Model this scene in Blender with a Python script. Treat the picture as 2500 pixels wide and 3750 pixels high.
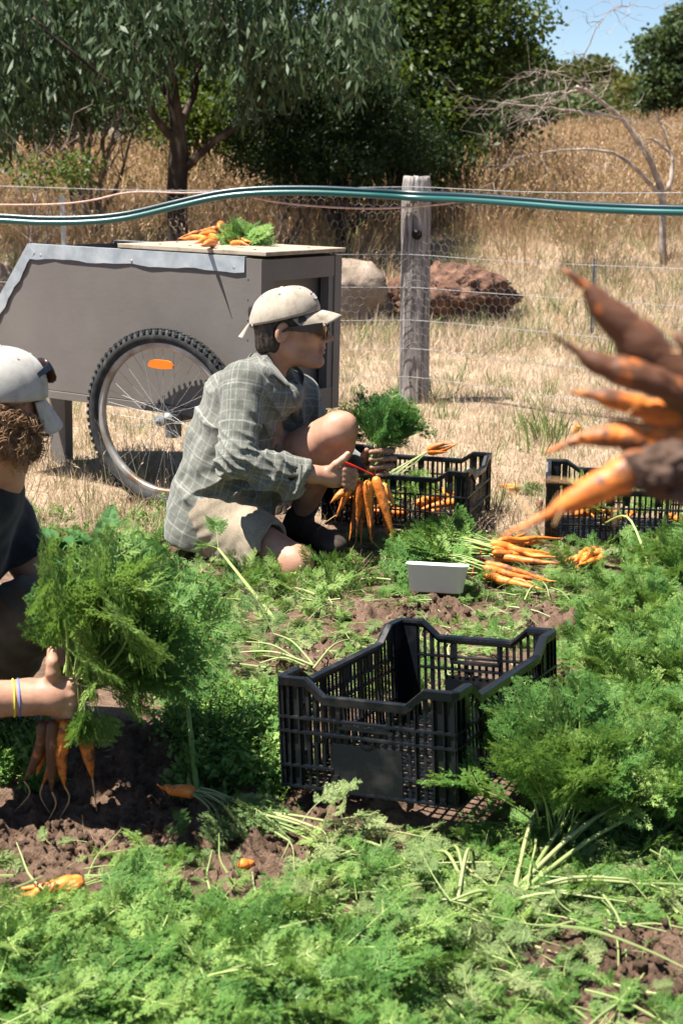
import bpy, math, random
import numpy as np
from mathutils import Matrix, Vector, Euler

for o in list(bpy.data.objects):
    bpy.data.objects.remove(o)
scene = bpy.context.scene
col = scene.collection
random.seed(7)
rng = np.random.default_rng(11)
R = math.radians

# ------------------------------------------------------------------ camera
CAM_H, PITCH, FPX = 1.292, R(13.65), 5208.0      # eye height, look-down angle, focal length in photo pixels
cam_d = bpy.data.cameras.new('camera')
cam = bpy.data.objects.new('camera', cam_d)
col.objects.link(cam)
cam.location = (0, 0, CAM_H)
cam.rotation_euler = (math.pi / 2 - PITCH, 0, 0)
cam_d.sensor_fit = 'VERTICAL'
cam_d.sensor_height = 36.0
cam_d.lens = FPX / 3750 * 36.0
cam_d.clip_start = 0.05
cam_d.clip_end = 600
cam_d.dof.use_dof = True
cam_d.dof.focus_distance = 4.1
cam_d.dof.aperture_fstop = 6.8
scene.camera = cam

# ------------------------------------------------------------------ sky and sun
SUN_TO = Vector((.965, .263, -2.40)).normalized()   # the way the sunlight travels
SUN_FROM = -SUN_TO
elev = math.asin(SUN_FROM.z)
world = bpy.data.worlds.new('World')
scene.world = world
world.use_nodes = True
wn = world.node_tree
for n in list(wn.nodes):
    wn.nodes.remove(n)
sky = wn.nodes.new('ShaderNodeTexSky')
sky.sky_type = 'NISHITA'
sky.sun_disc = False
sky.sun_elevation = elev
sky.sun_rotation = math.atan2(SUN_FROM.x, SUN_FROM.y)
sky.air_density = 0.8
sky.dust_density = 0.2
sky.ozone_density = 2.5
bg = wn.nodes.new('ShaderNodeBackground')
bg.inputs['Strength'].default_value = 0.05
wo = wn.nodes.new('ShaderNodeOutputWorld')
wn.links.new(sky.outputs[0], bg.inputs[0])
wn.links.new(bg.outputs[0], wo.inputs[0])
sun_d = bpy.data.lights.new('sun', 'SUN')
sun_d.energy = 5.0
sun_d.angle = R(0.53)
sun_d.color = (1.0, 0.95, 0.87)
sun = bpy.data.objects.new('sun', sun_d)
col.objects.link(sun)
sun.location = (-6, -2, 10)
sun.rotation_euler = SUN_TO.to_track_quat('-Z', 'Y').to_euler()
scene.view_settings.view_transform = 'Standard'
scene.view_settings.look = 'None'
scene.view_settings.exposure = 1.62
scene.view_settings.gamma = 1.0
scene.view_settings.use_curve_mapping = False
scene.render.engine = 'CYCLES'
scene.cycles.max_bounces = 5
scene.cycles.diffuse_bounces = 2
scene.cycles.transparent_max_bounces = 8
scene.cycles.use_denoising = True


# ------------------------------------------------------------------ pixel of the photograph -> point in the place
def at(px, py, Y=None, z=None):
    cx, cy = (px - 1250) / FPX, -(py - 1875) / FPX
    d = (cx, math.cos(PITCH) + cy * math.sin(PITCH), -math.sin(PITCH) + cy * math.cos(PITCH))
    t = Y / d[1] if Y is not None else (z - CAM_H) / d[2]
    return Vector((d[0] * t, d[1] * t, CAM_H + d[2] * t))


def A(px, py, Y=None, z=None):
    return np.array(at(px, py, Y, z))


# ------------------------------------------------------------------ objects, names, labels
def tag(o, label=None, cat=None, group=None, kind=None):
    if label: o['label'] = label
    if cat: o['category'] = cat
    if group: o['group'] = group
    if kind: o['kind'] = kind
    return o


def empty(name, loc=(0, 0, 0), rot=(0, 0, 0)):
    o = bpy.data.objects.new(name, None)
    o.empty_display_size = 0.1
    col.objects.link(o)
    o.location = loc
    o.rotation_euler = rot
    return o


def obj(name, mesh, parent=None, loc=None, rot=None, scale=None):
    o = bpy.data.objects.new(name, mesh)
    col.objects.link(o)
    if parent is not None: o.parent = parent
    if loc is not None: o.location = loc
    if rot is not None: o.rotation_euler = rot
    if scale is not None: o.scale = (scale,) * 3 if isinstance(scale, (int, float)) else scale
    return o


def np_mesh(name, V, faces, mats=(), smooth=False, mi=None):
    """faces: list of (k, n-gon) integer arrays of constant width or a list of tuples"""
    me = bpy.data.meshes.new(name)
    V = np.asarray(V, np.float32)
    if isinstance(faces, np.ndarray):
        F = faces.astype(np.int32)
        n, k = F.shape
        me.vertices.add(len(V)); me.vertices.foreach_set('co', V.ravel())
        me.loops.add(n * k); me.loops.foreach_set('vertex_index', F.ravel())
        me.polygons.add(n)
        me.polygons.foreach_set('loop_start', np.arange(0, n * k, k, dtype=np.int32))
        me.polygons.foreach_set('loop_total', np.full(n, k, np.int32))
        me.update(calc_edges=True)
    else:
        me.from_pydata([tuple(map(float, v)) for v in V], [], [tuple(map(int, f)) for f in faces])
        me.update()
    for m in (mats if isinstance(mats, (list, tuple)) else [mats]):
        me.materials.append(m)
    if mi is not None:
        me.polygons.foreach_set('material_index', np.asarray(mi, np.int32))
    if smooth:
        me.polygons.foreach_set('use_smooth', np.ones(len(me.polygons), bool))
    return me


def add_attr(me, name, vals):
    vals = np.asarray(vals, np.float32)
    if vals.ndim == 1:
        a = me.attributes.new(name, 'FLOAT', 'POINT'); a.data.foreach_set('value', vals)
    else:
        a = me.attributes.new(name, 'FLOAT_VECTOR', 'POINT'); a.data.foreach_set('vector', vals.ravel())


class MB:
    """collects boxes, bars and tubes for ONE mesh"""
    def __init__(s):
        s.v = []; s.f = []; s.n = 0

    def add(s, V, F):
        V = np.asarray(V, float)
        s.v.append(V)
        s.f += [tuple(int(i) + s.n for i in f) for f in F]
        s.n += len(V)
        return s

    def box(s, lo, hi, M=None):
        x0, y0, z0 = lo; x1, y1, z1 = hi
        V = np.array([(x0, y0, z0), (x1, y0, z0), (x1, y1, z0), (x0, y1, z0), (x0, y0, z1), (x1, y0, z1), (x1, y1, z1), (x0, y1, z1)], float)
        if M is not None: V = M(V)
        return s.add(V, [(0, 3, 2, 1), (4, 5, 6, 7), (0, 1, 5, 4), (1, 2, 6, 5), (2, 3, 7, 6), (3, 0, 4, 7)])

    def prism(s, poly, thick, M=None):
        """poly in (x,z), thickness along y from 0"""
        n = len(poly)
        V = np.array([(p[0], thick[0], p[1]) for p in poly] + [(p[0], thick[1], p[1]) for p in poly], float)
        if M is not None: V = M(V)
        return s.add(V, [tuple(range(n)), tuple(range(2 * n - 1, n - 1, -1))] + [(i, i + n, (i + 1) % n + n, (i + 1) % n) for i in range(n)])

    def tube(s, pts, r, k=6, cap=True, closed=False, flat=1.0):
        P = np.asarray(pts, float)
        n = len(P)
        r = np.full(n, r, float) if np.isscalar(r) else np.asarray(r, float)
        T = np.gradient(P, axis=0) if not closed else np.roll(P, -1, 0) - np.roll(P, 1, 0)
        T /= np.linalg.norm(T, axis=1)[:, None] + 1e-12
        up = np.array([0, 0, 1.0]) if abs(T[0][2]) < .9 else np.array([1.0, 0, 0])
        u = np.cross(T[0], up); u /= np.linalg.norm(u)
        V = []
        for i in range(n):
            u = u - T[i] * (u @ T[i]); u /= np.linalg.norm(u) + 1e-12
            w = np.cross(T[i], u)
            for j in range(k):
                a = 2 * math.pi * j / k
                V.append(P[i] + r[i] * (math.cos(a) * u + flat * math.sin(a) * w))
        F = []
        for i in range(n if closed else n - 1):
            for j in range(k):
                a, b = i * k + j, i * k + (j + 1) % k
                c, d = ((i + 1) % n) * k + (j + 1) % k, ((i + 1) % n) * k + j
                F.append((a, b, c, d))
        if cap and not closed:
            F.append(tuple(range(k - 1, -1, -1))); F.append(tuple((n - 1) * k + j for j in range(k)))
        return s.add(V, F)

    def mesh(s, name, mat, smooth=False):
        return np_mesh(name, np.concatenate(s.v), s.f, mat, smooth)

    def build(s, name, mat, parent=None, smooth=False, **kw):
        return obj(name, s.mesh(name, mat, smooth), parent, **kw)


# ------------------------------------------------------------------ numpy noise
_perm = np.random.default_rng(3).permutation(512).astype(np.int64)
_grad = np.random.default_rng(4).normal(size=(512, 3)); _grad /= np.linalg.norm(_grad, axis=1)[:, None]


def pnoise(P):
    P = np.asarray(P, float)
    I = np.floor(P).astype(np.int64); f = P - I
    u = f * f * f * (f * (f * 6 - 15) + 10)
    out = np.zeros(len(P))
    for dx in (0, 1):
        wx = u[:, 0] if dx else 1 - u[:, 0]
        for dy in (0, 1):
            wy = u[:, 1] if dy else 1 - u[:, 1]
            for dz in (0, 1):
                wz = u[:, 2] if dz else 1 - u[:, 2]
                h = _perm[(_perm[(_perm[(I[:, 0] + dx) & 511] + I[:, 1] + dy) & 511] + I[:, 2] + dz) & 511]
                g = _grad[h]
                out += wx * wy * wz * (g[:, 0] * (f[:, 0] - dx) + g[:, 1] * (f[:, 1] - dy) + g[:, 2] * (f[:, 2] - dz))
    return out * 1.6


def fbm(P, oct=4, gain=.5):
    P = np.asarray(P, float); a = 1.0; o = np.zeros(len(P)); q = P.copy()
    for i in range(oct):
        o += a * pnoise(q + 17.3 * i); q = q * 2.03; a *= gain
    return o


def sstep(a, b, x):
    t = np.clip((np.asarray(x, float) - a) / (b - a), 0, 1)
    return t * t * (3 - 2 * t)


# ------------------------------------------------------------------ materials
class NT:
    def __init__(s, name):
        s.m = bpy.data.materials.new(name); s.m.use_nodes = True
        s.t = s.m.node_tree
        s.b = s.t.nodes['Principled BSDF']; s.out = s.t.nodes['Material Output']

    def n(s, kind, **kw):
        x = s.t.nodes.new(kind)
        for k, v in kw.items():
            if k.startswith('i_'):
                x.inputs[k[2:].replace('_', ' ')].default_value = v
            else: setattr(x, k, v)
        return x

    def l(s, a, b): s.t.links.new(a, b)

    def coord(s, which='Object', scale=None):
        if which == 'Position':
            o = s.n('ShaderNodeNewGeometry').outputs['Position']
        else:
            o = s.n('ShaderNodeTexCoord').outputs[which]
        if scale is not None:
            m = s.n('ShaderNodeMapping'); m.inputs['Scale'].default_value = scale
            s.l(o, m.inputs[0]); o = m.outputs[0]
        return o

    def noise(s, vec, scale, detail=4, rough=.55, dist=0):
        x = s.n('ShaderNodeTexNoise')
        x.inputs['Scale'].default_value = scale; x.inputs['Detail'].default_value = detail
        x.inputs['Roughness'].default_value = rough; x.inputs['Distortion'].default_value = dist
        if vec is not None: s.l(vec, x.inputs['Vector'])
        return x.outputs[0]

    def ramp(s, fac, stops):
        x = s.n('ShaderNodeValToRGB')
        e = x.color_ramp.elements
        while len(e) < len(stops): e.new(.5)
        for i, (p, c) in enumerate(stops):
            e[i].position = p; e[i].color = (*c, 1) if len(c) == 3 else c
        s.l(fac, x.inputs[0])
        return x.outputs[0]

    def mix(s, fac, a, b, mode='MIX'):
        x = s.n('ShaderNodeMix', data_type='RGBA', blend_type=mode)
        if hasattr(fac, 'links'): s.l(fac, x.inputs[0])
        else: x.inputs[0].default_value = fac
        for v, k in ((a, 6), (b, 7)):
            if hasattr(v, 'links'): s.l(v, x.inputs[k])
            else: x.inputs[k].default_value = (*v, 1)
        return x.outputs[2]

    def math(s, op, a, b=None):
        x = s.n('ShaderNodeMath', operation=op)
        for i, v in enumerate((a, b)):
            if v is None: continue
            if hasattr(v, 'links'): s.l(v, x.inputs[i])
            else: x.inputs[i].default_value = v
        return x.outputs[0]

    def color(s, c):
        if hasattr(c, 'links'): s.l(c, s.b.inputs['Base Color'])
        else: s.b.inputs['Base Color'].default_value = (*c, 1)

    def bump(s, h, strength=.5, dist=.01):
        x = s.n('ShaderNodeBump'); x.inputs['Strength'].default_value = strength; x.inputs['Distance'].default_value = dist
        s.l(h, x.inputs['Height']); s.l(x.outputs[0], s.b.inputs['Normal'])

    def set(s, rough=.8, spec=.3, metal=0, **kw):
        s.b.inputs['Roughness'].default_value = rough
        s.b.inputs['Specular IOR Level'].default_value = spec
        s.b.inputs['Metallic'].default_value = metal
        return s


def pmat(name, stops, scale=8, rough=.8, spec=.3, metal=0, bump=0, bdist=.005, bscale=None, detail=5, coord='Object', cscale=None):
    t = NT(name).set(rough, spec, metal)
    c = t.coord(coord, cscale)
    f = t.noise(c, scale, detail)
    t.color(t.ramp(f, stops))
    if bump: t.bump(t.noise(c, bscale or scale * 2, 5), bump, bdist)
    return t.m


def leafmat(name, c0, c1, c2, trans=.35, rough=.5, spec=.35, trans_col=None):
    """green leaf: colour differs from piece to piece, some light comes through"""
    t = NT(name).set(rough, spec)
    oi = t.n('ShaderNodeObjectInfo')
    geo = t.n('ShaderNodeNewGeometry')
    nz = t.noise(t.coord('Position'), 9.0, 2)
    r = t.math('ADD', t.math('MULTIPLY', oi.outputs['Random'], .58), t.math('MULTIPLY', geo.outputs['Random Per Island'], .25))
    r = t.math('ADD', r, t.math('MULTIPLY', nz, .42))
    r = t.math('SUBTRACT', r, .12)
    c = t.ramp(r, [(0.1, c0), (.5, c1), (.95, c2)])
    t.color(c)
    tr = t.n('ShaderNodeBsdfTranslucent')
    hs = t.mix(.55, c, trans_col or (c2[0] * 1.15, c2[1] * 1.3, c2[2] * .7))
    t.l(hs, tr.inputs[0])
    mx = t.n('ShaderNodeMixShader'); mx.inputs[0].default_value = trans
    t.l(t.b.outputs[0], mx.inputs[1]); t.l(tr.outputs[0], mx.inputs[2]); t.l(mx.outputs[0], t.out.inputs[0])
    return t.m


# ------------------------------------------------------------------ scattering of stuff (nobody could count it): ONE object, geometry nodes
_gn_cache = {}


def scatter(name, pts, rots, scls, protos, idx, parent=None):
    """pts (n,3), rots euler (n,3), scls (n,) ; protos list of meshes, idx (n,)"""
    me = bpy.data.meshes.new(name)
    n = len(pts)
    me.vertices.add(n); me.vertices.foreach_set('co', np.asarray(pts, np.float32).ravel())
    add_attr(me, 'rot', rots); add_attr(me, 'scl', scls)
    a = me.attributes.new('idx', 'INT', 'POINT'); a.data.foreach_set('value', np.asarray(idx, np.int32))
    key = tuple(m.name for m in protos)
    if key not in _gn_cache:
        c = bpy.data.collections.new(name + '_source')
        for k, m in enumerate(protos):
            po = bpy.data.objects.new('%s_piece_%02d' % (name, k), m)
            c.objects.link(po)
        ng = bpy.data.node_groups.new(name + '_nodes', 'GeometryNodeTree')
        ng.interface.new_socket('Geometry', in_out='INPUT', socket_type='NodeSocketGeometry')
        ng.interface.new_socket('Geometry', in_out='OUTPUT', socket_type='NodeSocketGeometry')
        gi = ng.nodes.new('NodeGroupInput'); go = ng.nodes.new('NodeGroupOutput')
        ci = ng.nodes.new('GeometryNodeCollectionInfo')
        ci.inputs['Collection'].default_value = c
        ci.inputs['Separate Children'].default_value = True
        ci.inputs['Reset Children'].default_value = True
        ip = ng.nodes.new('GeometryNodeInstanceOnPoints')
        ip.inputs['Pick Instance'].default_value = True
        def na(nm, ty):
            x = ng.nodes.new('GeometryNodeInputNamedAttribute'); x.data_type = ty
            x.inputs['Name'].default_value = nm
            return [o for o in x.outputs if o.enabled and o.name == 'Attribute'][0]
        ng.links.new(gi.outputs[0], ip.inputs['Points'])
        ng.links.new(ci.outputs[0], ip.inputs['Instance'])
        ng.links.new(na('idx', 'INT'), ip.inputs['Instance Index'])
        ng.links.new(na('rot', 'FLOAT_VECTOR'), ip.inputs['Rotation'])
        ng.links.new(na('scl', 'FLOAT'), ip.inputs['Scale'])
        ng.links.new(ip.outputs[0], go.inputs[0])
        _gn_cache[key] = ng
    o = obj(name, me, parent)
    md = o.modifiers.new('scatter', 'NODES'); md.node_group = _gn_cache[key]
    o['kind'] = 'stuff'
    return o


# ------------------------------------------------------------------ signed distance modelling for bodies and cloth
class SDF:
    """a list of (function, op, k); evaluated on (n,3) points"""
    def __init__(s): s.ops = []

    def cone(s, a, b, r1, r2, k=.02, op='u', st=None):
        a = np.array(a, float); b = np.array(b, float); ab = b - a; L2 = ab @ ab + 1e-12
        def f(P):
            t = np.clip((P - a) @ ab / L2, 0, 1)
            return np.linalg.norm(P - a - t[:, None] * ab, axis=1) - (r1 + (r2 - r1) * t)
        s.ops.append((f, op, k)); return s

    def ell(s, c, r, M=None, k=.02, op='u'):
        c = np.array(c, float); r = np.array(r, float)
        def f(P):
            q = P - c
            if M is not None: q = q @ M
            k0 = np.linalg.norm(q / r, axis=1); k1 = np.linalg.norm(q / (r * r), axis=1) + 1e-9
            return np.where(k0 < 1e-4, -r.min(), k0 * (k0 - 1) / k1)
        s.ops.append((f, op, k)); return s

    def plane(s, c, n, k=.004, op='i'):
        """keep the side the normal points away from"""
        c = np.array(c, float); n = np.array(n, float); n = n / np.linalg.norm(n)
        s.ops.append((lambda P: (P - c) @ n, op, k)); return s

    def sub(s, other, op='u', k=.01):
        s.ops.append((other.ev, op, k)); return s

    def disp(s, fn):
        s.ops.append((fn, 'd', 0)); return s

    def ev(s, P):
        d = np.full(len(P), 1e3)
        for f, op, k in s.ops:
            e = f(P)
            if op == 'd': d = d + e; continue
            if op == 's': e = -e
            if op in 'si':
                h = np.clip(.5 - .5 * (d - e) / k, 0, 1) if k > 0 else (d < e).astype(float)
                d = d * (1 - h) + e * h + k * h * (1 - h)
            else:
                h = np.clip(.5 + .5 * (d - e) / k, 0, 1) if k > 0 else (e < d).astype(float)
                d = d * (1 - h) + e * h - k * h * (1 - h)
        return d

    def mesh(s, lo, hi, h):
        lo = np.array(lo, float); hi = np.array(hi, float)
        B = 8
        nb = np.ceil((hi - lo) / (h * B)).astype(int)
        N = nb * B + 1
        D = np.full(N, 1.0, np.float32)
        g = np.stack(np.meshgrid(*[np.arange(k) for k in nb], indexing='ij'), -1).reshape(-1, 3)
        cen = lo + (g + .5) * h * B
        dc = s.ev(cen)
        act = g[np.abs(dc) < h * B * 1.25]
        # sign of the blocks that are not refined
        ins = g[(dc <= -h * B * 1.25)]
        loc = np.stack(np.meshgrid(*[np.arange(B + 1)] * 3, indexing='ij'), -1).reshape(-1, 3)
        for q in ins:
            D[q[0]*B:q[0]*B+B+1, q[1]*B:q[1]*B+B+1, q[2]*B:q[2]*B+B+1] = -1
        for i in range(0, len(act), 400):
            a = act[i:i + 400]
            I = (a[:, None, :] * B + loc[None]).reshape(-1, 3)
            D[I[:, 0], I[:, 1], I[:, 2]] = s.ev(lo + I * h)
        S = D < 0
        cx = np.zeros(N - 1, np.int8)
        for i in (0, 1):
            for j in (0, 1):
                for k in (0, 1):
                    cx += S[i:N[0]-1+i, j:N[1]-1+j, k:N[2]-1+k]
        act = (cx > 0) & (cx < 8)
        C = np.argwhere(act)
        idx = np.full(N - 1, -1, np.int32); idx[act] = np.arange(len(C))
        acc = np.zeros((len(C), 3)); cnt = np.zeros(len(C))
        cor = [(i, j, k) for i in (0, 1) for j in (0, 1) for k in (0, 1)]
        vals = {c: D[C[:, 0]+c[0], C[:, 1]+c[1], C[:, 2]+c[2]] for c in cor}
        for c in cor:
            for ax in range(3):
                if c[ax]: continue
                c2 = list(c); c2[ax] = 1; c2 = tuple(c2)
                a, b = vals[c], vals[c2]
                m = (a < 0) != (b < 0)
                t = np.where(m, a / np.where(m, a - b, 1), 0)
                p = np.tile(np.array(c, float), (len(C), 1)); p[:, ax] = t
                acc += p * m[:, None]; cnt += m
        V = lo + (C + acc / cnt[:, None]) * h
        F = []
        for ax in range(3):
            o1, o2 = (ax + 1) % 3, (ax + 2) % 3
            sl0 = [slice(None)] * 3; sl1 = [slice(None)] * 3
            sl0[ax] = slice(0, N[ax] - 1); sl1[ax] = slice(1, N[ax])
            a, b = S[tuple(sl0)], S[tuple(sl1)]
            E = np.argwhere(a != b)
            E = E[(E[:, o1] > 0) & (E[:, o2] > 0) & (E[:, o1] < N[o1] - 1) & (E[:, o2] < N[o2] - 1)]
            q = []
            for d1, d2 in ((-1, -1), (0, -1), (0, 0), (-1, 0)):
                c = E.copy(); c[:, o1] += d1; c[:, o2] += d2
                q.append(idx[c[:, 0], c[:, 1], c[:, 2]])
            q = np.stack(q, 1)
            flip = ~a[E[:, 0], E[:, 1], E[:, 2]]
            q[flip] = q[flip][:, ::-1]
            F.append(q)
        F = np.concatenate(F)
        F = F[(F >= 0).all(1)]
        return V, F


def vnormals(V, F):
    n = np.cross(V[F[:, 2]] - V[F[:, 0]], V[F[:, 3]] - V[F[:, 1]])
    N = np.zeros_like(V)
    for i in range(4): np.add.at(N, F[:, i], n)
    return N / (np.linalg.norm(N, axis=1)[:, None] + 1e-12)

# ================================================================== GROUND
soil_m = NT('soil_and_turf').set(.95, .12)
_c = soil_m.coord('Position')
_n1 = soil_m.noise(_c, 3.0, 8, .65); _n2 = soil_m.noise(_c, 42.0, 6, .7); _n3 = soil_m.noise(_c, 160.0, 4, .7)
_s = soil_m.ramp(soil_m.math('ADD', soil_m.math('MULTIPLY', _n1, .5), soil_m.math('MULTIPLY', _n2, .5)),
                 [(.33, (.070, .043, .029)), (.5, (.160, .102, .070)), (.66, (.275, .185, .130))])
_t = soil_m.ramp(soil_m.math('ADD', soil_m.math('MULTIPLY', _n2, .45), soil_m.math('MULTIPLY', _n3, .55)),
                 [(.36, (.17, .115, .075)), (.5, (.41, .30, .205)), (.64, (.62, .50, .37))])
_h = soil_m.ramp(soil_m.math('ADD', soil_m.math('MULTIPLY', _n1, .6), soil_m.math('MULTIPLY', _n2, .4)),
                 [(.36, (.17, .095, .045)), (.5, (.34, .205, .10)), (.64, (.50, .34, .18))])
_at = soil_m.n('ShaderNodeAttribute', attribute_name='zone')
_sep = soil_m.n('ShaderNodeSeparateXYZ'); soil_m.l(_at.outputs['Vector'], _sep.inputs[0])
_col = soil_m.mix(_sep.outputs[0], _t, _s)
_col = soil_m.mix(_sep.outputs[1], _col, _h)
soil_m.color(_col)
soil_m.bump(soil_m.math('ADD', _n2, soil_m.math('MULTIPLY', _n3, .6)), .9, .02)
soil_m = soil_m.m


def hill(x, y):
    x = np.asarray(x, float); y = np.asarray(y, float)
    up = np.clip((y - 11.5) / 28.0, 0, None)
    top = 1.5 + .40 * sstep(0, 6, x * 20 / np.maximum(y, 1))
    return top * (1 - np.exp(-1.5 * up)) * 1.25 + .0 * x


# (px, py, rx, ry) of the bare earth patches of the photograph
SOIL = [(480, 2900, 560, 260), (1500, 2260, 260, 80), (640, 2400, 260, 70), (1250, 2960, 300, 110), (2230, 3520, 420, 190), (1000, 3120, 160, 90),
        (1130, 2400, 180, 70), (2000, 2260, 130, 60), (150, 3050, 300, 140), (900, 3690, 330, 60)]


def soil_mask(x, y):
    m = np.zeros(len(x))
    for (px, py, rx, ry) in SOIL:
        c = at(px, py, z=0)
        wx = abs(at(px + rx, py, z=0).x - c.x); wy = abs(at(px, py - ry, z=0).y - at(px, py + ry, z=0).y) / 2
        d = np.hypot((x - c.x) / wx, (y - c.y) / wy)
        m = np.maximum(m, 1 - sstep(.6, 1.15, d))
    return m


def ground_height(x, y):
    x = np.atleast_1d(np.asarray(x, float)); y = np.atleast_1d(np.asarray(y, float))
    P = np.c_[x, y, np.zeros(len(x))]
    bed = 1 - sstep(5.0, 5.6, y + .15 * pnoise(P * 2))
    m = soil_mask(x, y)
    cl = np.abs(fbm(P * 8.5, 5, .62)) * .050 + fbm(P * 32, 3, .7) * .013
    z = bed * (m * cl + (1 - m) * (.012 * fbm(P * 4, 3))) - .006
    t = at(420, 2950, z=0)
    z -= bed * .075 * np.exp(-(((x - t.x) / .30) ** 2 + ((y - t.y) / .2) ** 2))
    t = at(420, 2660, z=0)
    z += bed * .03 * np.exp(-(((x - t.x) / .25) ** 2 + ((y - t.y) / .10) ** 2))
    z += (1 - bed) * .012 * fbm(P * 2.2, 3) * (y < 14)
    z += np.where(y > 10, .10 * fbm(P * .35, 3) * sstep(10, 16, y), 0)
    return z + hill(x, y)


def gz(x, y): return float(ground_height([x], [y])[0])


def axis(breaks):
    out = [breaks[0][0]]
    for (a, st), (b, _) in zip(breaks[:-1], breaks[1:]):
        n = max(1, int(round((b - a) / st)))
        out += list(np.linspace(a, b, n + 1)[1:])
    return np.array(out)


gx = axis([(-160, 16), (-32, 4), (-8, .8), (-2.4, .12), (-1.1, .009), (1.1, .12), (2.6, .8), (8, 4), (32, 16), (160, 1)])
gy = axis([(-20, 4), (0, .5), (2.0, .009), (3.6, .016), (5.8, .06), (10, .4), (24, 1.2), (60, 8), (220, 1)])
X, Y = np.meshgrid(gx, gy, indexing='xy')
Zg = ground_height(X.ravel(), Y.ravel())
V = np.c_[X.ravel(), Y.ravel(), Zg]
nx, ny = len(gx), len(gy)
i = np.arange(nx - 1)[None, :] + nx * np.arange(ny - 1)[:, None]
F = np.stack([i, i + 1, i + 1 + nx, i + nx], -1).reshape(-1, 4)
ground_me = np_mesh('ground', V, F, soil_m, smooth=True)
PP = np.c_[V[:, 0], V[:, 1], np.zeros(len(V))]
bedmask = 1 - sstep(4.95, 5.5, V[:, 1] + .35 * pnoise(PP * 2.0) + .12 * pnoise(PP * 9))
hillmask = sstep(15, 20, V[:, 1] + .8 * pnoise(PP * .9))
add_attr(ground_me, 'zone', np.c_[bedmask, hillmask, 0 * hillmask])
ground = obj('ground', ground_me)
tag(ground, 'brown bed soil running into dry straw turf and hillside', 'ground', kind='structure')

# ================================================================== LEAF PIECES used in many places
carrot_leaf = leafmat('carrot_leaf', (.034, .100, .019), (.094, .195, .041), (.265, .365, .098), .33, .6, .2)
carrot_leaf_dark = leafmat('carrot_leaf_deep', (.022, .082, .019), (.053, .15, .037), (.145, .265, .080), .3, .6, .2)
wilt_leaf = leafmat('wilted_leaf', (.085, .145, .05), (.165, .235, .085), (.33, .36, .165), .3, .7, .15)
stem_m = leafmat('leaf_stem', (.17, .27, .06), (.27, .38, .10), (.42, .48, .19), .15, .45, .4)
stem_pale = leafmat('cut_stem', (.17, .23, .075), (.26, .31, .115), (.38, .40, .19), .15, .5, .4)
straw_m = leafmat('straw', (.24, .165, .112), (.43, .32, .225), (.62, .50, .385), .2, .7, .2)
straw_gold = leafmat('tall_dry_grass', (.15, .085, .048), (.32, .20, .118), (.50, .36, .24), .25, .7, .2)
grass_green = leafmat('green_grass', (.06, .11, .03), (.13, .19, .05), (.26, .29, .10), .25, .6, .25)
olive_m = leafmat('olive_grass', (.10, .115, .03), (.18, .18, .06), (.30, .27, .11), .25, .65, .2)


def perp(t):
    a = np.array([0, 0, 1.0]) if abs(t[2]) < .8 else np.array([1.0, 0, 0])
    u = np.cross(t, a); return u / np.linalg.norm(u)


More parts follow.
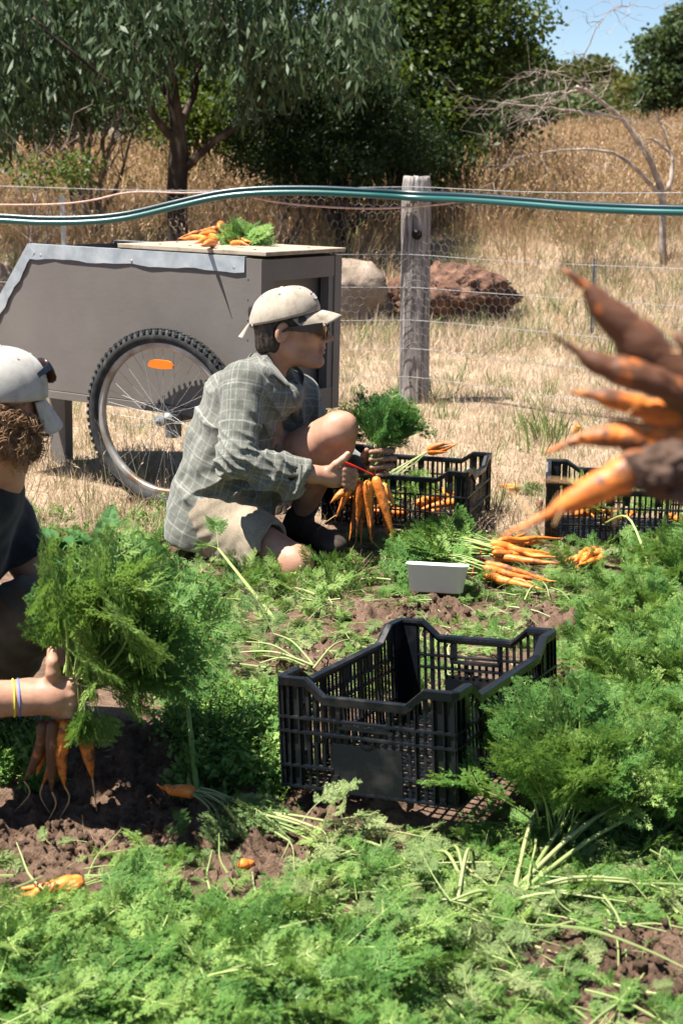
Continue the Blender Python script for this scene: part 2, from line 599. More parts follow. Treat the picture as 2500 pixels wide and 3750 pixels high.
def frond_mesh(name, L=.35, seed=0, stem=.4, width=.30, bend=.6, fine=True, leaf=None, stalk=None, curl=.3, npin=8):
    r = np.random.default_rng(seed)
    V = []; Fq = []; mi = []
    def quad(a, b, c, d):
        n = len(V); V.extend([a, b, c, d]); Fq.append((n, n + 1, n + 2, n + 3)); mi.append(0)
    # curve of the stalk
    n = 26
    ts = np.linspace(0, 1, n); ang = bend * ts ** 1.3
    side = curl * .4 * np.sin(ts * 3 + r.uniform(0, 6)) * ts
    d = np.c_[np.sin(ang), side, np.cos(ang)]; d /= np.linalg.norm(d, axis=1)[:, None]
    P = np.vstack([[0, 0, 0], np.cumsum(d[:-1] * L / (n - 1), 0)])
    def pos(t): return np.array([np.interp(t, ts, P[:, k]) for k in range(3)])
    def tan(t): return np.array([np.interp(t, ts, d[:, k]) for k in range(3)])
    def diamond(p, dr, nrm, ln, wd):
        s = np.cross(dr, nrm); s /= np.linalg.norm(s) + 1e-9
        m = p + dr * ln * .55
        quad(p, m + s * wd + nrm * wd * .25, p + dr * ln, m - s * wd + nrm * wd * .25)
    lat0 = np.array([0, 1.0, 0])
    for k in range(npin):
        s = (k + .3) / npin
        t = stem + (1 - stem) * s
        p = pos(t); tg = tan(t)
        lp = L * width * ((1 - s) ** .75 * (.55 + .75 * min(1, s * 3.0))) + L * .025
        nrm0 = np.cross(tg, lat0); nrm0 /= np.linalg.norm(nrm0)
        for sg in (-1, 1):
            if r.random() < .06: continue
            lat = lat0 * sg * math.cos(.6) + tg * math.sin(.6) + nrm0 * r.normal(0, .28) + r.normal(0, .12, 3)
            lat /= np.linalg.norm(lat)
            nrm = np.cross(lat, tg) * sg; nrm /= np.linalg.norm(nrm) + 1e-9
            ps = np.cross(nrm, lat)
            # thin stalk of the leaflet
            quad(p - tg * .0012, p + lat * lp * .6, p + lat * lp * .98, p + tg * .0012); mi[-1] = 1
            m = max(2, int(2 + 4.2 * lp / (L * width)))
            for q in range(m + 1):
                u = (q + .6) / (m + 1)
                c = p + lat * lp * u + nrm * (-.12 * lp * u * u)
                ll = lp * .46 * (1 - .55 * u) + L * .014
                for s2 in ((-1, 1) if q < m else (0,)):
                    dr = lat * .62 + ps * s2 * .78 + nrm * r.normal(0, .22)
                    if s2 == 0: dr = lat + nrm * r.normal(0, .15)
                    dr /= np.linalg.norm(dr)
                    diamond(c, dr, nrm, ll, ll * .105)
                    if fine:
                        s3 = np.cross(dr, nrm)
                        for s4 in (-1, 1):
                            for f0, fl in ((.22, .55), (.5, .42)):
                                d4 = dr * .62 + s3 * s4 * .75 + nrm * r.normal(0, .2); d4 /= np.linalg.norm(d4)
                                diamond(c + dr * ll * f0, d4, nrm, ll * fl, ll * .078)
    # stalk
    k = 4; r0 = .0032 * (L / .35) ** .6
    tt = np.linspace(0, .96, 9)
    b = len(V)
    for t in tt:
        p = pos(t); tg = tan(t); u = np.cross(tg, lat0); u /= np.linalg.norm(u); rr = r0 * (1 - .78 * t)
        for j in range(k):
            a = 2 * math.pi * j / k
            V.append(p + rr * (math.cos(a) * u + math.sin(a) * lat0))
    for q in range(len(tt) - 1):
        for j in range(k):
            Fq.append((b + q * k + j, b + q * k + (j + 1) % k, b + (q + 1) * k + (j + 1) % k, b + (q + 1) * k + j)); mi.append(1)
    me = np_mesh(name, np.array(V), np.array(Fq), [leaf or carrot_leaf, stalk or stem_m], mi=mi)
    return me


def tuft_mesh(name, n=14, h=.25, seed=0, spread=.10, lean=.5, w=.004, mat=None, seg=3, heads=0.0, flop=.6):
    r = np.random.default_rng(seed)
    V = []; Fq = []
    for b in range(n):
        a = r.uniform(0, 6.283); q = r.random() ** .5 * spread
        p = np.array([math.cos(a) * q, math.sin(a) * q, -.01])
        az = a + r.normal(0, .9); ln = abs(r.normal(0, lean)) + .05
        hh = h * r.uniform(.55, 1.15); ww = w * r.uniform(.6, 1.3)
        side = np.array([-math.sin(az), math.cos(az), 0]); side = side * math.cos(1) + np.array([math.cos(az), math.sin(az), 0]) * math.sin(1) * r.choice([-1, 1])
        base = len(V)
        for s in range(seg + 1):
            t = s / seg
            th = ln * (1 + flop * 1.6 * t)
            wd = ww * (1 - .85 * t)
            V += [p - side * wd, p + side * wd]
            p = p + hh / seg * np.array([math.sin(th) * math.cos(az), math.sin(th) * math.sin(az), math.cos(th)])
        for s in range(seg):
            i = base + 2 * s; Fq.append((i, i + 1, i + 3, i + 2))
        if r.random() < heads:
            up = np.array([math.sin(th) * math.cos(az), math.sin(th) * math.sin(az), math.cos(th)])
            for g in range(7):
                d = up * .8 + r.normal(0, .35, 3); d /= np.linalg.norm(d); c = p + up * (g - 5) * hh * .035
                u = perp(d) * ww * 1.6; l = hh * .075; i = len(V)
                V += [c, c + d * l * .5 + u, c + d * l, c + d * l * .5 - u]; Fq.append((i, i + 1, i + 2, i + 3))
    return np_mesh(name, np.array(V), np.array(Fq), [mat or straw_m])


def weed_mesh(name, n=9, h=.12, seed=0, mat=None):
    """small broadleaf weed: a few stems with pairs of oval leaves"""
    r = np.random.default_rng(seed); V = []; Fq = []
    for b in range(n):
        az = r.uniform(0, 6.28); th = r.uniform(.1, .9); p = np.array([r.normal(0, .02), r.normal(0, .02), 0])
        d = np.array([math.sin(th) * math.cos(az), math.sin(th) * math.sin(az), math.cos(th)]); hh = h * r.uniform(.5, 1.1); s = perp(d)
        i = len(V); V += [p - s * .0012, p + s * .0012, p + d * hh + s * .0006, p + d * hh - s * .0006]; Fq.append((i, i + 1, i + 2, i + 3))
        for q in range(8):
            c = p + d * hh * (q + 1.5) / 9
            dr = r.normal(0, 1, 3); dr[2] = abs(dr[2]) * .5; dr /= np.linalg.norm(dr); l = h * r.uniform(.14, .26); u = np.cross(dr, d); u /= np.linalg.norm(u) + 1e-9
            i = len(V); V += [c, c + dr * l * .45 + u * l * .24, c + dr * l, c + dr * l * .45 - u * l * .24]; Fq.append((i, i + 1, i + 2, i + 3))
    return np_mesh(name, np.array(V), np.array(Fq), [mat or carrot_leaf])


FR_FINE = [frond_mesh('frond_fine_%d' % k, .36, 40 + k, .34, .30, .5 + .25 * k, True, carrot_leaf_dark, stem_m, npin=9) for k in range(4)]
FR_TOP = [frond_mesh('frond_top_%d' % k, .34, 60 + k, .38, .30, .4 + .3 * k, True, carrot_leaf, stem_m, npin=8) for k in range(4)]
FR_LITTER = [frond_mesh('frond_litter_%d' % k, .28, 80 + k, .28, .25, .25 + .35 * k, True, carrot_leaf, stem_m, npin=8, curl=1.0) for k in range(3)]
FR_WILT = [frond_mesh('frond_wilt_%d' % k, .26, 95 + k, .36, .19, .6 + .35 * k, True, wilt_leaf, stem_pale, curl=1.8, npin=7) for k in range(3)]

# ================================================================== BEHIND THE FENCE
gum_leaf = leafmat('gum_leaf', (.005, .017, .008), (.019, .042, .016), (.11, .15, .075), .14, .5, .18, trans_col=(.05, .09, .02))
acacia_leaf = leafmat('acacia_leaf', (.011, .030, .006), (.048, .084, .013), (.17, .20, .032), .3, .55, .3)
far_leaf = leafmat('far_leaf', (.018, .036, .013), (.042, .07, .024), (.10, .13, .045), .25, .6, .25)
hedge_leaf = leafmat('hedge_leaf', (.04, .052, .012), (.085, .092, .022), (.16, .15, .042), .25, .6, .25)
painted_shade_leaf = leafmat('painted_shade_leaf', (.006, .017, .005), (.018, .036, .009), (.06, .085, .02), .2, .6, .2)  # wattle leaf darkened: deep shade is put into its colour
bark_m = pmat('gum_bark', [(.3, (.014, .010, .008)), (.5, (.040, .029, .023)), (.68, (.15, .11, .09))], 7, .85, .2, bump=.6, bdist=.02, cscale=(1, 1, .25))  # gum bark darkened, the canopy shade is put into its colour
pale_bark = pmat('bare_branch_bark', [(.3, (.16, .125, .10)), (.55, (.33, .27, .23)), (.72, (.5, .43, .37))], 9, .8, .2, bump=.3)
grey_bark = pmat('shrub_bark', [(.3, (.06, .045, .038)), (.55, (.17, .13, .115)), (.72, (.33, .27, .24))], 9, .85, .2, bump=.4)


def limb_path(p0, p1, sag=0.0, n=9, wob=.03, seed=0):
    r = np.random.default_rng(seed)
    p0 = np.array(p0, float); p1 = np.array(p1, float)
    t = np.linspace(0, 1, n)[:, None]
    P = p0 + (p1 - p0) * t
    P[:, 2] += sag * np.sin(t[:, 0] * math.pi)
    w = r.normal(0, wob, (n, 3)); w[0] = w[-1] = 0
    return P + w * np.linalg.norm(p1 - p0)


def leaves_mesh(name, pts, dirs, lens, wds, mat, rnd):
    """blade leaves: 4 points, folded a little"""
    n = len(pts)
    d = dirs / np.linalg.norm(dirs, axis=1)[:, None]
    q = rnd.normal(size=(n, 3)); s = np.cross(d, q); s /= np.linalg.norm(s, axis=1)[:, None]
    nn = np.cross(s, d)
    L = lens[:, None]; W = wds[:, None]
    m = pts + d * L * .45
    V = np.stack([pts, m + s * W + nn * L * .06, pts + d * L, m - s * W + nn * L * .06], 1).reshape(-1, 3)
    F = np.arange(4 * n).reshape(-1, 4)
    return np_mesh(name, V, F, [mat])


def clumpy_crown(lobes, n, r, shell=.55, csz=.35, leaf=(.05, .016), mat=None, name='crown', droop=.2):
    """leaf-sized faces gathered in clumps spread through ellipsoid lobes"""
    lobes = [np.array(l, float) for l in lobes]
    vol = np.array([l[3] * l[4] * l[5] for l in lobes]); vol = vol ** .7; vol /= vol.sum()
    nc = max(1, n // 110)
    which = r.choice(len(lobes), nc, p=vol)
    dirs = r.normal(size=(nc, 3)); dirs /= np.linalg.norm(dirs, axis=1)[:, None]
    rad = shell + (1 - shell) * r.random(nc) ** .6
    LB = np.array(lobes)[which]
    cc = LB[:, :3] + dirs * LB[:, 3:6] * rad[:, None]
    k = n // nc
    sz = csz * r.uniform(.5, 1.2, nc)
    off = r.normal(size=(nc, k, 3)); off /= np.linalg.norm(off, axis=2)[:, :, None]; off *= (r.random((nc, k, 1)) ** .45)
    off[:, :, 2] *= .6
    P = (cc[:, None, :] + off * sz[:, None, None]).reshape(-1, 3)
    D = (off * .8 + r.normal(0, .6, off.shape)).reshape(-1, 3); D[:, 2] -= droop
    N = len(P)
    return leaves_mesh(name, P, D, leaf[0] * r.uniform(.6, 1.3, N), leaf[1] * r.uniform(.7, 1.3, N), mat, r)


def on_hill(px, Y, dz=0.0):
    x = (px - 1250) / FPX * Y * 1.0
    z = gz(x, Y)
    # px is taken at the point's own depth along the view axis
    Z = Y * math.cos(PITCH) - (z - CAM_H) * math.sin(PITCH)
    x = (px - 1250) / FPX * Z
    return Vector((x, Y, gz(x, Y) + dz))


# ---- the drooping gum tree behind the cart
rg = np.random.default_rng(21)
gb = on_hill(645, 14.6)
gum = empty('gum_tree', gb)
tag(gum, 'gum tree with drooping leaves, dark forked trunk standing behind the cart', 'tree')
def gl(px, py, Y): return A(px, py, Y + 3.0) - np.array(gb)
trunk = MB()
P0 = np.array([gl(650, 980, 11.6), gl(650, 880, 11.6), gl(648, 700, 11.6), gl(655, 560, 11.6), gl(650, 470, 11.6), gl(632, 330, 11.55), gl(620, 200, 11.5), gl(600, 60, 11.4), gl(590, -150, 11.2)])
P0[0][2] = -.1
trunk.tube(P0, np.array([.095, .088, .085, .08, .066, .05, .042, .034, .02]) * 1.22, 10)
trunk.build('trunk', bark_m, gum, smooth=True)
limbs = [([(672, 610, 11.6), (760, 540, 11.5), (880, 455, 11.4), (985, 330, 11.3), (1060, 160, 11.2)], .042, .014),
         ([(655, 520, 11.6), (600, 470, 11.5), (545, 390, 11.4), (520, 240, 11.3), (440, 60, 11.2)], .042, .014),
         ([(648, 480, 11.6), (700, 380, 11.7), (745, 200, 11.8), (800, 20, 11.9)], .036, .012),
         ([(640, 400, 11.6), (560, 250, 11.9), (470, 100, 12.1)], .028, .01),
         ([(545, 390, 11.4), (400, 300, 11.2), (250, 180, 11.0), (120, 60, 10.9)], .022, .007),
         ([(980, 335, 11.3), (1120, 250, 11.3), (1260, 120, 11.2), (1380, 20, 11.2)], .02, .006),
         ([(880, 455, 11.4), (1000, 420, 11.5), (1120, 330, 11.6)], .016, .005)]
for q, (pts, r0, r1) in enumerate(limbs):
    P = np.array([gl(*p) for p in pts])
    t = np.linspace(0, 1, len(P)); tt = np.linspace(0, 1, 14)
    Q = np.stack([np.interp(tt, t, P[:, k]) for k in range(3)], 1) + rg.normal(0, .008, (14, 3))
    MB().tube(Q, np.linspace(r0, r1, 14) * 1.22, 7).build('limb', bark_m, gum, smooth=True)
# hanging sprays of leaves
lp, ld, tw = [], [], MB()
def canopy_low(px):   # photo row under which the leaves stop, by column
    return np.interp(px, [-300, 0, 60, 160, 260, 420, 520, 640, 760, 900, 1000, 1120, 1250, 1380, 1500], [590, 570, 530, 500, 450, 380, 340, 260, 300, 420, 440, 440, 400, 330, 260])
ns = 0
CLU = [(rg.uniform(-500, 1380), rg.uniform(10.3, 13.2), rg.uniform(.45, 1.0), abs(rg.normal(0, 210))) for _ in range(135)]
while ns < 1900:
    q_ = CLU[int(rg.integers(0, len(CLU)))]
    px = q_[0] + rg.normal(0, 55); Yd = q_[1] + rg.normal(0, .2)
    low = canopy_low(q_[0]) * q_[2]
    py = low - q_[3] - 60 - abs(rg.normal(0, 60))
    if ns > 1550: px = rg.uniform(-1000, 900); py = rg.uniform(-700, -60); Yd = rg.uniform(12.3, 13.6)  # extra sprays above the view, added to cast shade
    elif py < -420: continue
    if 540 < px < 1020 and 120 < py < 430 and rg.random() < .55: continue
    c = gl(px, py, Yd)
    nl = rg.integers(10, 18)
    L = rg.uniform(.28, .62)
    sway = rg.normal(0, .28, 3); sway[2] = -1
    sway /= np.linalg.norm(sway)
    if ns % 3 == 0: tw.tube([c, c + sway * L * .5 + rg.normal(0, .02, 3), c + sway * L], [.004, .003, .0015], 3, cap=False)
    u = rg.random(nl)
    lp.append(c + sway * (u * L)[:, None] + rg.normal(0, .045, (nl, 3)))
    dd = rg.normal(0, .45, (nl, 3)); dd[:, 2] = -1.0 + .35 * rg.normal(size=nl); ld.append(dd)
    ns += 1
lp = np.concatenate(lp); ld = np.concatenate(ld)
cr = obj('crown', leaves_mesh('gum_crown', lp, ld, rg.uniform(.09, .20, len(lp)), rg.uniform(.011, .024, len(lp)), gum_leaf, rg), gum)
cr['kind'] = 'stuff'
t_ = tw.build('twigs', bark_m, gum); t_['kind'] = 'stuff'; t_.name = 'twig'

# ---- grey many-stemmed shrubs at the left and centre
def shrub(name, label, base, tips, r0, seed, crown=None, mat=grey_bark, twigs=6, leafy=None, cat='shrub'):
    r = np.random.default_rng(seed)
    root = empty(name, base); tag(root, label, cat)
    for (tp, rad) in tips:
        p1 = np.array(tp) - np.array(base)
        Q = limb_path((r.normal(0, .05), r.normal(0, .05), -.05), p1, r.uniform(-.05, .05), 8, .03, seed + int(rad * 1e4))
        MB().tube(Q, np.linspace(rad, rad * .3, 8), 6).build('stem', mat, root, smooth=True)
        m = MB()
        for k in range(twigs):
            t = r.integers(3, 8); a = Q[t]; d = r.normal(0, 1, 3); d[2] = abs(d[2]) * .8; d = d / np.linalg.norm(d) + (Q[-1] - Q[0]) / np.linalg.norm(Q[-1] - Q[0]) * .7
            m.tube(limb_path(a, a + d * r.uniform(.2, .55), 0, 5, .05, k + seed), np.linspace(rad * .35, .002, 5), 4, cap=False)
        m.build('twig', mat, root)
    if leafy:
        n, lobes, mt, lf = leafy
        lb = [tuple(np.array(l[:3]) - np.array(base)) + tuple(l[3:]) for l in lobes]
        o = obj('crown', clumpy_crown(lb, n, r, .2, .25, lf, mt, 'shrub_crown'), root); o['kind'] = 'stuff'
    return root


def P3(px, py, Y): return tuple(A(px, py, Y))

sb = on_hill(370, 16.0)
shrub('bare_stemmed_shrub', 'grey many-stemmed shrub fanning out left of the gum trunk', sb,
      [(P3(140, 440, 16.2), .035), (P3(240, 360, 15.8), .04), (P3(300, 400, 16.1), .035), (P3(370, 330, 16), .035), (P3(425, 370, 15.9), .035), (P3(500, 460, 16.2), .03), (P3(200, 520, 16), .03)], .05, 5, twigs=9,
      leafy=(3500, [(*P3(250, 390, 16.3), .45, .4, .3), (*P3(420, 380, 16.4), .35, .4, .25), (*P3(180, 470, 16.3), .3, .3, .2)], far_leaf, (.06, .012)))
sb = on_hill(1040, 15.5)
shrub('bare_stemmed_shrub', 'thin grey shrub in the shade right of the gum trunk', sb,
      [(P3(1085, 480, 15.5), .03), (P3(1000, 600, 15.4), .022), (P3(1150, 560, 15.6), .03), (P3(1210, 590, 15.2), .03), (P3(1030, 520, 15.5), .02)], .04, 8, twigs=6)
sb = on_hill(140, 12.5)
shrub('bare_stemmed_shrub', 'small dark twiggy shrub with a few leaves at the far left', sb,
      [(P3(130, 520, 12.5), .016), (P3(60, 600, 12.4), .012), (P3(180, 600, 12.5), .012)], .02, 9, twigs=6,
      leafy=(700, [(*P3(160, 610, 12.5), .3, .25, .2)], acacia_leaf, (.05, .014)))

# ---- the dense wattle tree, centre to right
def leafy_tree(name, label, base, lobes, n, seed, mat, leaf, csz, trunk_r=.12, shell=.5, limbs_to=6, group=None):
    r = np.random.default_rng(seed)
    root = empty(name, base); tag(root, label, 'tree', group)
    b = np.array(base)
    lb = [tuple(np.array(l[:3]) - b) + tuple(l[3:]) for l in lobes]
    top = np.mean([l[:3] for l in lb], 0)
    MB().tube(limb_path((0, 0, -.2), (top[0] * .5, top[1] * .5, top[2] * .75), 0, 8, .02, seed), np.linspace(trunk_r, trunk_r * .4, 8), 8).build('trunk', bark_m, root, smooth=True)
    for k, l in enumerate(lb[:limbs_to]):
        s = np.array([0, 0, max(.1, l[2] * .3)])
        MB().tube(limb_path(s, l[:3], 0, 7, .03, seed + k), np.linspace(trunk_r * .5, trunk_r * .12, 7), 6).build('limb', bark_m, root, smooth=True)
    o = obj('crown', clumpy_crown(lb, n, r, shell, csz, leaf, mat, name + '_crown'), root); o['kind'] = 'stuff'
    return root


def lobe(px, py, Y, rx, rz, ry=None):
    s = Y * 1.0 / FPX
    return (*P3(px, py, Y), rx * s, (ry or rx) * s, rz * s)


leafy_tree('wattle_tree', 'big dense dark green wattle tree filling the middle behind the fence', on_hill(1400, 18.5),
           [lobe(1500, 90, 18, 260, 170), lobe(1700, 60, 18.3, 240, 150), lobe(1330, 250, 18, 250, 190), lobe(1560, 300, 17.8, 230, 170), lobe(1760, 230, 18.4, 170, 120), lobe(1880, 30, 18.6, 110, 80),
            lobe(1250, 450, 18, 240, 150), lobe(1480, 480, 17.8, 200, 140), lobe(1620, 420, 18, 130, 110), lobe(1080, 300, 18.5, 260, 190), lobe(1500, -120, 18.4, 320, 160), lobe(1150, 0, 18.6, 300, 190), lobe(1880, 200, 18.6, 90, 70), lobe(1120, 560, 17.2, 170, 110), lobe(1300, 610, 17, 190, 100), lobe(1480, 600, 17, 170, 100), lobe(1610, 560, 17.2, 110, 90), lobe(1220, 380, 17.2, 220, 160), lobe(1420, 380, 17, 200, 160)],
           82000, 31, acacia_leaf, (.085, .022), .36, .16, .55)
leafy_tree('wattle_tree', 'dark shaded wattle behind the gum, left of the big wattle tree', on_hill(820, 20.0),
           [lobe(800, 430, 20, 200, 150), lobe(960, 560, 19.5, 140, 90), lobe(700, 520, 20, 110, 90), lobe(900, 250, 20.4, 260, 160), lobe(640, 300, 20.4, 180, 160)], 22000, 32, acacia_leaf, (.085, .022), .36, .12)
leafy_tree('wattle_tree', 'low added wattle, shade painted into its leaves, between gum trunk and post', on_hill(1250, 14.8),  # added bush standing in for the dark shade under the trees
           [lobe(980, 520, 14.8, 150, 110), lobe(1100, 590, 14.6, 150, 90), lobe(1260, 600, 14.6, 150, 90), lobe(1400, 600, 15.6, 140, 80), lobe(1540, 560, 15.8, 130, 100), lobe(1180, 460, 15, 170, 110), lobe(1400, 480, 15, 170, 110), lobe(1300, 330, 15.2, 190, 120), lobe(1060, 380, 15.2, 150, 110)], 46000, 38, painted_shade_leaf, (.045, .011), .24, .10)
leafy_tree('broad_tree', 'dark green leafy tree behind the far left of the gum', on_hill(120, 24.0),
           [lobe(80, 330, 24, 220, 150), lobe(300, 260, 24.5, 240, 170), lobe(-100, 180, 24, 220, 200), lobe(180, 100, 24.6, 260, 170), lobe(480, 150, 24.6, 220, 190), lobe(430, 420, 24, 160, 90)], 22000, 33, far_leaf, (.11, .035), .5, .14)
leafy_tree('wattle_tree', 'low dark bush under the right edge of the big wattle', on_hill(1800, 22.5),
           [lobe(1790, 400, 22.5, 170, 100), lobe(1900, 350, 23, 110, 90), lobe(1700, 520, 22, 110, 80), lobe(1850, 280, 23.4, 130, 70)], 14000, 34, far_leaf, (.10, .03), .42, .1)
leafy_tree('broad_tree', 'rounded green tree against the sky at the right edge', on_hill(2480, 42.0),
           [lobe(2460, 200, 42, 110, 110), lobe(2560, 150, 42.5, 140, 130), lobe(2420, 330, 42, 90, 90), lobe(2560, 330, 42, 150, 120)], 16000, 35, far_leaf, (.17, .055), .65, .2)
for k, (px, py, rx, rz, Y, lab) in enumerate([
        (2150, 310, 110, 80, 50, 'olive round-topped bush on the skyline, tallest of the far bushes'),
        (2010, 330, 120, 75, 49, 'olive bush on the skyline beside the wattle crown'),
        (2290, 360, 100, 80, 48, 'olive bush on the skyline left of the rounded right tree'),
        (1930, 400, 110, 80, 46, 'dark olive bush low on the hill beside the wattle'),
        (2130, 420, 130, 70, 44, 'green bush below the skyline behind the bare branches'),
        (2380, 440, 120, 55, 43, 'dull brown-green bush low at the right of the hill crest')]):
    leafy_tree('far_bush', lab, on_hill(px, Y), [lobe(px, py, Y, rx, rz), lobe(px - rx * .5, py + rz * .5, Y, rx * .6, rz * .6), lobe(px + rx * .5, py + rz * .45, Y, rx * .6, rz * .6), lobe(px, py + rz, Y, rx * .9, rz * .7)],
               7000, 50 + k, hedge_leaf if k not in (3, 4) else far_leaf, (.17, .055), .55, .15, group='bushes along the hill crest')

# ---- the fallen-looking bare branch tree, right
dead_b = on_hill(2440, 14.6)
dead = empty('bare_tree', dead_b)
tag(dead, 'leafless pale tree arching left over the dry grass at the right', 'tree')
DD = [([(2440, 790, 10.6), (2425, 700, 10.6), (2370, 560, 10.5), (2270, 430, 10.4), (2150, 330, 10.3), (2110, 318, 10.25)], .038, .016),
      ([(2445, 700, 10.6), (2462, 610, 10.7), (2455, 560, 10.7), (2400, 515, 10.7), (2360, 505, 10.7)], .026, .010),
      ([(2420, 720, 10.6), (2330, 620, 10.4), (2250, 560, 10.3), (2130, 545, 10.1), (1980, 560, 10.0), (1900, 575, 9.9)], .024, .004),
      ([(2260, 432, 10.4), (2130, 412, 10.3), (2000, 395, 10.2), (1880, 380, 10.1), (1780, 370, 10.0)], .020, .004),
      ([(2150, 330, 10.3), (2060, 335, 10.2), (1960, 350, 10.1), (1850, 370, 10.0)], .012, .003),
      ([(2150, 330, 10.3), (2130, 220, 10.2), (2190, 80, 10.1), (2240, 35, 10.1), (2310, 20, 10.1)], .007, .002),
      ([(2150, 330, 10.3), (2100, 290, 10.2), (2020, 260, 10.1), (1960, 250, 10.0)], .007, .002),
      ([(2455, 560, 10.7), (2430, 480, 10.7), (2400, 410, 10.7)], .012, .003),
      ([(2200, 360, 10.3), (2230, 300, 10.3), (2240, 240, 10.3)], .007, .002),
      ([(2110, 318, 10.2), (2030, 340, 10.1), (1960, 420, 10.0), (1900, 450, 9.9)], .007, .002)]
rd = np.random.default_rng(77)
for pts, r0, r1 in DD:
    P = np.array([A(p[0], p[1], p[2] + 4.0) for p in pts]) - np.array(dead_b)
    if pts[0][1] == 790: P[0][2] = -.1
    r0 *= 1.05; r1 *= 1.0
    t = np.linspace(0, 1, len(P)); tt = np.linspace(0, 1, 18)
    Q = np.stack([np.interp(tt, t, P[:, k]) for k in range(3)], 1) + rd.normal(0, .006, (18, 3))
    br = MB().tube(Q, np.linspace(r0, r1, 18), 6).build('branch', pale_bark, dead, smooth=True)
    m = MB()
    for k in range(12 if r1 < .006 else 4):
        j = rd.integers(5, 18); a = Q[j]
        d = rd.normal(0, 1, 3) * np.array([.9, .7, .5]) + np.array([-.7, 0, -.25])
        d /= np.linalg.norm(d); L = rd.uniform(.15, .6)
        q = limb_path(a, a + d * L, -.03, 6, .06, int(rd.integers(1e6)))
        m.tube(q, np.linspace(.0035, .0012, 6), 3, cap=False)
        for s in range(3):
            b0 = q[rd.integers(2, 6)]; e = d * .6 + rd.normal(0, .6, 3); m.tube([b0, b0 + e * L * .35], [.002, .0009], 3, cap=False)
    m.build('twig', pale_bark, br)

# ---- tall dry grass over the slope, and green-olive tufts by the netting
TALL = [tuft_mesh('tall_grass_%d' % k, 26, .62, 120 + k, .17, .22, .0045, straw_gold, 4, .7, .8) for k in range(4)] + [tuft_mesh('tall_grass_low_%d' % k, 24, .36, 130 + k, .2, .5, .005, straw_gold, 3, .2, .9) for k in range(3)] \
     + [tuft_mesh('tall_grass_olive', 24, .55, 140, .14, .22, .004, olive_m, 4, .3, .7)]
rt = np.random.default_rng(99)
pts, rots, sc, ix = [], [], [], []
while len(pts) < 9500:
    Yd = 13.0 + rt.random() ** 1.35 * 29
    px = rt.uniform(-900, 3500)
    x = (px - 1250) / FPX * Yd
    d = 0.0
    if Yd < 20 and rt.random() > .06 + .94 * sstep(14.0, 19.5, Yd + .8 * pnoise(np.array([[x * .9, Yd * .9, 1.7]]))[0]): continue
    s = rt.uniform(.6, 1.25) * (1 if Yd > 13 else .8)
    if Yd > 20: s *= .95
    pts.append((x, Yd, 0)); rots.append((rt.normal(0, .08), rt.normal(0, .08), rt.uniform(0, 6.28))); sc.append(s)
    ix.append(7 if rt.random() < .05 else int(rt.integers(0, 7)))
pts = np.array(pts); pts[:, 2] = ground_height(pts[:, 0], pts[:, 1])
tag(scatter('tall_dry_grass', pts, rots, sc, TALL, ix), 'tall golden dry grass covering the slope beyond the fence', 'grass')

# ---- short dry turf between the bed and the fence
TURF = [tuft_mesh('turf_straw_%d' % k, 26, .075, 150 + k, .085, 1.25, .0020, straw_m, 2, 0, .6) for k in range(4)] + [tuft_mesh('turf_green_%d' % k, 16, .10, 160 + k, .05, .5, .0028, grass_green, 3, 0, .7) for k in range(2)]
pts, rots, sc, ix = [], [], [], []
while len(pts) < 21000:
    Yd = 5.0 + rt.random() ** 1.2 * 14
    x = rt.uniform(-.38, .38) * Yd
    if Yd + .35 * pnoise(np.array([[x * 2, Yd * 2, 0]]))[0] < 5.25 and rt.random() < .85: continue
    g = pnoise(np.array([[x * 1.6, Yd * 1.6, 3.3]]))[0]
    pts.append((x, Yd, 0)); rots.append((rt.normal(0, .15), rt.normal(0, .15), rt.uniform(0, 6.28))); sc.append(rt.uniform(.5, 1.25) * (1 if Yd < 10 else 2.0))
    ix.append(int(rt.integers(4, 6)) if rt.random() < .05 + .16 * max(0, g) else int(rt.integers(0, 4)))
pts = np.array(pts); pts[:, 2] = ground_height(pts[:, 0], pts[:, 1])
tag(scatter('dry_turf', pts, rots, sc, TURF, ix), 'short straw-coloured mown grass between the bed and the fence', 'grass')

# ---- boulders
rock_grey = pmat('grey_boulder', [(.3, (.12, .088, .065)), (.5, (.22, .17, .128)), (.7, (.32, .255, .20))], 5, .9, .2, bump=.8, bdist=.03)
rock_red = pmat('red_brown_boulder', [(.3, (.045, .027, .020)), (.5, (.12, .062, .041)), (.7, (.22, .125, .085))], 9, .95, .15, bump=1, bdist=.04)


def boulder(label, c, s, seed, mat, rough=.22):
    import bmesh
    bm = bmesh.new(); bmesh.ops.create_icosphere(bm, subdivisions=5, radius=1)
    me = bpy.data.meshes.new('boulder'); bm.to_mesh(me); bm.free()
    V = np.zeros(len(me.vertices) * 3, np.float32); me.vertices.foreach_get('co', V); V = V.reshape(-1, 3).astype(float)
    d = 1 + .28 * fbm(V * 1.1 + seed, 2) + rough * .6 * np.abs(fbm(V * 2.6 + seed, 4, .6))
    V *= d[:, None] * np.array(s)
    me.vertices.foreach_set('co', V.astype(np.float32).ravel()); me.materials.append(mat)
    me.polygons.foreach_set('use_smooth', np.ones(len(me.polygons), bool)); me.update()
    o = obj('boulder', me, None, c); tag(o, label, 'rock')
    return o


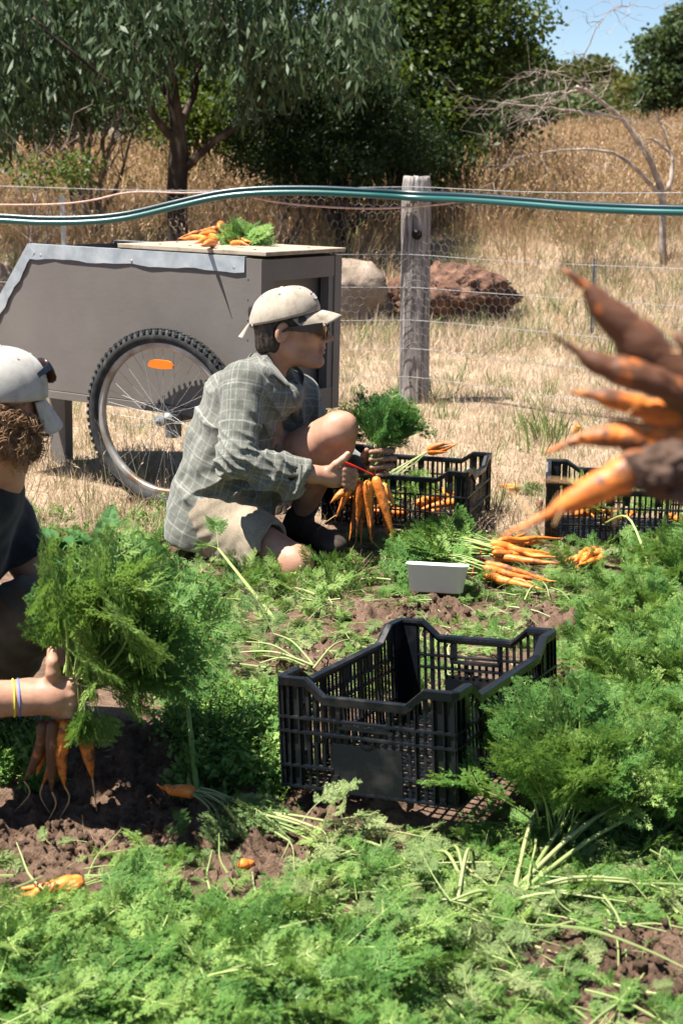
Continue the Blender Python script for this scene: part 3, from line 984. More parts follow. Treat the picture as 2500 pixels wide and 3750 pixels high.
def ground_pt(px, Y): p = on_hill(px, Y); return p
c = on_hill(1185, 12.0); boulder('large pale grey boulder behind the cart, left of the weathered post', (c.x, c.y, c.z + .14), (.60, .5, .36), 3.1, rock_grey, .12)
c = on_hill(1660, 12.0); boulder('rough red-brown boulder in the grass right of the weathered post', (c.x, c.y, c.z + .18), (.42, .3, .24), 8.2, rock_red, .5)
c = on_hill(1475, 12.1); boulder('small red-brown boulder half hidden behind the weathered post', (c.x, c.y, c.z + .15), (.15, .16, .2), 12.2, rock_red, .4)
c = on_hill(330, 12.2); boulder('low pale boulder behind the netting above the cart', (c.x, c.y, c.z + .12), (.28, .26, .22), 5.2, rock_grey, .15)
c = on_hill(10, 11.8); boulder('pale boulder at the left edge behind the netting', (c.x, c.y, c.z + .15), (.14, .25, .36), 6.6, rock_grey, .15)
# green weed tufts round the boulders and along the fence foot
pts, sc = [], []
for (px, py, n, sp) in [(1440, 1110, 16, 45), (1700, 1140, 18, 90), (1560, 1470, 10, 60), (1900, 1060, 14, 120), (2020, 1580, 9, 60), (1800, 1190, 12, 120), (1380, 1190, 10, 60), (2260, 1090, 10, 90)]:
    for q in range(n):
        p = at(px + rt.normal(0, sp), py + rt.normal(0, 25), z=.02); pts.append((p.x, p.y, gz(p.x, p.y))); sc.append(rt.uniform(1.0, 2.3))
tag(scatter('green_grass_tufts', pts, rt.normal(0, .15, (len(pts), 3)), sc, TURF[4:], rt.integers(0, 2, len(pts))), 'green grass tufts round the boulders and the fence foot', 'grass')

# ================================================================== FENCE
wood_grey = NT('weathered_post_wood').set(.9, .15)
_c = wood_grey.coord('Object', (22, 22, 1.6)); _n = wood_grey.noise(_c, 1.6, 8, .65, .6); _c2 = wood_grey.coord('Object', (90, 90, 4)); _n2 = wood_grey.noise(_c2, 1, 4, .6)
wood_grey.color(wood_grey.ramp(wood_grey.math('ADD', wood_grey.math('MULTIPLY', _n, .65), wood_grey.math('MULTIPLY', _n2, .35)), [(.36, (.035, .03, .028)), (.45, (.17, .15, .14)), (.56, (.33, .30, .28)), (.68, (.46, .42, .385))]))
wood_grey.bump(_n, .9, .012); wood_grey = wood_grey.m
wire_m = pmat('galvanised_wire', [(.35, (.20, .20, .20)), (.65, (.33, .33, .33))], 30, .6, .3, 0)
net_m = pmat('netting_wire', [(.35, (.13, .125, .12)), (.65, (.26, .25, .24))], 30, .6, .3, 0)
hose_m = NT('green_hose_rubber').set(.30, .5); hose_m.color((.006, .070, .068)); hose_m = hose_m.m
hose_dark = NT('dark_hose_rubber').set(.32, .5); hose_dark.color((.006, .028, .035)); hose_dark = hose_dark.m
string_m = pmat('faded_pink_cord', [(.35, (.42, .26, .20)), (.65, (.62, .42, .35))], 40, .8, .2)
steel_m = pmat('dull_steel', [(.35, (.10, .10, .10)), (.65, (.20, .19, .18))], 20, .6, .4, .3)
white_m = pmat('white_plastic', [(.35, (.40, .40, .39)), (.65, (.52, .52, .50))], 10, .5, .4)

POST = at(1515, 1475, z=0); POST.z = gz(POST.x, POST.y)
FL = [Vector((-4.6, 8.75, 0)), Vector((POST.x, POST.y + .02, 0)), Vector((1.66, 6.95, 0)), Vector((3.4, 5.4, 0))]
seg = [(FL[k + 1] - FL[k]).length for k in range(3)]
cum = [0, seg[0], seg[0] + seg[1], sum(seg)]


def fence_xy(s):
    for k in range(3):
        if s <= cum[k + 1] or k == 2:
            t = (s - cum[k]) / seg[k]; return FL[k].lerp(FL[k + 1], t)


fence = empty('wire_fence', (POST.x, POST.y, POST.z))
tag(fence, 'farm fence of wires and hexagon netting on a weathered timber post', 'fence')
fo = np.array(fence.location)
# the weathered post
r = np.random.default_rng(5)
k, n = 48, 64
ang = np.linspace(0, 2 * math.pi, k, endpoint=False)
V = []
for i in range(n):
    t = i / (n - 1); z = -.25 + t * 1.485
    c = np.c_[np.cos(ang), np.sin(ang), np.full(k, z)]
    rad = .080 + .006 * (1 - t)
    sq = 1 / np.maximum(np.abs(np.cos(ang)), np.abs(np.sin(ang))) ** .35
    gro = fbm(np.c_[c[:, :2] * 3.0, c[:, 2:] * .6], 3); crack = -np.clip(.12 - np.abs(pnoise(np.c_[c[:, :2] * 4.2 + 9, c[:, 2:] * .8])), 0, 1) * .06
    rr = rad * sq * (1 + .03 * gro) + crack * .7
    chamf = 1 - .10 * sstep(.95, 1, t)
    V.append(np.c_[c[:, 0] * rr * chamf, c[:, 1] * rr * chamf, np.full(k, z) + (.014 * pnoise(c * 6) if i > n - 3 else 0)])
V.append([[0, 0, 1.235]])
V = np.concatenate(V)
F = [(i * k + j, i * k + (j + 1) % k, (i + 1) * k + (j + 1) % k, (i + 1) * k + j) for i in range(n - 1) for j in range(k)] + [((n - 1) * k + j, (n - 1) * k + (j + 1) % k, n * k) for j in range(k)]
post = obj('post', np_mesh('post', V, F, wood_grey, True), fence, (0, .02, 0))
# bolt in the knot hole of the post, wire loops
pf = -.088
hole = MB().tube([(0, pf + .02, 0), (0, pf - .004, 0)], [.030, .026], 14)
dark_m = pmat('knot_hole', [(.3, (.01, .008, .007)), (.7, (.035, .028, .022))], 20, .9, .1)
h_ = hole.build('knot_hole', dark_m, post, loc=(.002, 0, .93))
MB().tube([(0, pf - .003, 0), (0, pf - .022, .004)], [.010, .010], 8).build('bolt', steel_m, h_, loc=(-.006, 0, .022))
WZ = [1.185, .83, .655, .475, .315, .155]
for zz in (.655, .315):
    a = np.linspace(-.2, math.pi + .2, 16)
    MB().tube(np.c_[.078 * np.cos(a), np.full(16, pf - .006), -.075 + .085 * np.sin(a)], .0035, 5).build('wire_loop', steel_m, post, loc=(0, 0, zz + .02))
# strained wires
for w, zz in enumerate(WZ):
    P = []
    for s in np.linspace(0, cum[3], 60):
        q = fence_xy(s); d = abs(s - cum[1])
        P.append((q.x - fo[0], q.y - fo[1] - (.095 if True else 0), zz - fo[2] - .018 * math.sin(min(d, 2.5) / 2.5 * math.pi) + .004 * math.sin(s * 3 + w)))
    MB().tube(P, .0015 if w != 0 else .0019, 5, cap=False).build('wire', wire_m, fence)
# hexagon netting: one cut length of joined wires
m = MB(); a = .0275; hx = a * math.sqrt(3)
smin, smax = cum[1] - 3.1, cum[1] + 2.6
def netp(s, z):
    q = fence_xy(s)
    wob = .012 * math.sin(s * 5 + z * 7) + .008 * math.sin(s * 13 - z * 11)
    return np.array((q.x - fo[0], q.y - fo[1] - .088 + wob, z + .01 * math.sin(s * 4.1) + .006 * math.sin(s * 17 + z * 9)))
ncol = int((smax - smin) / hx); nrow = int(1.16 / (1.5 * a))
V = []; F = []
def seg3(p, q, rr):
    d = q - p; d /= np.linalg.norm(d); u = perp(d) * rr; w = np.cross(d, u); b = len(V)
    for c in (p, q):
        for j in range(3):
            an = 2.094 * j; V.append(c + math.cos(an) * u + math.sin(an) * w)
    for j in range(3): F.append((b + j, b + (j + 1) % 3, b + 3 + (j + 1) % 3, b + 3 + j))
for i in range(ncol):
    for j in range(nrow):
        cx = smin + (i + .5 * (j % 2)) * hx; cz = .03 + j * 1.5 * a
        top = netp(cx, cz + a); l = netp(cx - hx / 2, cz + a / 2); rr_ = netp(cx + hx / 2, cz + a / 2); ld_ = netp(cx - hx / 2, cz - a / 2)
        seg3(l, top, .0007); seg3(top, rr_, .0007); seg3(ld_, l, .0010)
o = obj('netting', np_mesh('netting', np.array(V), np.array(F), [net_m]), fence); o['kind'] = 'stuff'
# thin steel picket right, white tread-in post left
q = fence_xy(cum[1] + .0)
pk = at(2165, 1235, z=0.03)
m = MB(); m.box((-.016, -.003, -.2), (.016, .003, .62)); m.box((-.003, -.02, -.2), (.003, .003, .62))
m.build('steel_picket', steel_m, fence, loc=(pk.x - fo[0], pk.y - fo[1], 0), rot=(0, 0, .5))
wp = at(228, 715, Y=12.6)
wpo = MB(); wpo.box((-.020, -.01, 0), (.020, .01, wp.z)); wpo.box((-.032, -.013, wp.z - .06), (.032, .013, wp.z - .03))
o = wpo.build('tread_in_post', white_m, None, loc=(wp.x, 12.6, 0)); tag(o, 'white plastic tread-in post in the dry grass at the left', 'fence post')


def smooth_path(P, n):
    P = np.asarray(P, float); t = np.arange(len(P)); tt = np.linspace(0, len(P) - 1, n); out = []
    for u in tt:
        i = min(int(u), len(P) - 2); f = u - i
        p0, p1, p2, p3 = P[max(i - 1, 0)], P[i], P[i + 1], P[min(i + 2, len(P) - 1)]
        out.append(.5 * (2 * p1 + (p2 - p0) * f + (2 * p0 - 5 * p1 + 4 * p2 - p3) * f * f + (3 * p1 - p0 - 3 * p2 + p3) * f ** 3))
    return np.array(out)


def fence_Y(px):   # depth of the fence line seen in a column of the photo
    best = min(np.linspace(0, cum[3], 400), key=lambda s: abs((px - 1250) / FPX - (fence_xy(s).x / (fence_xy(s).y * .985))))
    return fence_xy(best).y
hp = [(-900, 760), (-300, 785), (0, 797), (150, 805), (320, 803), (470, 787), (650, 745), (800, 712), (950, 697), (1150, 695), (1350, 704), (1515, 714), (1700, 722), (1900, 736), (2100, 752), (2300, 762), (2520, 768), (3000, 775)]
for nm, off, rad, mt, lab in (('garden_hose', -7, .0135, hose_dark, 'darker upper hose of the pair draped along the fence top'), ('garden_hose', 11, .017, hose_m, 'teal green garden hose, lower of the pair draped along the fence top')):
    P = [A(px, py + off, fence_Y(px) - .125 - (.01 if off > 0 else 0)) for px, py in hp]
    o = MB().tube(smooth_path(P, 130), rad, 10).build(nm, mt, None, smooth=True)
    tag(o, lab, 'hose')
cp = [(-300, 745), (0, 750), (200, 748), (330, 735), (440, 710), (520, 703), (680, 707), (800, 704)]
P = [A(px, py, fence_Y(px) - .11) for px, py in cp] + [A(px, py, fence_Y(px) - .115) for px, py in [(880, 708), (950, 728), (1050, 745), (1200, 758), (1340, 764)]] + [A(px, py, fence_Y(px) - .12) for px, py in [(1430, 762), (1520, 757), (1640, 745), (1700, 730)]]
o = MB().tube(smooth_path(P, 90), .0058, 6).build('cord', string_m, None, smooth=True)
tag(o, 'faded pink cord looped along the top of the netting', 'cord')

# ================================================================== CART
cart_paint = NT('grey_brown_paint').set(.62, .3)
_c = cart_paint.coord('Object'); _n = cart_paint.noise(_c, 2.2, 6, .6); _s = cart_paint.noise(cart_paint.coord('Object', (1, 1, 9)), 5, 6, .7)
_base = cart_paint.ramp(_n, [(.3, (.108, .095, .086)), (.7, (.150, .134, .122))])
_du = cart_paint.ramp(cart_paint.noise(_c, 38, 8, .75), [(.62, (0, 0, 0)), (.78, (1, 1, 1))])
_w = cart_paint.mix(cart_paint.math('MULTIPLY', _du, .35), _base, (.25, .22, .195))
_st = cart_paint.ramp(_s, [(.56, (0, 0, 0)), (.75, (1, 1, 1))])
cart_paint.color(cart_paint.mix(cart_paint.math('MULTIPLY', _st, .4), _w, (.10, .085, .075)))
cart_paint.bump(cart_paint.noise(_c, 60, 4), .12, .004); cart_paint = cart_paint.m
galv = pmat('galvanised_strip', [(.3, (.24, .27, .29)), (.5, (.33, .36, .38)), (.7, (.43, .45, .46))], 14, .45, .5, .35, bump=.15, bdist=.004)
ply = NT('dusty_plywood').set(.85, .2)
_c = ply.coord('Object'); _n = ply.noise(ply.coord('Object', (1.5, 14, 14)), 3, 6, .6); _d = ply.ramp(ply.noise(_c, 16, 8, .75), [(.5, (0, 0, 0)), (.66, (1, 1, 1))])
ply.color(ply.mix(ply.math('MULTIPLY', _d, .75), ply.ramp(_n, [(.3, (.25, .195, .14)), (.7, (.39, .325, .25))]), (.19, .13, .095)))
ply.bump(_n, .3, .004); ply = ply.m
rubber = pmat('tyre_rubber', [(.35, (.014, .015, .016)), (.6, (.034, .035, .036)), (.8, (.10, .095, .085))], 26, .8, .3, bump=.2)
rimm = pmat('rim_alloy', [(.34, (.20, .12, .075)), (.48, (.33, .30, .27)), (.7, (.50, .49, .47))], 9, .45, .5, .55)
spoke_m = pmat('spoke_steel', [(.3, (.22, .215, .21)), (.7, (.36, .36, .355))], 30, .5, .4, .3)
orange_pl = NT('orange_reflector').set(.25, .6); orange_pl.color((.75, .17, .012)); orange_pl = orange_pl.m
screw_m = pmat('screw_head', [(.3, (.30, .30, .31)), (.7, (.5, .5, .5))], 30, .4, .5, .7)
wood_brown = pmat('raw_timber', [(.3, (.17, .12, .08)), (.7, (.30, .22, .15))], 12, .85, .2)

CO = Vector((-.3065, 5.30, .3765)); CW, CL, CHH = .57, 1.144, .585
cart = empty('garden_cart', CO, Euler((-.019, .018, -.540), 'XYZ'))
# local: x to the right end (0) and -x leftwards, y away from the camera, z up
cart.rotation_mode = 'XYZ'
tag(cart, 'grey-brown plywood garden cart on bicycle wheels by the fence', 'cart')
prof = [(0, 0), (0, CHH), (-CL, CHH), (-CL - .30, CHH - .40), (-CL - .30, CHH - .52), (-CL - .16, 0)]
prof = prof[::-1]
for nm, y0, y1 in (('side_panel', 0, .016), ('side_panel', CW - .016, CW)):
    MB().prism([(p[0] - .05 if abs(p[0]) < 1e-6 else p[0], p[1]) for p in prof], (y0, y1)).build(nm, cart_paint, cart)
MB().box((-CL - .15, .016, .02), (-.05, CW - .016, .035)).build('floor_panel', cart_paint, cart)
# sill strip below the side panel, gap line above it
MB().box((-CL - .16, -.012, -.032), (-.052, .03, -.003)).build('sill', cart_paint, cart)
MB().box((-CL - .16, CW - .03, -.032), (-.052, CW + .012, -.003)).build('sill', cart_paint, cart)
# corner posts and end frame
for y0 in (-.003, CW - .047):
    MB().box((-.05, y0, -.035), (0, y0 + .05, CHH - .002)).build('corner_post', cart_paint, cart)
MB().box((-.046, .047, CHH - .085), (-.003, CW - .047, CHH - .004)).build('end_rail', cart_paint, cart)
MB().box((-.046, .047, -.03), (-.003, CW - .047, .055)).build('end_rail', cart_paint, cart)
for (a, b) in ((.047, .085), (CW - .085, CW - .047)):
    MB().box((-.044, a, .055), (-.006, b, CHH - .085)).build('end_stile', cart_paint, cart)
MB().box((-.075, .02, .04), (-.062, CW - .02, CHH - .06)).build('end_panel', cart_paint, cart)
# sloping front panel
V = []
mfp = MB()
a0, a1 = np.array([-CL, CHH - .006]), np.array([-CL - .30, CHH - .406])
mfp.add([(a0[0], .016, a0[1]), (a0[0], CW - .016, a0[1]), (a1[0], CW - .016, a1[1]), (a1[0], .016, a1[1]),
         (a0[0], .016, a0[1] - .014), (a0[0], CW - .016, a0[1] - .014), (a1[0], CW - .016, a1[1] - .014), (a1[0], .016, a1[1] - .014)],
        [(0, 1, 2, 3), (7, 6, 5, 4), (0, 4, 5, 1), (1, 5, 6, 2), (2, 6, 7, 3), (3, 7, 4, 0)])
mfp.build('front_panel', cart_paint, cart)
# galvanised angle strips with wavy lower edge, over the top edges
def strip(x0, x1, z0, z1, y, out, w=.052, seed=0, lip=.03):
    n = 24; r = np.random.default_rng(seed); V = []; F = []
    d = np.array([x1 - x0, z1 - z0]); L = np.linalg.norm(d); d /= L; nrm = np.array([-d[1], d[0]])
    if nrm[1] > 0: nrm = -nrm
    for i in range(n + 1):
        t = i / n; p = np.array([x0, z0]) + d * L * t
        wv = .0035 * math.sin(t * 21 + seed) + .002 * math.sin(t * 47)
        o = out * (.004 + .003 * abs(math.sin(t * 17 + seed)))
        q = p + nrm * (w + wv)
        V += [(p[0], y - out * lip, p[1] + .005), (p[0], y + out * .004, p[1] + .005), (q[0], y + o, q[1])]
        if i:
            b = 3 * (i - 1); F += [(b, b + 1, b + 4, b + 3), (b + 1, b + 2, b + 5, b + 4)]
    o = obj('metal_strip', np_mesh('metal_strip', V, F, galv), cart)
    so = o.modifiers.new('thick', 'SOLIDIFY'); so.thickness = .0015
    for t in ((.06, .5, .955) if L > .6 else (.12, .85)):
        p = np.array([x0, z0]) + d * L * t + nrm * w * .72
        MB().tube([(p[0], y + out * .004, p[1]), (p[0], y + out * .0072, p[1])], [.0065, .005], 8).build('screw', screw_m, o)
strip(-CL + .002, -.075, CHH, CHH, 0, -1, .052, 1)
strip(-CL - .002, -CL - .30, CHH, CHH - .40, 0, -1, .045, 2)
strip(-CL + .002, -.40, CHH, CHH, CW, 1, .052, 3)
strip(-CL - .002, -CL - .30, CHH, CHH - .40, CW, 1, .045, 4)
# lid board
lid = MB(); lid.box((-.69, .01, CHH + .010), (.012, CW + .01, CHH + .026))
lid = lid.build('lid', ply, cart)
mb = lid.modifiers.new('edge', 'BEVEL'); mb.width = .002
for q, (x, y) in enumerate(((-.55, .10), (-.42, .12), (-.62, .30), (-.10, .10), (-.05, .40))):
    MB().tube([(x, y, CHH + .026), (x, y, CHH + .029)], .006, 8).build('screw', steel_m, lid)
# little nails down the corner post joint
for q in range(7):
    MB().tube([(-.062, .0, .06 + q * .075), (-.062, -.002, .06 + q * .075)], .003, 6).build('nail', steel_m, cart)
# leg
legp = at(225, 1690, z=.0); 
li = Matrix.Translation(CO) @ Euler((-.019, .018, -.540)).to_matrix().to_4x4()
lloc = li.inverted() @ legp
for yy in (lloc.y,):
    MB().box((lloc.x - .045, yy - .02, -CO.z - .035), (lloc.x + .045, yy + .03, .03)).build('leg', cart_paint, cart)

# wheels
WR = .350
_o = li.inverted() @ Vector((0, 0, CAM_H)); _d = (li.inverted() @ at(601, 1536, Y=5.0)) - _o
hl = _o + _d * ((-.085 - _o.y) / _d.y)
rw = np.random.default_rng(3)


def make_wheel(parent, loc, tilt=(0, 0, 0)):
    w = empty('wheel', loc, tilt); w.parent = parent
    # axle along local y
    a = np.linspace(0, 2 * math.pi, 72, endpoint=False)
    ring = lambda R_, yy=0.0: np.c_[R_ * np.cos(a), np.full(72, yy), R_ * np.sin(a)]
    tm = MB().tube(ring(WR - .030), .027, 14, closed=True).build('tyre', rubber, w, smooth=True)
    kn = MB()
    for i in range(74):
        for (yy, wd, off, hh) in ((-.019, .008, 0, .007), (.019, .008, .5, .007), (-.006, .006, .25, .008), (.006, .006, .75, .008)):
            an = 2 * math.pi * (i + off) / 74; ca, sa = math.cos(an), math.sin(an)
            rr0 = WR - .030 + math.sqrt(max(0, .0268 ** 2 - yy * yy)) - .002
            def M(V, ca=ca, sa=sa): return np.c_[V[:, 0] * ca - V[:, 2] * sa, V[:, 1], V[:, 0] * sa + V[:, 2] * ca]
            kn.box((rr0, yy - wd, -.0062), (rr0 + hh, yy + wd, .0062), M)
    k_ = kn.build('tread', rubber, tm); k_['kind'] = 'stuff'
    # rim: a real section swept round
    sec = [(.276, -.012), (.282, -.0135), (.301, -.0135), (.304, -.011), (.297, -.009), (.289, 0), (.297, .009), (.304, .011), (.301, .0135), (.282, .0135), (.276, .012)]
    V = []; F = []; n = len(sec)
    for i in range(72):
        ca, sa = math.cos(a[i]), math.sin(a[i])
        for (rr, yy) in sec: V.append((rr * ca, yy, rr * sa))
    for i in range(72):
        for j in range(n): F.append((i * n + j, i * n + (j + 1) % n, ((i + 1) % 72) * n + (j + 1) % n, ((i + 1) % 72) * n + j))
    obj('rim', np_mesh('rim', V, F, rimm, True), w)
    hb = MB(); hb.tube([(0, -.034, 0), (0, -.032, 0), (0, -.024, 0), (0, -.018, 0), (0, .018, 0), (0, .024, 0), (0, .032, 0), (0, .034, 0)], [.010, .022, .022, .012, .012, .022, .022, .010], 16)
    hb.build('hub', spoke_m, w, smooth=False)
    ax = MB(); ax.tube([(0, -.062, 0), (0, .10, 0)], .0055, 8); ax.build('axle', spoke_m, w)
    MB().tube([(0, -.050, 0), (0, -.040, 0)], .0105, 6).build('axle_nut', spoke_m, w)
    sm = MB().tube([(0, 0, 0), (0, 0, 1)], [1, 1], 5, cap=False).mesh('spoke', spoke_m)
    for i in range(36):
        an = 2 * math.pi * i / 36; sd = -1 if i % 2 else 1; cr = (1 if (i // 2) % 2 else -1) * 1.05
        p0 = Vector((.021 * math.cos(an + cr), sd * .028, .021 * math.sin(an + cr))); p1 = Vector((.278 * math.cos(an), sd * .002, .278 * math.sin(an)))
        d = p1 - p0
        so = obj('spoke', sm, w, p0); so.rotation_mode = 'QUATERNION'; so.rotation_quaternion = d.to_track_quat('Z', 'Y'); so.scale = (.00085, .00085, d.length)
    ref = MB()
    n = 12
    poly = [(-.055 + .11 * i / n, .215 + .018 * (1 - ((i / n - .5) * 2) ** 4) ** .5) for i in range(n + 1)] + [(.055 - .11 * i / n, .215 - .010 - .006 * (1 - ((i / n - .5) * 2) ** 2)) for i in range(n + 1)]
    ref.prism(poly[::-1], (-.020, -.010)); ro = ref.build('reflector', orange_pl, w, loc=(0, -.002, .0))
    return w


make_wheel(cart, (hl.x, hl.y, hl.z), (.019, 0, 0.09))
make_wheel(cart, (hl.x - .05, CW + .05, hl.z), (0, 0, 3.14))
# axle bracket between wheel and box
MB().box((hl.x - .02, -.05, -.12), (hl.x + .02, .0, -.03)).build('axle_bracket', steel_m, cart)
MB().box((hl.x - .03, .0, hl.z - .02), (hl.x + .03, CW, -.032)).build('axle_beam', cart_paint, cart)

# ================================================================== CRATES AND TUB
crate_pl = NT('black_crate_plastic').set(.38, .32)
_c = crate_pl.coord('Object'); _n = crate_pl.noise(_c, 14, 8, .7); _n2 = crate_pl.noise(_c, 3.5, 3)
_d = crate_pl.ramp(crate_pl.math('ADD', crate_pl.math('MULTIPLY', _n, .6), crate_pl.math('MULTIPLY', _n2, .4)), [(.50, (0, 0, 0)), (.72, (1, 1, 1))])
crate_pl.color(crate_pl.mix(crate_pl.math('MULTIPLY', _d, .26), (.005, .0065, .009), (.11, .09, .075)))
_r = crate_pl.n('ShaderNodeMapRange'); _r.inputs[3].default_value = .27; _r.inputs[4].default_value = .75
crate_pl.l(_d, _r.inputs[0]); crate_pl.l(_r.outputs[0], crate_pl.b.inputs['Roughness'])
crate_pl = crate_pl.m


def crate(label, q, A_, B_, h, style):
    """A_ front width (x), B_ depth (y). q = (x,y,z, yaw, ry, rx)"""
    root = empty('harvest_crate', q[:3], Euler((q[5], q[4], q[3]), 'XYZ')); tag(root, label, 'crate', 'black plastic harvest crates')
    dip = .034 if style == 0 else .030
    walls = [('end_wall', A_, lambda s, n, z: (s, n, z), A_ <= B_), ('side_wall', B_, lambda s, n, z: (A_ - n, s, z), B_ < A_),
             ('end_wall', A_, lambda s, n, z: (A_ - s, B_ - n, z), A_ <= B_), ('side_wall', B_, lambda s, n, z: (n, B_ - s, z), B_ < A_)]
    for (nm, L, f, short) in walls:
        nm = 'end_wall' if short else 'side_wall'
        def top(s):
            e = min(s, L - s) / L
            a, b = (.17, .27) if short else (.13, .21)
            return h - dip * sstep(a, b, e)
        m = MB()
        def bx(s0, s1, z0, z1, n0, n1):
            m.box((s0, n0, z0), (s1, n1, z1), lambda V: np.array([f(s, n, z) for s, n, z in V]))
        T = .004
        ang = []
        cz = .052 if style == 0 else .045
        # corner plates with ribs
        for (s0, s1) in ((.004, cz), (L - cz, L - .004)):
            bx(s0, s1, .004, h - .012, .010, .014)
            for rr in (np.linspace(s0, s1 - .003, 3)): bx(rr, rr + .0028, .002, h - .012, .0012, .010)
        # vertical slats
        plate = short and style == 0
        p0, p1 = L * .315, L * .70
        pitch = .0172 if style == 0 else .0185
        ncell = int((L - 2 * cz) / pitch); pitch = (L - 2 * cz) / ncell
        hand = (L * .36, L * .64, h - dip - .058, h - dip - .022)
        for i in range(ncell + 1):
            s = cz + i * pitch; wide = (i % 5 == 0)
            w = .0075 if wide else .0046
            zt = top(s) - .016
            if short and hand[0] < s < hand[1]:
                bx(s - w, s + w * .4, .006, hand[2], .007, .007 + T) if not (plate and p0 < s < p1) else bx(s - w, s + w * .4, .105, hand[2], .007, .007 + T)
            elif plate and p0 < s < p1:
                bx(s - w, s + w * .4, .105, zt, .007, .007 + T)
            else:
                bx(s - w, s + w * .4, .006, zt, .007, .007 + T)
                if wide: bx(s - w * .5, s - w * .5 + .0025, .004, zt, .001, .007)
        # horizontal ribs
        ribs = [.004, .048, .120, .150] if style == 0 else [.004, .062, .125]
        for z0 in ribs:
            if plate and z0 == .048:
                bx(.002, p0, z0, z0 + .0045, .0005, .013); bx(p1, L - .002, z0, z0 + .0045, .0005, .013)
            else: bx(.002, L - .002, z0, z0 + .0048, .0005, .013)
        if plate:
            bx(p0, p1, .008, .106, .004, .0085)
            bx(p0, p0 + .012, .008, .04, .000, .004)
            for a in np.linspace(.0, math.pi, 9)[:-1]:
                c = (p0 + p1) / 2 + .014 * math.cos(a); z = .118 - .012 * math.sin(a)
                bx(c - .003, c + .003, z - .003, z + .003, .002, .0075)
        if short:
            bx(hand[0] - .006, hand[1] + .006, hand[2] - .007, hand[2], .003, .016)
            for e in (hand[0], hand[1]): bx(e - .008, e, hand[2], hand[3] + .006, .003, .013)
        if not short:
            for e in np.linspace(.12, .88, 5):
                bx(L * e - .010, L * e + .010, h * .62, top(L * e) - .016, .005, .0105)
        m.build(nm, crate_pl, root)
    # rim that follows the raised corners
    V = []; F = []
    path = []
    for (nm, L, f, short) in walls:
        a, b = (.17, .27) if short else (.13, .21)
        for e in sorted([.02, a, (a + b) / 2, b, .5, 1 - b, 1 - (a + b) / 2, 1 - a, .98]):
            s = e * L; ee = min(e, 1 - e)
            path.append((f, s, h - dip * sstep(a, b, ee)))
    for (f, s, z) in path:
        for (n, dz) in ((-.003, 0), (.004, .0025), (.016, 0), (.017, -.006), (.012, -.016), (.006, -.018), (-.001, -.017)):
            V.append(f(s, n, z + dz))
    n, k = len(path), 7
    for i in range(n):
        for j in range(k): F.append((i * k + j, ((i + 1) % n) * k + j, ((i + 1) % n) * k + (j + 1) % k, i * k + (j + 1) % k))
    obj('rim', np_mesh('rim', V, F, crate_pl), root)
    fl = MB()
    for s in np.arange(.03, A_ - .02, .024): fl.box((s, .012, .003), (s + .006, B_ - .012, .007))
    for s in np.arange(.03, B_ - .02, .024): fl.box((.012, s, .0035), (A_ - .012, s + .006, .0078))
    fl.build('floor', crate_pl, root)
    return root


crate('empty black harvest crate tilted on the soil in the foreground', (-.1276, 2.7356, .040, -.4722, -.0775, -.0769), .40, .60, .236, 0)
cm = at(1708, 1957, z=.0)
CM_YAW = -.33
cmx = Vector((math.cos(CM_YAW), math.sin(CM_YAW), 0)); 
cM = cm - cmx * .56
crate('black harvest crate with carrots in it beside the kneeling man', (cM.x, cM.y, .006, CM_YAW, 0, 0), .56, .38, .222, 1)
cr_ = at(1990, 1990, z=0)
crate('black harvest crate at the right edge behind the carrot tops', (cr_.x, cr_.y, .006, -.15, 0, 0), .56, .38, .222, 1)

# white tub
tub_m = NT('milky_plastic').set(.35, .4); tub_m.color((.70, .71, .72))
tub_m.b.inputs['Subsurface Weight'].default_value = 0.0
tub_m = tub_m.m
tp = at(1490, 2128, z=.07); tp2 = at(1715, 2132, z=.07)
tl = (tp2 - tp).length
tub = MB()
def rrect(w, d, r, n=5):
    out = []
    for cx, cy, a0 in ((w / 2 - r, d / 2 - r, 0), (-w / 2 + r, d / 2 - r, math.pi / 2), (-w / 2 + r, -d / 2 + r, math.pi), (w / 2 - r, -d / 2 + r, 1.5 * math.pi)):
        for i in range(n + 1):
            a = a0 + math.pi / 2 * i / n; out.append((cx + r * math.cos(a), cy + r * math.sin(a)))
    return out
def ring(w, d, r, z): return [(x, y, z) for x, y in rrect(w, d, r)]
rings = [ring(tl * .80, .095, .02, 0), ring(tl * .88, .11, .022, .004), ring(tl, .13, .025, .082), ring(tl * 1.035, .137, .027, .083), ring(tl * 1.035, .137, .027, .086), ring(tl * .985, .126, .024, .086), ring(tl * .87, .106, .021, .008), ring(tl * .8, .09, .02, .006)]
V = np.concatenate([np.array(r_) for r_ in rings]); k = len(rings[0]); F = []
for i in range(len(rings) - 1):
    for j in range(k): F.append((i * k + j, i * k + (j + 1) % k, (i + 1) * k + (j + 1) % k, (i + 1) * k + j))
F.append(tuple(range(k - 1, -1, -1))); F.append(tuple((len(rings) - 1) * k + j for j in range(k)))
to = obj('plastic_tub', np_mesh('plastic_tub', V, F, tub_m, True), None, ((tp.x + tp2.x) / 2, (tp.y + tp2.y) / 2 + .06, .020), (-.22, .03, -.10))
tag(to, 'shallow white plastic tub on the soil beside the bunched carrots', 'tub')

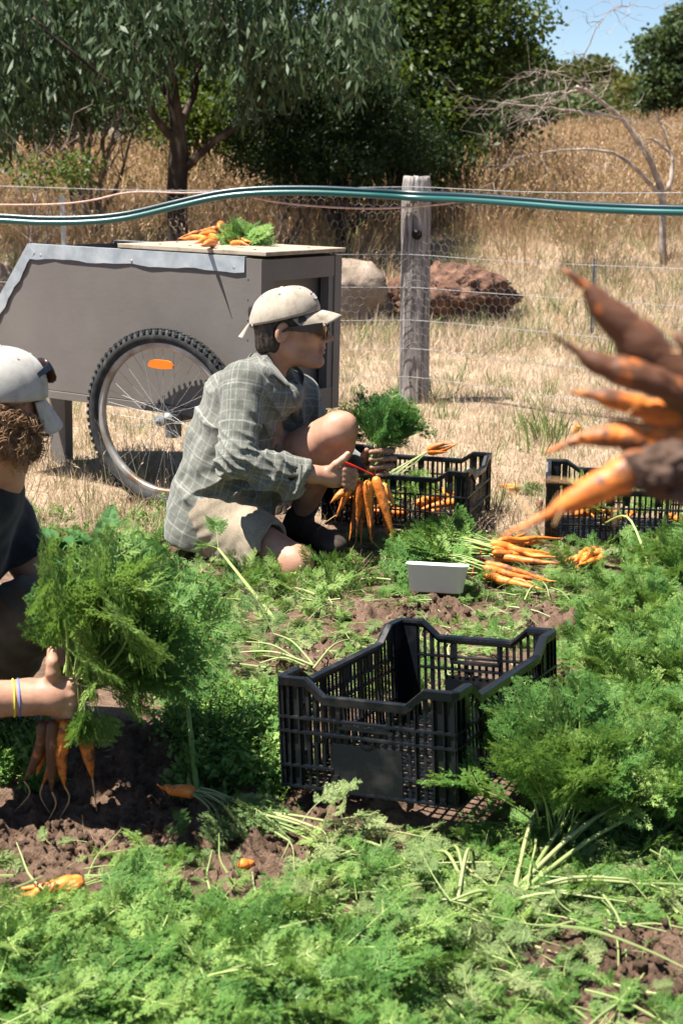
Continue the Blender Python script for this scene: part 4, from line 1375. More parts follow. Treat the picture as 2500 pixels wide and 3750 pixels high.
# ================================================================== CARROTS
def carrot_mat(name, dirt, c0, c1, c2):
    t = NT(name).set(.5, .4)
    c = t.coord('Object')
    oi = t.n('ShaderNodeObjectInfo')
    ad = t.n('ShaderNodeVectorMath', operation='ADD'); t.l(c, ad.inputs[0])
    cm_ = t.n('ShaderNodeCombineXYZ'); t.l(t.math('MULTIPLY', oi.outputs['Random'], 37.0), cm_.inputs[0]); t.l(cm_.outputs[0], ad.inputs[1])
    v = ad.outputs[0]
    mp = t.n('ShaderNodeMapping'); mp.inputs['Scale'].default_value = (1, 1, 3.2); t.l(v, mp.inputs[0])
    base = t.ramp(t.noise(mp.outputs[0], 40, 4, .6), [(.3, c0), (.55, c1), (.8, c2)])
    d = t.ramp(t.math('ADD', t.math('MULTIPLY', t.noise(v, 22, 6, .65), .6), t.math('MULTIPLY', t.noise(v, 75, 4, .6), .4)), [(dirt, (0, 0, 0)), (dirt + .10, (1, 1, 1))])
    t.color(t.mix(t.math('MULTIPLY', d, .88), base, (.050, .030, .021)))
    t.bump(t.noise(mp.outputs[0], 60, 5), .35, .004)
    return t.m


car_clean = carrot_mat('carrot_skin', .545, (.55, .14, .018), (.68, .20, .028), (.75, .29, .06))
car_dirty = carrot_mat('carrot_skin_muddy', .485, (.46, .115, .016), (.60, .175, .026), (.70, .26, .05))
car_mud = carrot_mat('carrot_skin_caked', .36, (.42, .10, .016), (.52, .15, .026), (.62, .22, .05))
root_hair = NT('root_hair').set(.8, .2); root_hair.color((.48, .30, .14)); root_hair = root_hair.m


def carrot_from(name, P, R_, mat, seed=0, k=10, bump=.05):
    """P points from the crown to the tail tip, R_ radii"""
    r = np.random.default_rng(seed)
    n = 26
    L = np.r_[0, np.cumsum(np.linalg.norm(np.diff(P, axis=0), axis=1))]; L /= L[-1]
    Q = smooth_path(np.asarray(P, float), 200)
    Lq = np.r_[0, np.cumsum(np.linalg.norm(np.diff(Q, axis=0), axis=1))]; Lq /= Lq[-1]
    tt = np.linspace(0, 1, n) ** 1.0
    C = np.stack([np.interp(tt, Lq, Q[:, j]) for j in range(3)], 1)
    rad = np.interp(tt, L, R_)
    rad = rad * (1 + bump * np.array([math.sin(17 * t + seed) * .5 + r.normal(0, .5) for t in tt]))
    rad[0] *= .55
    m = MB().tube(C, rad, k)
    V = np.concatenate(m.v)
    V += (.06 * fbm(V * 60 + seed, 2))[:, None] * np.repeat(rad, k)[:, None] * r.normal(0, 1, (len(V), 3)) * .5
    return np_mesh(name, V, m.f, mat, True)


def std_carrot(name, L, rad, bend, seed, mat):
    r = np.random.default_rng(seed)
    t = np.linspace(0, 1, 8)
    prof = np.array([.75, 1.0, .97, .86, .70, .50, .26, .07])
    x = bend * L * np.sin(t * 2.2 + seed) * t; y = bend * L * .7 * np.sin(t * 3.1 + 2 * seed) * t
    P = np.c_[x, y, -t * L]
    P[-1, :2] += r.normal(0, .012, 2)
    return carrot_from(name, P, prof * rad, mat, seed)


CARROTS = [std_carrot('carrot_shape_%d' % k, .155 + .02 * (k % 3), .0125 + .0016 * ((k * 7) % 4), .06 + .03 * (k % 4), k, car_clean) for k in range(6)]
CARROTS_D = [std_carrot('carrot_muddy_%d' % k, .165 + .02 * (k % 3), .0135 + .0016 * ((k * 5) % 4), .06 + .03 * (k % 4), 20 + k, car_dirty) for k in range(5)]


def dir_rot(d, roll=0.0):
    """euler turning local -Z towards d"""
    q = Vector(d).to_track_quat('-Z', 'Y') @ Euler((0, 0, roll)).to_quaternion()
    return q.to_euler()


def dir_rot_up(d, roll=0.0):
    q = Vector(d).to_track_quat('Z', 'Y') @ Euler((0, 0, roll)).to_quaternion()
    return q.to_euler()


def rot_zx(d, xdir):
    z = Vector(d).normalized(); y = z.cross(Vector(xdir)).normalized(); x = y.cross(z)
    return Matrix((x, y, z)).transposed().to_euler()


red_band = NT('red_rubber_band').set(.5, .4); red_band.color((.62, .03, .02)); red_band = red_band.m


def bunch(label, base, carrots, fronds, group=None, name='carrot_bunch', band=None):
    """carrots: list of (mesh, offset, direction, scale); fronds: list of (mesh, offset, direction, scale)"""
    root = empty(name, base); tag(root, label, 'carrots', group)
    for (m, o, d, s) in carrots:
        obj('carrot', m, root, o, dir_rot(d, random.uniform(0, 6)), s)
    for (m, o, d, s) in fronds:
        obj('frond', m, root, o, dir_rot_up(d, random.uniform(0, 6)), s)
    if band is not None:
        c, r0, ax = band
        a = np.linspace(0, 2 * math.pi, 20, endpoint=False); ax = np.array(ax, float); ax /= np.linalg.norm(ax); u = perp(ax); w = np.cross(ax, u)
        MB().tube(np.array(c) + r0 * (np.cos(a)[:, None] * u + np.sin(a)[:, None] * w), .0028, 6, closed=True).build('rubber_band', red_band, root, smooth=True)
    return root


rc = np.random.default_rng(123)
def jit(d, s): return Vector(d) + Vector(rc.normal(0, s, 3))

# ---- the bunch the kneeling man ties
BY = 4.70
bc = at(1345, 1735, Y=BY)
def rel(px, py, Y, base): return at(px, py, Y) - base
tips = [(1178, 1772, 1240, 1870, .0125, 4.66), (1215, 1838, 1262, 1800, .012, 4.64), (1305, 1945, 1318, 1760, .0135, 4.66), (1355, 1950, 1345, 1760, .0145, 4.63), (1440, 1968, 1372, 1745, .0165, 4.64),
        (1425, 1985, 1388, 1775, .0115, 4.74), (1322, 1975, 1330, 1775, .0115, 4.74), (1440, 1852, 1400, 1770, .0105, 4.70), (1283, 1960, 1320, 1770, .0125, 4.70), (1238, 1880, 1300, 1765, .012, 4.68), (1362, 2000, 1355, 1775, .010, 4.76)]
cb = empty('carrot_bunch', bc); tag(cb, 'carrot bunch the kneeling man is tying, roots hanging and green tops upright', 'carrots')
for q, (tx, ty, cx_, cy_, rad, Yd) in enumerate(tips):
    if q == 0: tx, ty, cx_, cy_ = 1240, 1870, 1302, 1752
    p0 = np.array(rel(cx_, cy_, Yd + .02, bc)); p1 = np.array(rel(tx, ty, Yd, bc)); p1 = p0 + (p1 - p0) * 1.14
    t = np.linspace(0, 1, 8)[:, None]
    sd = perp((p1 - p0) / np.linalg.norm(p1 - p0))
    P = p0 + (p1 - p0) * t + sd * (rc.normal(0, .009) * np.sin(t * 3.1) + rc.normal(0, .004) * np.sin(t * 7)) + np.array([0, 0, .006]) * np.sin(t * 3.1)
    me = carrot_from('carrot', P, np.array([.75, 1, .98, .86, .70, .5, .27, .06]) * rad * 1.12, car_clean if q in (3, 4, 7) else car_dirty, q + 3)
    obj('carrot', me, cb)
    if q in (0, 2, 3, 6):
        e = P[-1]; dn = np.array([rc.normal(0, .02), 0, -.05 if q else -.02]); 
        if q == 0: dn = np.array([-.06, 0, -.05])
        MB().tube(smooth_path([e, e + dn * .4 + rc.normal(0, .006, 3), e + dn + rc.normal(0, .01, 3)], 8), np.linspace(.0013, .0006, 8), 4, cap=False).build('root_hair', root_hair, cb)
for q in range(30):
    tx, ty = rc.normal(1408, 70), rc.normal(1485, 42)
    s0 = rel(1348 + rc.normal(0, 12), 1738, BY + rc.normal(0, .015), bc)
    mid = rel(1385 + rc.normal(0, 14), 1660, BY + .04 + rc.normal(0, .012), bc)
    end = rel(tx, ty, BY + .06 + rc.normal(0, .07), bc)
    d = end - mid
    obj('frond', FR_FINE[q % 4], cb, mid - d * .15, dir_rot_up(d, rc.uniform(0, 6.28)), max(.5, d.length / .36 * 1.2))
    if q < 16:
        MB().tube([s0, (s0 + mid) / 2 + Vector(rc.normal(0, .004, 3)), mid, mid + d * .12], [.0032, .003, .0028, .0022], 5, cap=False).build('leaf_stalk', stem_m, cb)
# stretched red rubber band from his right hand round the stalks
P = [rel(1236, 1682, 4.60, bc), rel(1290, 1703, 4.615, bc), rel(1340, 1727, 4.65, bc), rel(1368, 1738, 4.665, bc), rel(1374, 1734, 4.70, bc), rel(1352, 1722, 4.735, bc), rel(1318, 1715, 4.70, bc), rel(1285, 1706, 4.65, bc), rel(1238, 1686, 4.605, bc)]
MB().tube(smooth_path([np.array(p) for p in P], 40), .0027, 5).build('rubber_band', red_band, cb, smooth=True)

# ---- the big bunch in the left person's hand
LY = 2.78
lc = at(265, 2590, Y=LY)
lb_ = empty('carrot_bunch', lc); tag(lb_, 'large leafy carrot bunch in the hand of the person at the left edge', 'carrots')
for q, (cx_, cy_, tx, ty, rad, Yd) in enumerate([(165, 2640, 95, 2860, .0150, 2.78), (205, 2640, 165, 2870, .0155, 2.79), (245, 2640, 232, 2880, .0155, 2.76), (195, 2640, 190, 2900, .0140, 2.755), (290, 2620, 340, 2850, .0175, 2.77), (150, 2650, 140, 2840, .012, 2.80), (225, 2640, 205, 2840, .014, 2.81)]):
    p0 = np.array(rel(cx_, cy_, Yd, lc)); p1 = np.array(rel(tx, ty, Yd, lc)); t = np.linspace(0, 1, 8)[:, None]
    P = p0 + (p1 - p0) * t + np.array([1, .3, 0]) * rc.normal(0, .006) * np.sin(t * 3.5)
    obj('carrot', carrot_from('carrot', P, np.array([.8, 1, 1, .93, .82, .66, .42, .10]) * rad, car_dirty if q % 3 else car_mud, q + 30), lb_)
    if q < 5:
        e = P[-1]; MB().tube(smooth_path([e, e + np.array([rc.normal(0, .008), 0, -.03]), e + np.array([rc.normal(-.008, .012), 0, -.075])], 8), np.linspace(.0022, .0007, 8), 4, cap=False).build('root_hair', root_hair, lb_)
for q in range(64):
    a = rc.uniform(0, 1)
    tx = rc.uniform(150, 740); ty = rc.uniform(1960, 2560)
    if tx > 600 and (ty < 2020 or ty > 2480): ty = rc.uniform(2080, 2420)
    if tx < 260 and ty < 2080: tx += 150
    if tx < 200 and ty > 2300: tx += 220
    if tx < 230 and ty < 2180: ty += 90; tx += 60
    end = rel(tx, ty, LY + rc.normal(.03, .12), lc)
    s0 = Vector(rc.normal(0, .012, 3)) + rel(270, 2520, LY, lc)
    d = end - s0
    ln = d.length
    st = s0 + d * .12
    obj('frond', FR_TOP[q % 4], lb_, st, dir_rot_up(d, rc.uniform(0, 6.28)), max(.5, ln * .95 / .34))
for q in range(5):   # sprays that hang down past the fist
    st = rel(285 + q * 12, 2500, LY - .04, lc); d = rel(290 + q * 22, 2690, LY - .06, lc) - st
    obj('frond', FR_TOP[q % 4], lb_, st, dir_rot_up(d, rc.uniform(0, 6.28)), .42)

# ---- the muddy bunch close to the camera at the right edge
NY = 1.12
nc = at(2560, 1480, Y=NY)
nb = empty('carrot_bunch', nc); tag(nb, 'muddy carrot bunch close to the camera reaching in from the right edge', 'carrots')
def px2m(r_px, Y): return r_px * Y / FPX
near = [([(2600, 1490), (2520, 1435), (2440, 1365), (2360, 1280), (2275, 1190), (2200, 1120), (2150, 1055), (2060, 985)], [76, 88, 90, 86, 74, 54, 26, 7], 1.10, car_mud),
        ([(2560, 1480), (2480, 1430), (2400, 1400), (2320, 1372), (2230, 1345), (2160, 1318), (2110, 1285), (2000, 1215)], [38, 52, 58, 58, 52, 36, 13, 5], 1.08, car_mud),
        ([(2640, 1590), (2560, 1565), (2470, 1535), (2390, 1510), (2310, 1480), (2230, 1458), (2160, 1446), (2090, 1438)], [44, 52, 52, 48, 42, 32, 18, 6], 1.13, car_dirty),
        ([(2640, 1640), (2560, 1610), (2480, 1598), (2410, 1590), (2350, 1572), (2310, 1555), (2270, 1545), (2225, 1535)], [32, 38, 36, 32, 26, 18, 12, 5], 1.09, car_dirty),
        ([(2480, 1640), (2400, 1625), (2330, 1610), (2260, 1600), (2200, 1600), (2130, 1606), (2070, 1628), (2000, 1655)], [34, 48, 52, 48, 38, 25, 14, 5], 1.16, car_dirty),
        ([(2400, 1670), (2330, 1705), (2260, 1750), (2180, 1790), (2100, 1830), (2030, 1870), (1950, 1910), (1830, 1968)], [50, 62, 66, 60, 46, 24, 12, 4], 1.02, car_dirty),
        ([(2640, 1470), (2600, 1400), (2560, 1340), (2530, 1290), (2510, 1260), (2495, 1245), (2482, 1232), (2470, 1222)], [30, 36, 36, 34, 30, 25, 18, 8], 1.06, car_mud)]
for q, (pp, rr, Yd, mt) in enumerate(near):
    P = np.array([rel(x, y, Yd, nc) for x, y in pp])
    obj('carrot', carrot_from('carrot', P, [px2m(v, Yd) for v in rr], mt, q + 50, 16, .10), nb)
    for w in range(5):
        e = P[2 + w % 5]; h0 = e + rc.normal(0, 1, 3) * px2m(rr[2 + w % 5] * .6, Yd); h1 = h0 + rc.normal(0, .016, 3)
        MB().tube([h0, (h0 + h1) / 2 + rc.normal(0, .004, 3), h1], [.0008, .0006, .0004], 4, cap=False).build('root_hair', root_hair, nb)
import bmesh
def lump(name, c, s, seed, mat, parent, sub=4):
    bm = bmesh.new(); bmesh.ops.create_icosphere(bm, subdivisions=sub, radius=1)
    me = bpy.data.meshes.new(name); bm.to_mesh(me); bm.free()
    V = np.zeros(len(me.vertices) * 3, np.float32); me.vertices.foreach_get('co', V); V = V.reshape(-1, 3).astype(float)
    V *= (1 + .30 * fbm(V * 1.4 + seed, 2, .6) + .22 * np.abs(fbm(V * 4.2 + seed, 3, .6)))[:, None] * np.array(s)
    me.vertices.foreach_set('co', V.astype(np.float32).ravel()); me.materials.append(mat)
    me.polygons.foreach_set('use_smooth', np.ones(len(me.polygons), bool)); me.update()
    return obj(name, me, parent, c)
clod_m = pmat('soil_clod', [(.3, (.070, .043, .029)), (.5, (.160, .102, .070)), (.7, (.275, .185, .130))], 30, .95, .1, bump=1, bdist=.006, bscale=90)
wet_soil = pmat('moist_soil', [(.3, (.035, .022, .016)), (.5, (.085, .054, .040)), (.7, (.16, .105, .08))], 40, .95, .1, bump=1, bdist=.006, bscale=110)
for q, (x, y, s_) in enumerate([(2400, 1715, .024), (2470, 1740, .021), (2540, 1760, .022), (2450, 1680, .018), (2360, 1700, .013), (2420, 1790, .012), (2500, 1800, .013), (2580, 1700, .02), (2350, 1745, .009)]):
    lump('soil_clod', rel(x, y, 1.02 + .01 * (q % 3), nc), (s_ * .95, s_ * .85, s_ * .66), 3.3 * q, wet_soil, nb)
for q in range(14):
    st = Vector((.02, 0, 0)) + Vector(rc.normal(0, .012, 3)); d = Vector((1, rc.normal(.1, .3), rc.normal(-.1, .3)))
    obj('frond', FR_TOP[q % 4], nb, st, dir_rot_up(d, rc.uniform(0, 6)), 1.0)

# ---- on the cart lid
M_cart = li
lidz = CHH + .027
b0 = at(800, 890, Y=5.35)
lb0 = M_cart @ Vector((-.36, .36, lidz))
ray0 = None
def on_plane(px, py, M, z):
    inv = M.inverted(); o = inv @ Vector((0, 0, CAM_H)); d = (inv @ at(px, py, Y=5.0)) - o
    t = (z - o.z) / d.z; return M @ (o + d * t)
cbp = on_plane(800, 893, M_cart, lidz)
cl = empty('carrot_bunch', cbp); tag(cl, 'carrot bunch lying on the cart lid with its green tops to the right', 'carrots')
for q, (cx_, cy_, tx, ty, up, rd_, mt) in enumerate([(790, 868, 650, 868, .035, .012, 1), (800, 880, 660, 858, .02, .012, 0), (790, 872, 680, 880, .03, .014, 0), (790, 885, 690, 893, .014, .013, 0), (770, 880, 655, 872, .014, .011, 0), (785, 892, 735, 900, .013, .014, 0),
                                                       (812, 852, 770, 872, .05, .017, 1), (825, 868, 875, 884, .03, .015, 1), (835, 880, 930, 886, .012, .010, 0), (845, 888, 915, 895, .01, .009, 0), (800, 862, 720, 862, .045, .013, 1)]):
    a_ = on_plane(cx_, cy_ + 14, M_cart, lidz); b_ = on_plane(tx, ty + 14, M_cart, lidz)
    if (b_ - a_).length < .06: b_ = a_ + (b_ - a_).normalized() * .08
    a_ = a_ - cbp + Vector((0, 0, up)); b_ = b_ - cbp + Vector((0, 0, rd_ * .8))
    if (b_ - a_).length > .19: b_ = a_ + (b_ - a_).normalized() * .19
    t = np.linspace(0, 1, 8)[:, None]; P = np.array(a_) + np.array(b_ - a_) * t + np.array([0, 0, .01]) * np.sin(t * 3.1) + rc.normal(0, .002, (8, 3))
    obj('carrot', carrot_from('carrot', P, np.array([.8, 1, .98, .9, .75, .55, .3, .08]) * rd_ * 1.1, car_dirty if mt else car_clean, q + 70), cl)
for q in range(24):
    st = on_plane(815 + rc.normal(0, 10), 880, M_cart, lidz) - cbp + Vector((0, 0, .03 + abs(rc.normal(0, .01))))
    en = on_plane(rc.uniform(865, 975), 888 + rc.uniform(-8, 20), M_cart, lidz) - cbp + Vector((0, 0, .01 + rc.uniform(0, .09)))
    d = en - st
    obj('frond', FR_TOP[q % 4], cl, st + d * .2, rot_zx(d, (rc.normal(0, .6), rc.normal(0, .6), -.7)), max(.3, d.length / .34 * .85))

# ---- tied bunches on the ground by the tub
def ground_bunch(label, crown, tip, top, n, nf, seed, hz=.05, band=True, fr=FR_TOP, spread=.05, group='carrot bunches laid on the ground', flen=None):
    r = np.random.default_rng(seed)
    c = at(*crown, z=.02); t_ = at(*tip, z=.01); g = at(*top, z=.03)
    root = empty('carrot_bunch', (c.x, c.y, .0)); tag(root, label, 'carrots', group)
    d = t_ - c; d.z = 0; L = d.length; d.normalize(); sd = Vector((-d.y, d.x, 0))
    for q in range(n):
        o = Vector((0, 0, .016 + hz * r.random() * (1 - .5 * abs(q / n - .5)))) + sd * r.normal(0, spread * .45)
        e = d * L * r.uniform(.75, 1.05) + sd * r.normal(0, spread * 1.1); e.z = .010 + r.random() * hz * .35
        tt = np.linspace(0, 1, 8)[:, None]; rd_ = r.uniform(.0105, .0155)
        P = np.array(o) + np.array(e - o) * tt + r.normal(0, .0022, (8, 3))
        obj('carrot', carrot_from('carrot', P, np.array([.8, 1, .96, .86, .7, .5, .27, .07]) * rd_, car_dirty if r.random() < .25 else car_clean, seed * 10 + q), root)
    gd = g - c; gd.z = 0
    for q in range(nf):
        st = Vector((0, 0, .02 + r.random() * hz * .7)) + sd * r.normal(0, .012)
        u = gd * r.uniform(.75, 1.15) + Vector((-gd.y, gd.x, 0)) * r.normal(0, .28); u.z = r.uniform(-.01, .09) * (1 if hz > .04 else .4)
        obj('frond', fr[q % len(fr)], root, st, rot_zx(u, (r.normal(0, .6), r.normal(0, .6), -.8)), (flen or u.length) / .34 * 1.05)
    if band:
        gdn = gd.normalized(); a = np.linspace(0, 2 * math.pi, 20, endpoint=False)
        cc = np.array(gdn * .035 + Vector((0, 0, .03)))
        u = np.array(Vector((-gdn.y, gdn.x, 0))); MB().tube(cc + .020 * (np.cos(a)[:, None] * u + np.sin(a)[:, None] * np.array([0, 0, 1])), .0026, 6, closed=True).build('rubber_band', red_band, root, smooth=True)
    return root


ground_bunch('front tied carrot bunch on the ground just right of the white tub', (1775, 2110), (2040, 2140), (1500, 2060), 11, 22, 1, .06)
ground_bunch('tied carrot bunch on the ground behind the front bunch by the tub', (1800, 2040), (2030, 2045), (1470, 1990), 9, 22, 2, .06)
ground_bunch('carrot bunch on the ground with one long root pointing up right', (1800, 2010), (1960, 1965), (1560, 1980), 4, 12, 3, .05, False)
ground_bunch('small muddy heap of carrots in the weeds right of the tied bunches', (2180, 2040), (2080, 2080), (2260, 2060), 6, 5, 4, .05, False, FR_WILT)
ground_bunch('carrots with cut stalks on the turf between the two far crates', (1870, 1795), (1840, 1780), (1990, 1785), 5, 9, 5, .03, False, FR_WILT, .04, flen=.18)
ground_bunch('pair of orange carrots lying at the lower left edge', (310, 3225), (20, 3265), (560, 3200), 3, 8, 6, .012, False, FR_TOP, .03)
ground_bunch('carrot with long pale stalks lying across the dug soil in the centre', (715, 2905), (565, 2880), (1180, 3040), 1, 8, 7, .01, False, FR_WILT, .01)
ground_bunch('thin carrot on the clod left of the kneeling man', (735, 2365), (665, 2335), (790, 2390), 1, 0, 8, .03, False)
# carrots on the rim of the far crate, stalks into it
c0 = at(1555, 1650, Y=5.40)
rb = empty('carrot_bunch', c0); tag(rb, 'two carrots resting on the rim of the far crate, stalks trailing in', 'carrots')
for q, (tx, ty) in enumerate([(1650, 1625), (1640, 1655), (1680, 1620)]):
    a_ = np.array(rel(1565, 1648 + 5 * q, 5.40, c0)); b_ = np.array(rel(tx, ty, 5.38, c0)); t = np.linspace(0, 1, 8)[:, None]
    obj('carrot', carrot_from('carrot', a_ + (b_ - a_) * t + np.array([0, 0, .008 * (1 - q)]) * np.sin(t * 3.1), np.array([.8, 1, .96, .86, .7, .5, .27, .07]) * .013, car_clean if q else car_dirty, 90 + q), rb)
for q in range(7):
    a_ = rel(1562, 1655, 5.40, c0); b_ = rel(1400 + q * 12, 1745 - q * 2, 5.30, c0)
    MB().tube([a_, (a_ + b_) / 2 + Vector(rc.normal(0, .006, 3)), b_], [.003, .0027, .002], 5, cap=False).build('leaf_stalk', stem_pale, rb)
    obj('frond', FR_TOP[q % 4], rb, b_, dir_rot_up(Vector((-.6, -.1, -.5)) + Vector(rc.normal(0, .4, 3)), q), .35)
# loose carrots
def loose(label, px, py, dirpx, L, seed, mat=None, z=.012):
    a_ = at(px, py, z=z); b_ = at(*dirpx, z=z * .7); d = (b_ - a_).normalized() * L
    t = np.linspace(0, 1, 8)[:, None]; P = np.array(d) * t + rc.normal(0, .0015, (8, 3))
    o = obj('carrot', carrot_from('carrot', P, np.array([.8, 1, .96, .86, .7, .5, .27, .07]) * .012, mat or car_clean, seed), None, (a_.x, a_.y, a_.z + gz(a_.x, a_.y)))
    tag(o, label, 'carrot', 'loose carrots'); return o


loose('thin brown carrot leaning at the left side of the right crate', 1978, 1830, (1960, 1890), .10, 201, car_mud, .05)
loose('small orange carrot tip showing in the soil left of the centre', 880, 3148, (905, 3150), .03, 202)
loose('short carrot bit in the foliage at the lower left, under the pair', 90, 3345, (140, 3345), .04, 203)
loose('orange carrot bit lying on the turf right of the far crate', 2050, 1790, (1990, 1770), .07, 205)
stub = at(2105, 1575, z=.012)
o = MB().tube([(0, 0, 0), (.004, .0, .02), (.007, .002, .040)], [.0145, .016, .0155], 14).build('carrot_stub', car_clean, None, loc=(stub.x, stub.y, .0), rot=(.35, .1, 0))
tag(o, 'cut orange carrot stub standing on the dry turf', 'carrot')
# what lies in the far crates
def crate_fill(label, cx_, cy_, yaw, A_, B_, n, nf, seed):
    r = np.random.default_rng(seed)
    M = Matrix.Translation((cx_, cy_, .012)) @ Matrix.Rotation(yaw, 4, 'Z')
    root = empty('carrot_heap', M @ Vector((A_ / 2, B_ / 2, 0))); root.rotation_euler.z = yaw; tag(root, label, 'carrots')
    for q in range(n):
        p = Vector((r.uniform(-A_ / 2 + .05, A_ / 2 - .05), r.uniform(-B_ / 2 + .04, B_ / 2 - .04), .02 + .06 * r.random()))
        a = r.uniform(0, 6.28); d = Vector((math.cos(a), math.sin(a), r.normal(0, .08)))
        if abs(p.x + d.x * .17) > A_ / 2 - .02: d.x *= -1
        if abs(p.y + d.y * .17) > B_ / 2 - .02: d.y *= -1
        obj('carrot', CARROTS[q % 6], root, p, dir_rot(d, r.uniform(0, 6)), r.uniform(.8, 1))
    for q in range(nf):
        p = Vector((r.uniform(-A_ / 2 + .09, A_ / 2 - .09), r.uniform(-B_ / 2 + .07, B_ / 2 - .07), .06 + .05 * r.random()))
        a = r.uniform(0, 6.28); obj('frond', FR_LITTER[q % 3], root, p, dir_rot_up((math.cos(a), math.sin(a), .45), r.uniform(0, 6)), r.uniform(.45, .65))
    return root


crate_fill('carrots and green tops heaped in the crate beside the kneeling man', cM.x, cM.y, CM_YAW, .56, .38, 18, 24, 61)
crate_fill('carrot tops heaped low in the crate at the right edge', cr_.x, cr_.y, -.15, .56, .38, 5, 26, 62)

# ================================================================== PEOPLE
def skin_mat(name, c0, c1, c2, dirt_col=(.075, .045, .032)):
    t = NT(name).set(.52, .35)
    c = t.coord('Position')
    base = t.ramp(t.noise(c, 14, 5, .6), [(.3, c0), (.5, c1), (.72, c2)])
    fine = t.noise(c, 220, 3, .6)
    at_ = t.n('ShaderNodeAttribute', attribute_name='dirt'); st = t.n('ShaderNodeAttribute', attribute_name='stubble'); lip = t.n('ShaderNodeAttribute', attribute_name='lip')
    dn = t.ramp(t.noise(c, 60, 6, .7), [(.35, (.25, .25, .25)), (.62, (1, 1, 1))])
    m1 = t.mix(t.math('MULTIPLY', at_.outputs['Fac'], dn), base, dirt_col)
    m2 = t.mix(t.math('MULTIPLY', st.outputs['Fac'], t.math('MULTIPLY', fine, 1.0)), m1, (.07, .05, .042))
    m3 = t.mix(t.math('MULTIPLY', lip.outputs['Fac'], .6), m2, (.36, .13, .11))
    t.color(m3)
    t.b.inputs['Subsurface Weight'].default_value = .12
    t.b.inputs['Subsurface Radius'].default_value = (.012, .005, .003)
    t.b.inputs['Subsurface Scale'].default_value = .5
    t.bump(t.math('ADD', fine, t.noise(c, 90, 4)), .15, .002)
    return t.m


skin_m = skin_mat('sunlit_skin', (.30, .145, .092), (.40, .21, .14), (.48, .275, .19))
hair_dark = pmat('dark_brown_hair', [(.35, (.008, .006, .005)), (.6, (.028, .019, .014)), (.8, (.06, .042, .03))], 60, .5, .4, bump=.6, bdist=.004, cscale=(1, 1, .25), coord='Position')
hair_curl = pmat('curly_brown_hair', [(.3, (.10, .052, .024)), (.55, (.28, .16, .082)), (.75, (.48, .31, .18))], 40, .55, .4, bump=.5, bdist=.004, coord='Position')
lens_m = NT('amber_lens').set(.08, .7); lens_m.color((.62, .26, .02)); lens_m.b.inputs['Metallic'].default_value = .5; lens_m = lens_m.m
frame_m = NT('black_glasses_frame').set(.25, .6); frame_m.color((.008, .008, .010)); frame_m = frame_m.m


def cloth_mat(name, base_fn, rough=.9, weave=900):
    t = NT(name).set(rough, .15)
    base_fn(t)
    c = t.coord('Position')
    t.bump(t.noise(c, weave, 2, .5), .25, .0015)
    if 'Sheen Weight' in t.b.inputs: t.b.inputs['Sheen Weight'].default_value = .15
    return t.m


def _plaid(t):
    a = t.n('ShaderNodeAttribute', attribute_name='weave')
    sp = t.n('ShaderNodeSeparateXYZ'); t.l(a.outputs['Vector'], sp.inputs[0])
    c = t.coord('Position')
    base = t.ramp(t.math('ADD', t.math('MULTIPLY', t.noise(c, 10, 5, .6), .55), t.math('MULTIPLY', t.noise(c, 260, 3, .6), .45)), [(.32, (.082, .084, .068)), (.5, (.130, .131, .110)), (.68, (.198, .197, .170))])
    def line(ax, period, ph, wd, soft):
        f = t.math('FRACT', t.math('ADD', t.math('DIVIDE', ax, period), ph))
        d = t.math('ABSOLUTE', t.math('SUBTRACT', f, .5))
        r = t.n('ShaderNodeMapRange'); r.inputs[1].default_value = wd + soft; r.inputs[2].default_value = wd; t.l(d, r.inputs[0]); return r.outputs[0]
    col_ = base
    ln = t.math('MAXIMUM', line(sp.outputs[0], .031, .0, .026, .06), line(sp.outputs[1], .034, .1, .026, .06))
    ln2 = t.math('MAXIMUM', line(sp.outputs[0], .031, .33, .16, .06), line(sp.outputs[1], .034, .43, .16, .06))
    ln3 = t.math('MAXIMUM', line(sp.outputs[0], .112, .2, .010, .02), line(sp.outputs[1], .124, .3, .010, .02))
    brk = t.ramp(t.noise(c, 130, 3, .6), [(.3, (.35, .35, .35)), (.6, (1, 1, 1))])
    col_ = t.mix(t.math('MULTIPLY', ln2, .30), col_, (.080, .086, .074))
    col_ = t.mix(t.math('MULTIPLY', t.math('MULTIPLY', ln, brk), .25), col_, (.40, .405, .375))
    col_ = t.mix(t.math('MULTIPLY', t.math('MULTIPLY', ln3, brk), .3), col_, (.46, .46, .43))
    t.color(col_)


shirt_m = cloth_mat('checked_cotton', _plaid)
shorts_m = cloth_mat('khaki_canvas', lambda t: t.color(t.ramp(t.math('ADD', t.math('MULTIPLY', t.noise(t.coord('Position'), 9, 6, .65), .6), t.math('MULTIPLY', t.noise(t.coord('Position'), 300, 2), .4)), [(.34, (.13, .10, .068)), (.48, (.24, .195, .14)), (.66, (.33, .28, .21))])))
cap_m = cloth_mat('stained_cap_cotton', lambda t: t.color(t.ramp(t.math('ADD', t.math('MULTIPLY', t.noise(t.coord('Position'), 22, 6, .65), .7), t.math('MULTIPLY', t.noise(t.coord('Position'), 500, 2), .3)), [(.33, (.14, .105, .07)), (.46, (.29, .245, .19)), (.62, (.37, .325, .265))])))
cap_white = cloth_mat('pale_cap_cotton', lambda t: t.color(t.ramp(t.math('ADD', t.math('MULTIPLY', t.noise(t.coord('Position'), 26, 5, .6), .7), t.math('MULTIPLY', t.noise(t.coord('Position'), 500, 2), .3)), [(.34, (.24, .225, .20)), (.5, (.35, .335, .305)), (.66, (.41, .395, .365))])))
tee_m = cloth_mat('black_tee_cotton', lambda t: t.color(t.ramp(t.noise(t.coord('Position'), 30, 5, .6), [(.35, (.010, .011, .014)), (.7, (.022, .024, .03))])))
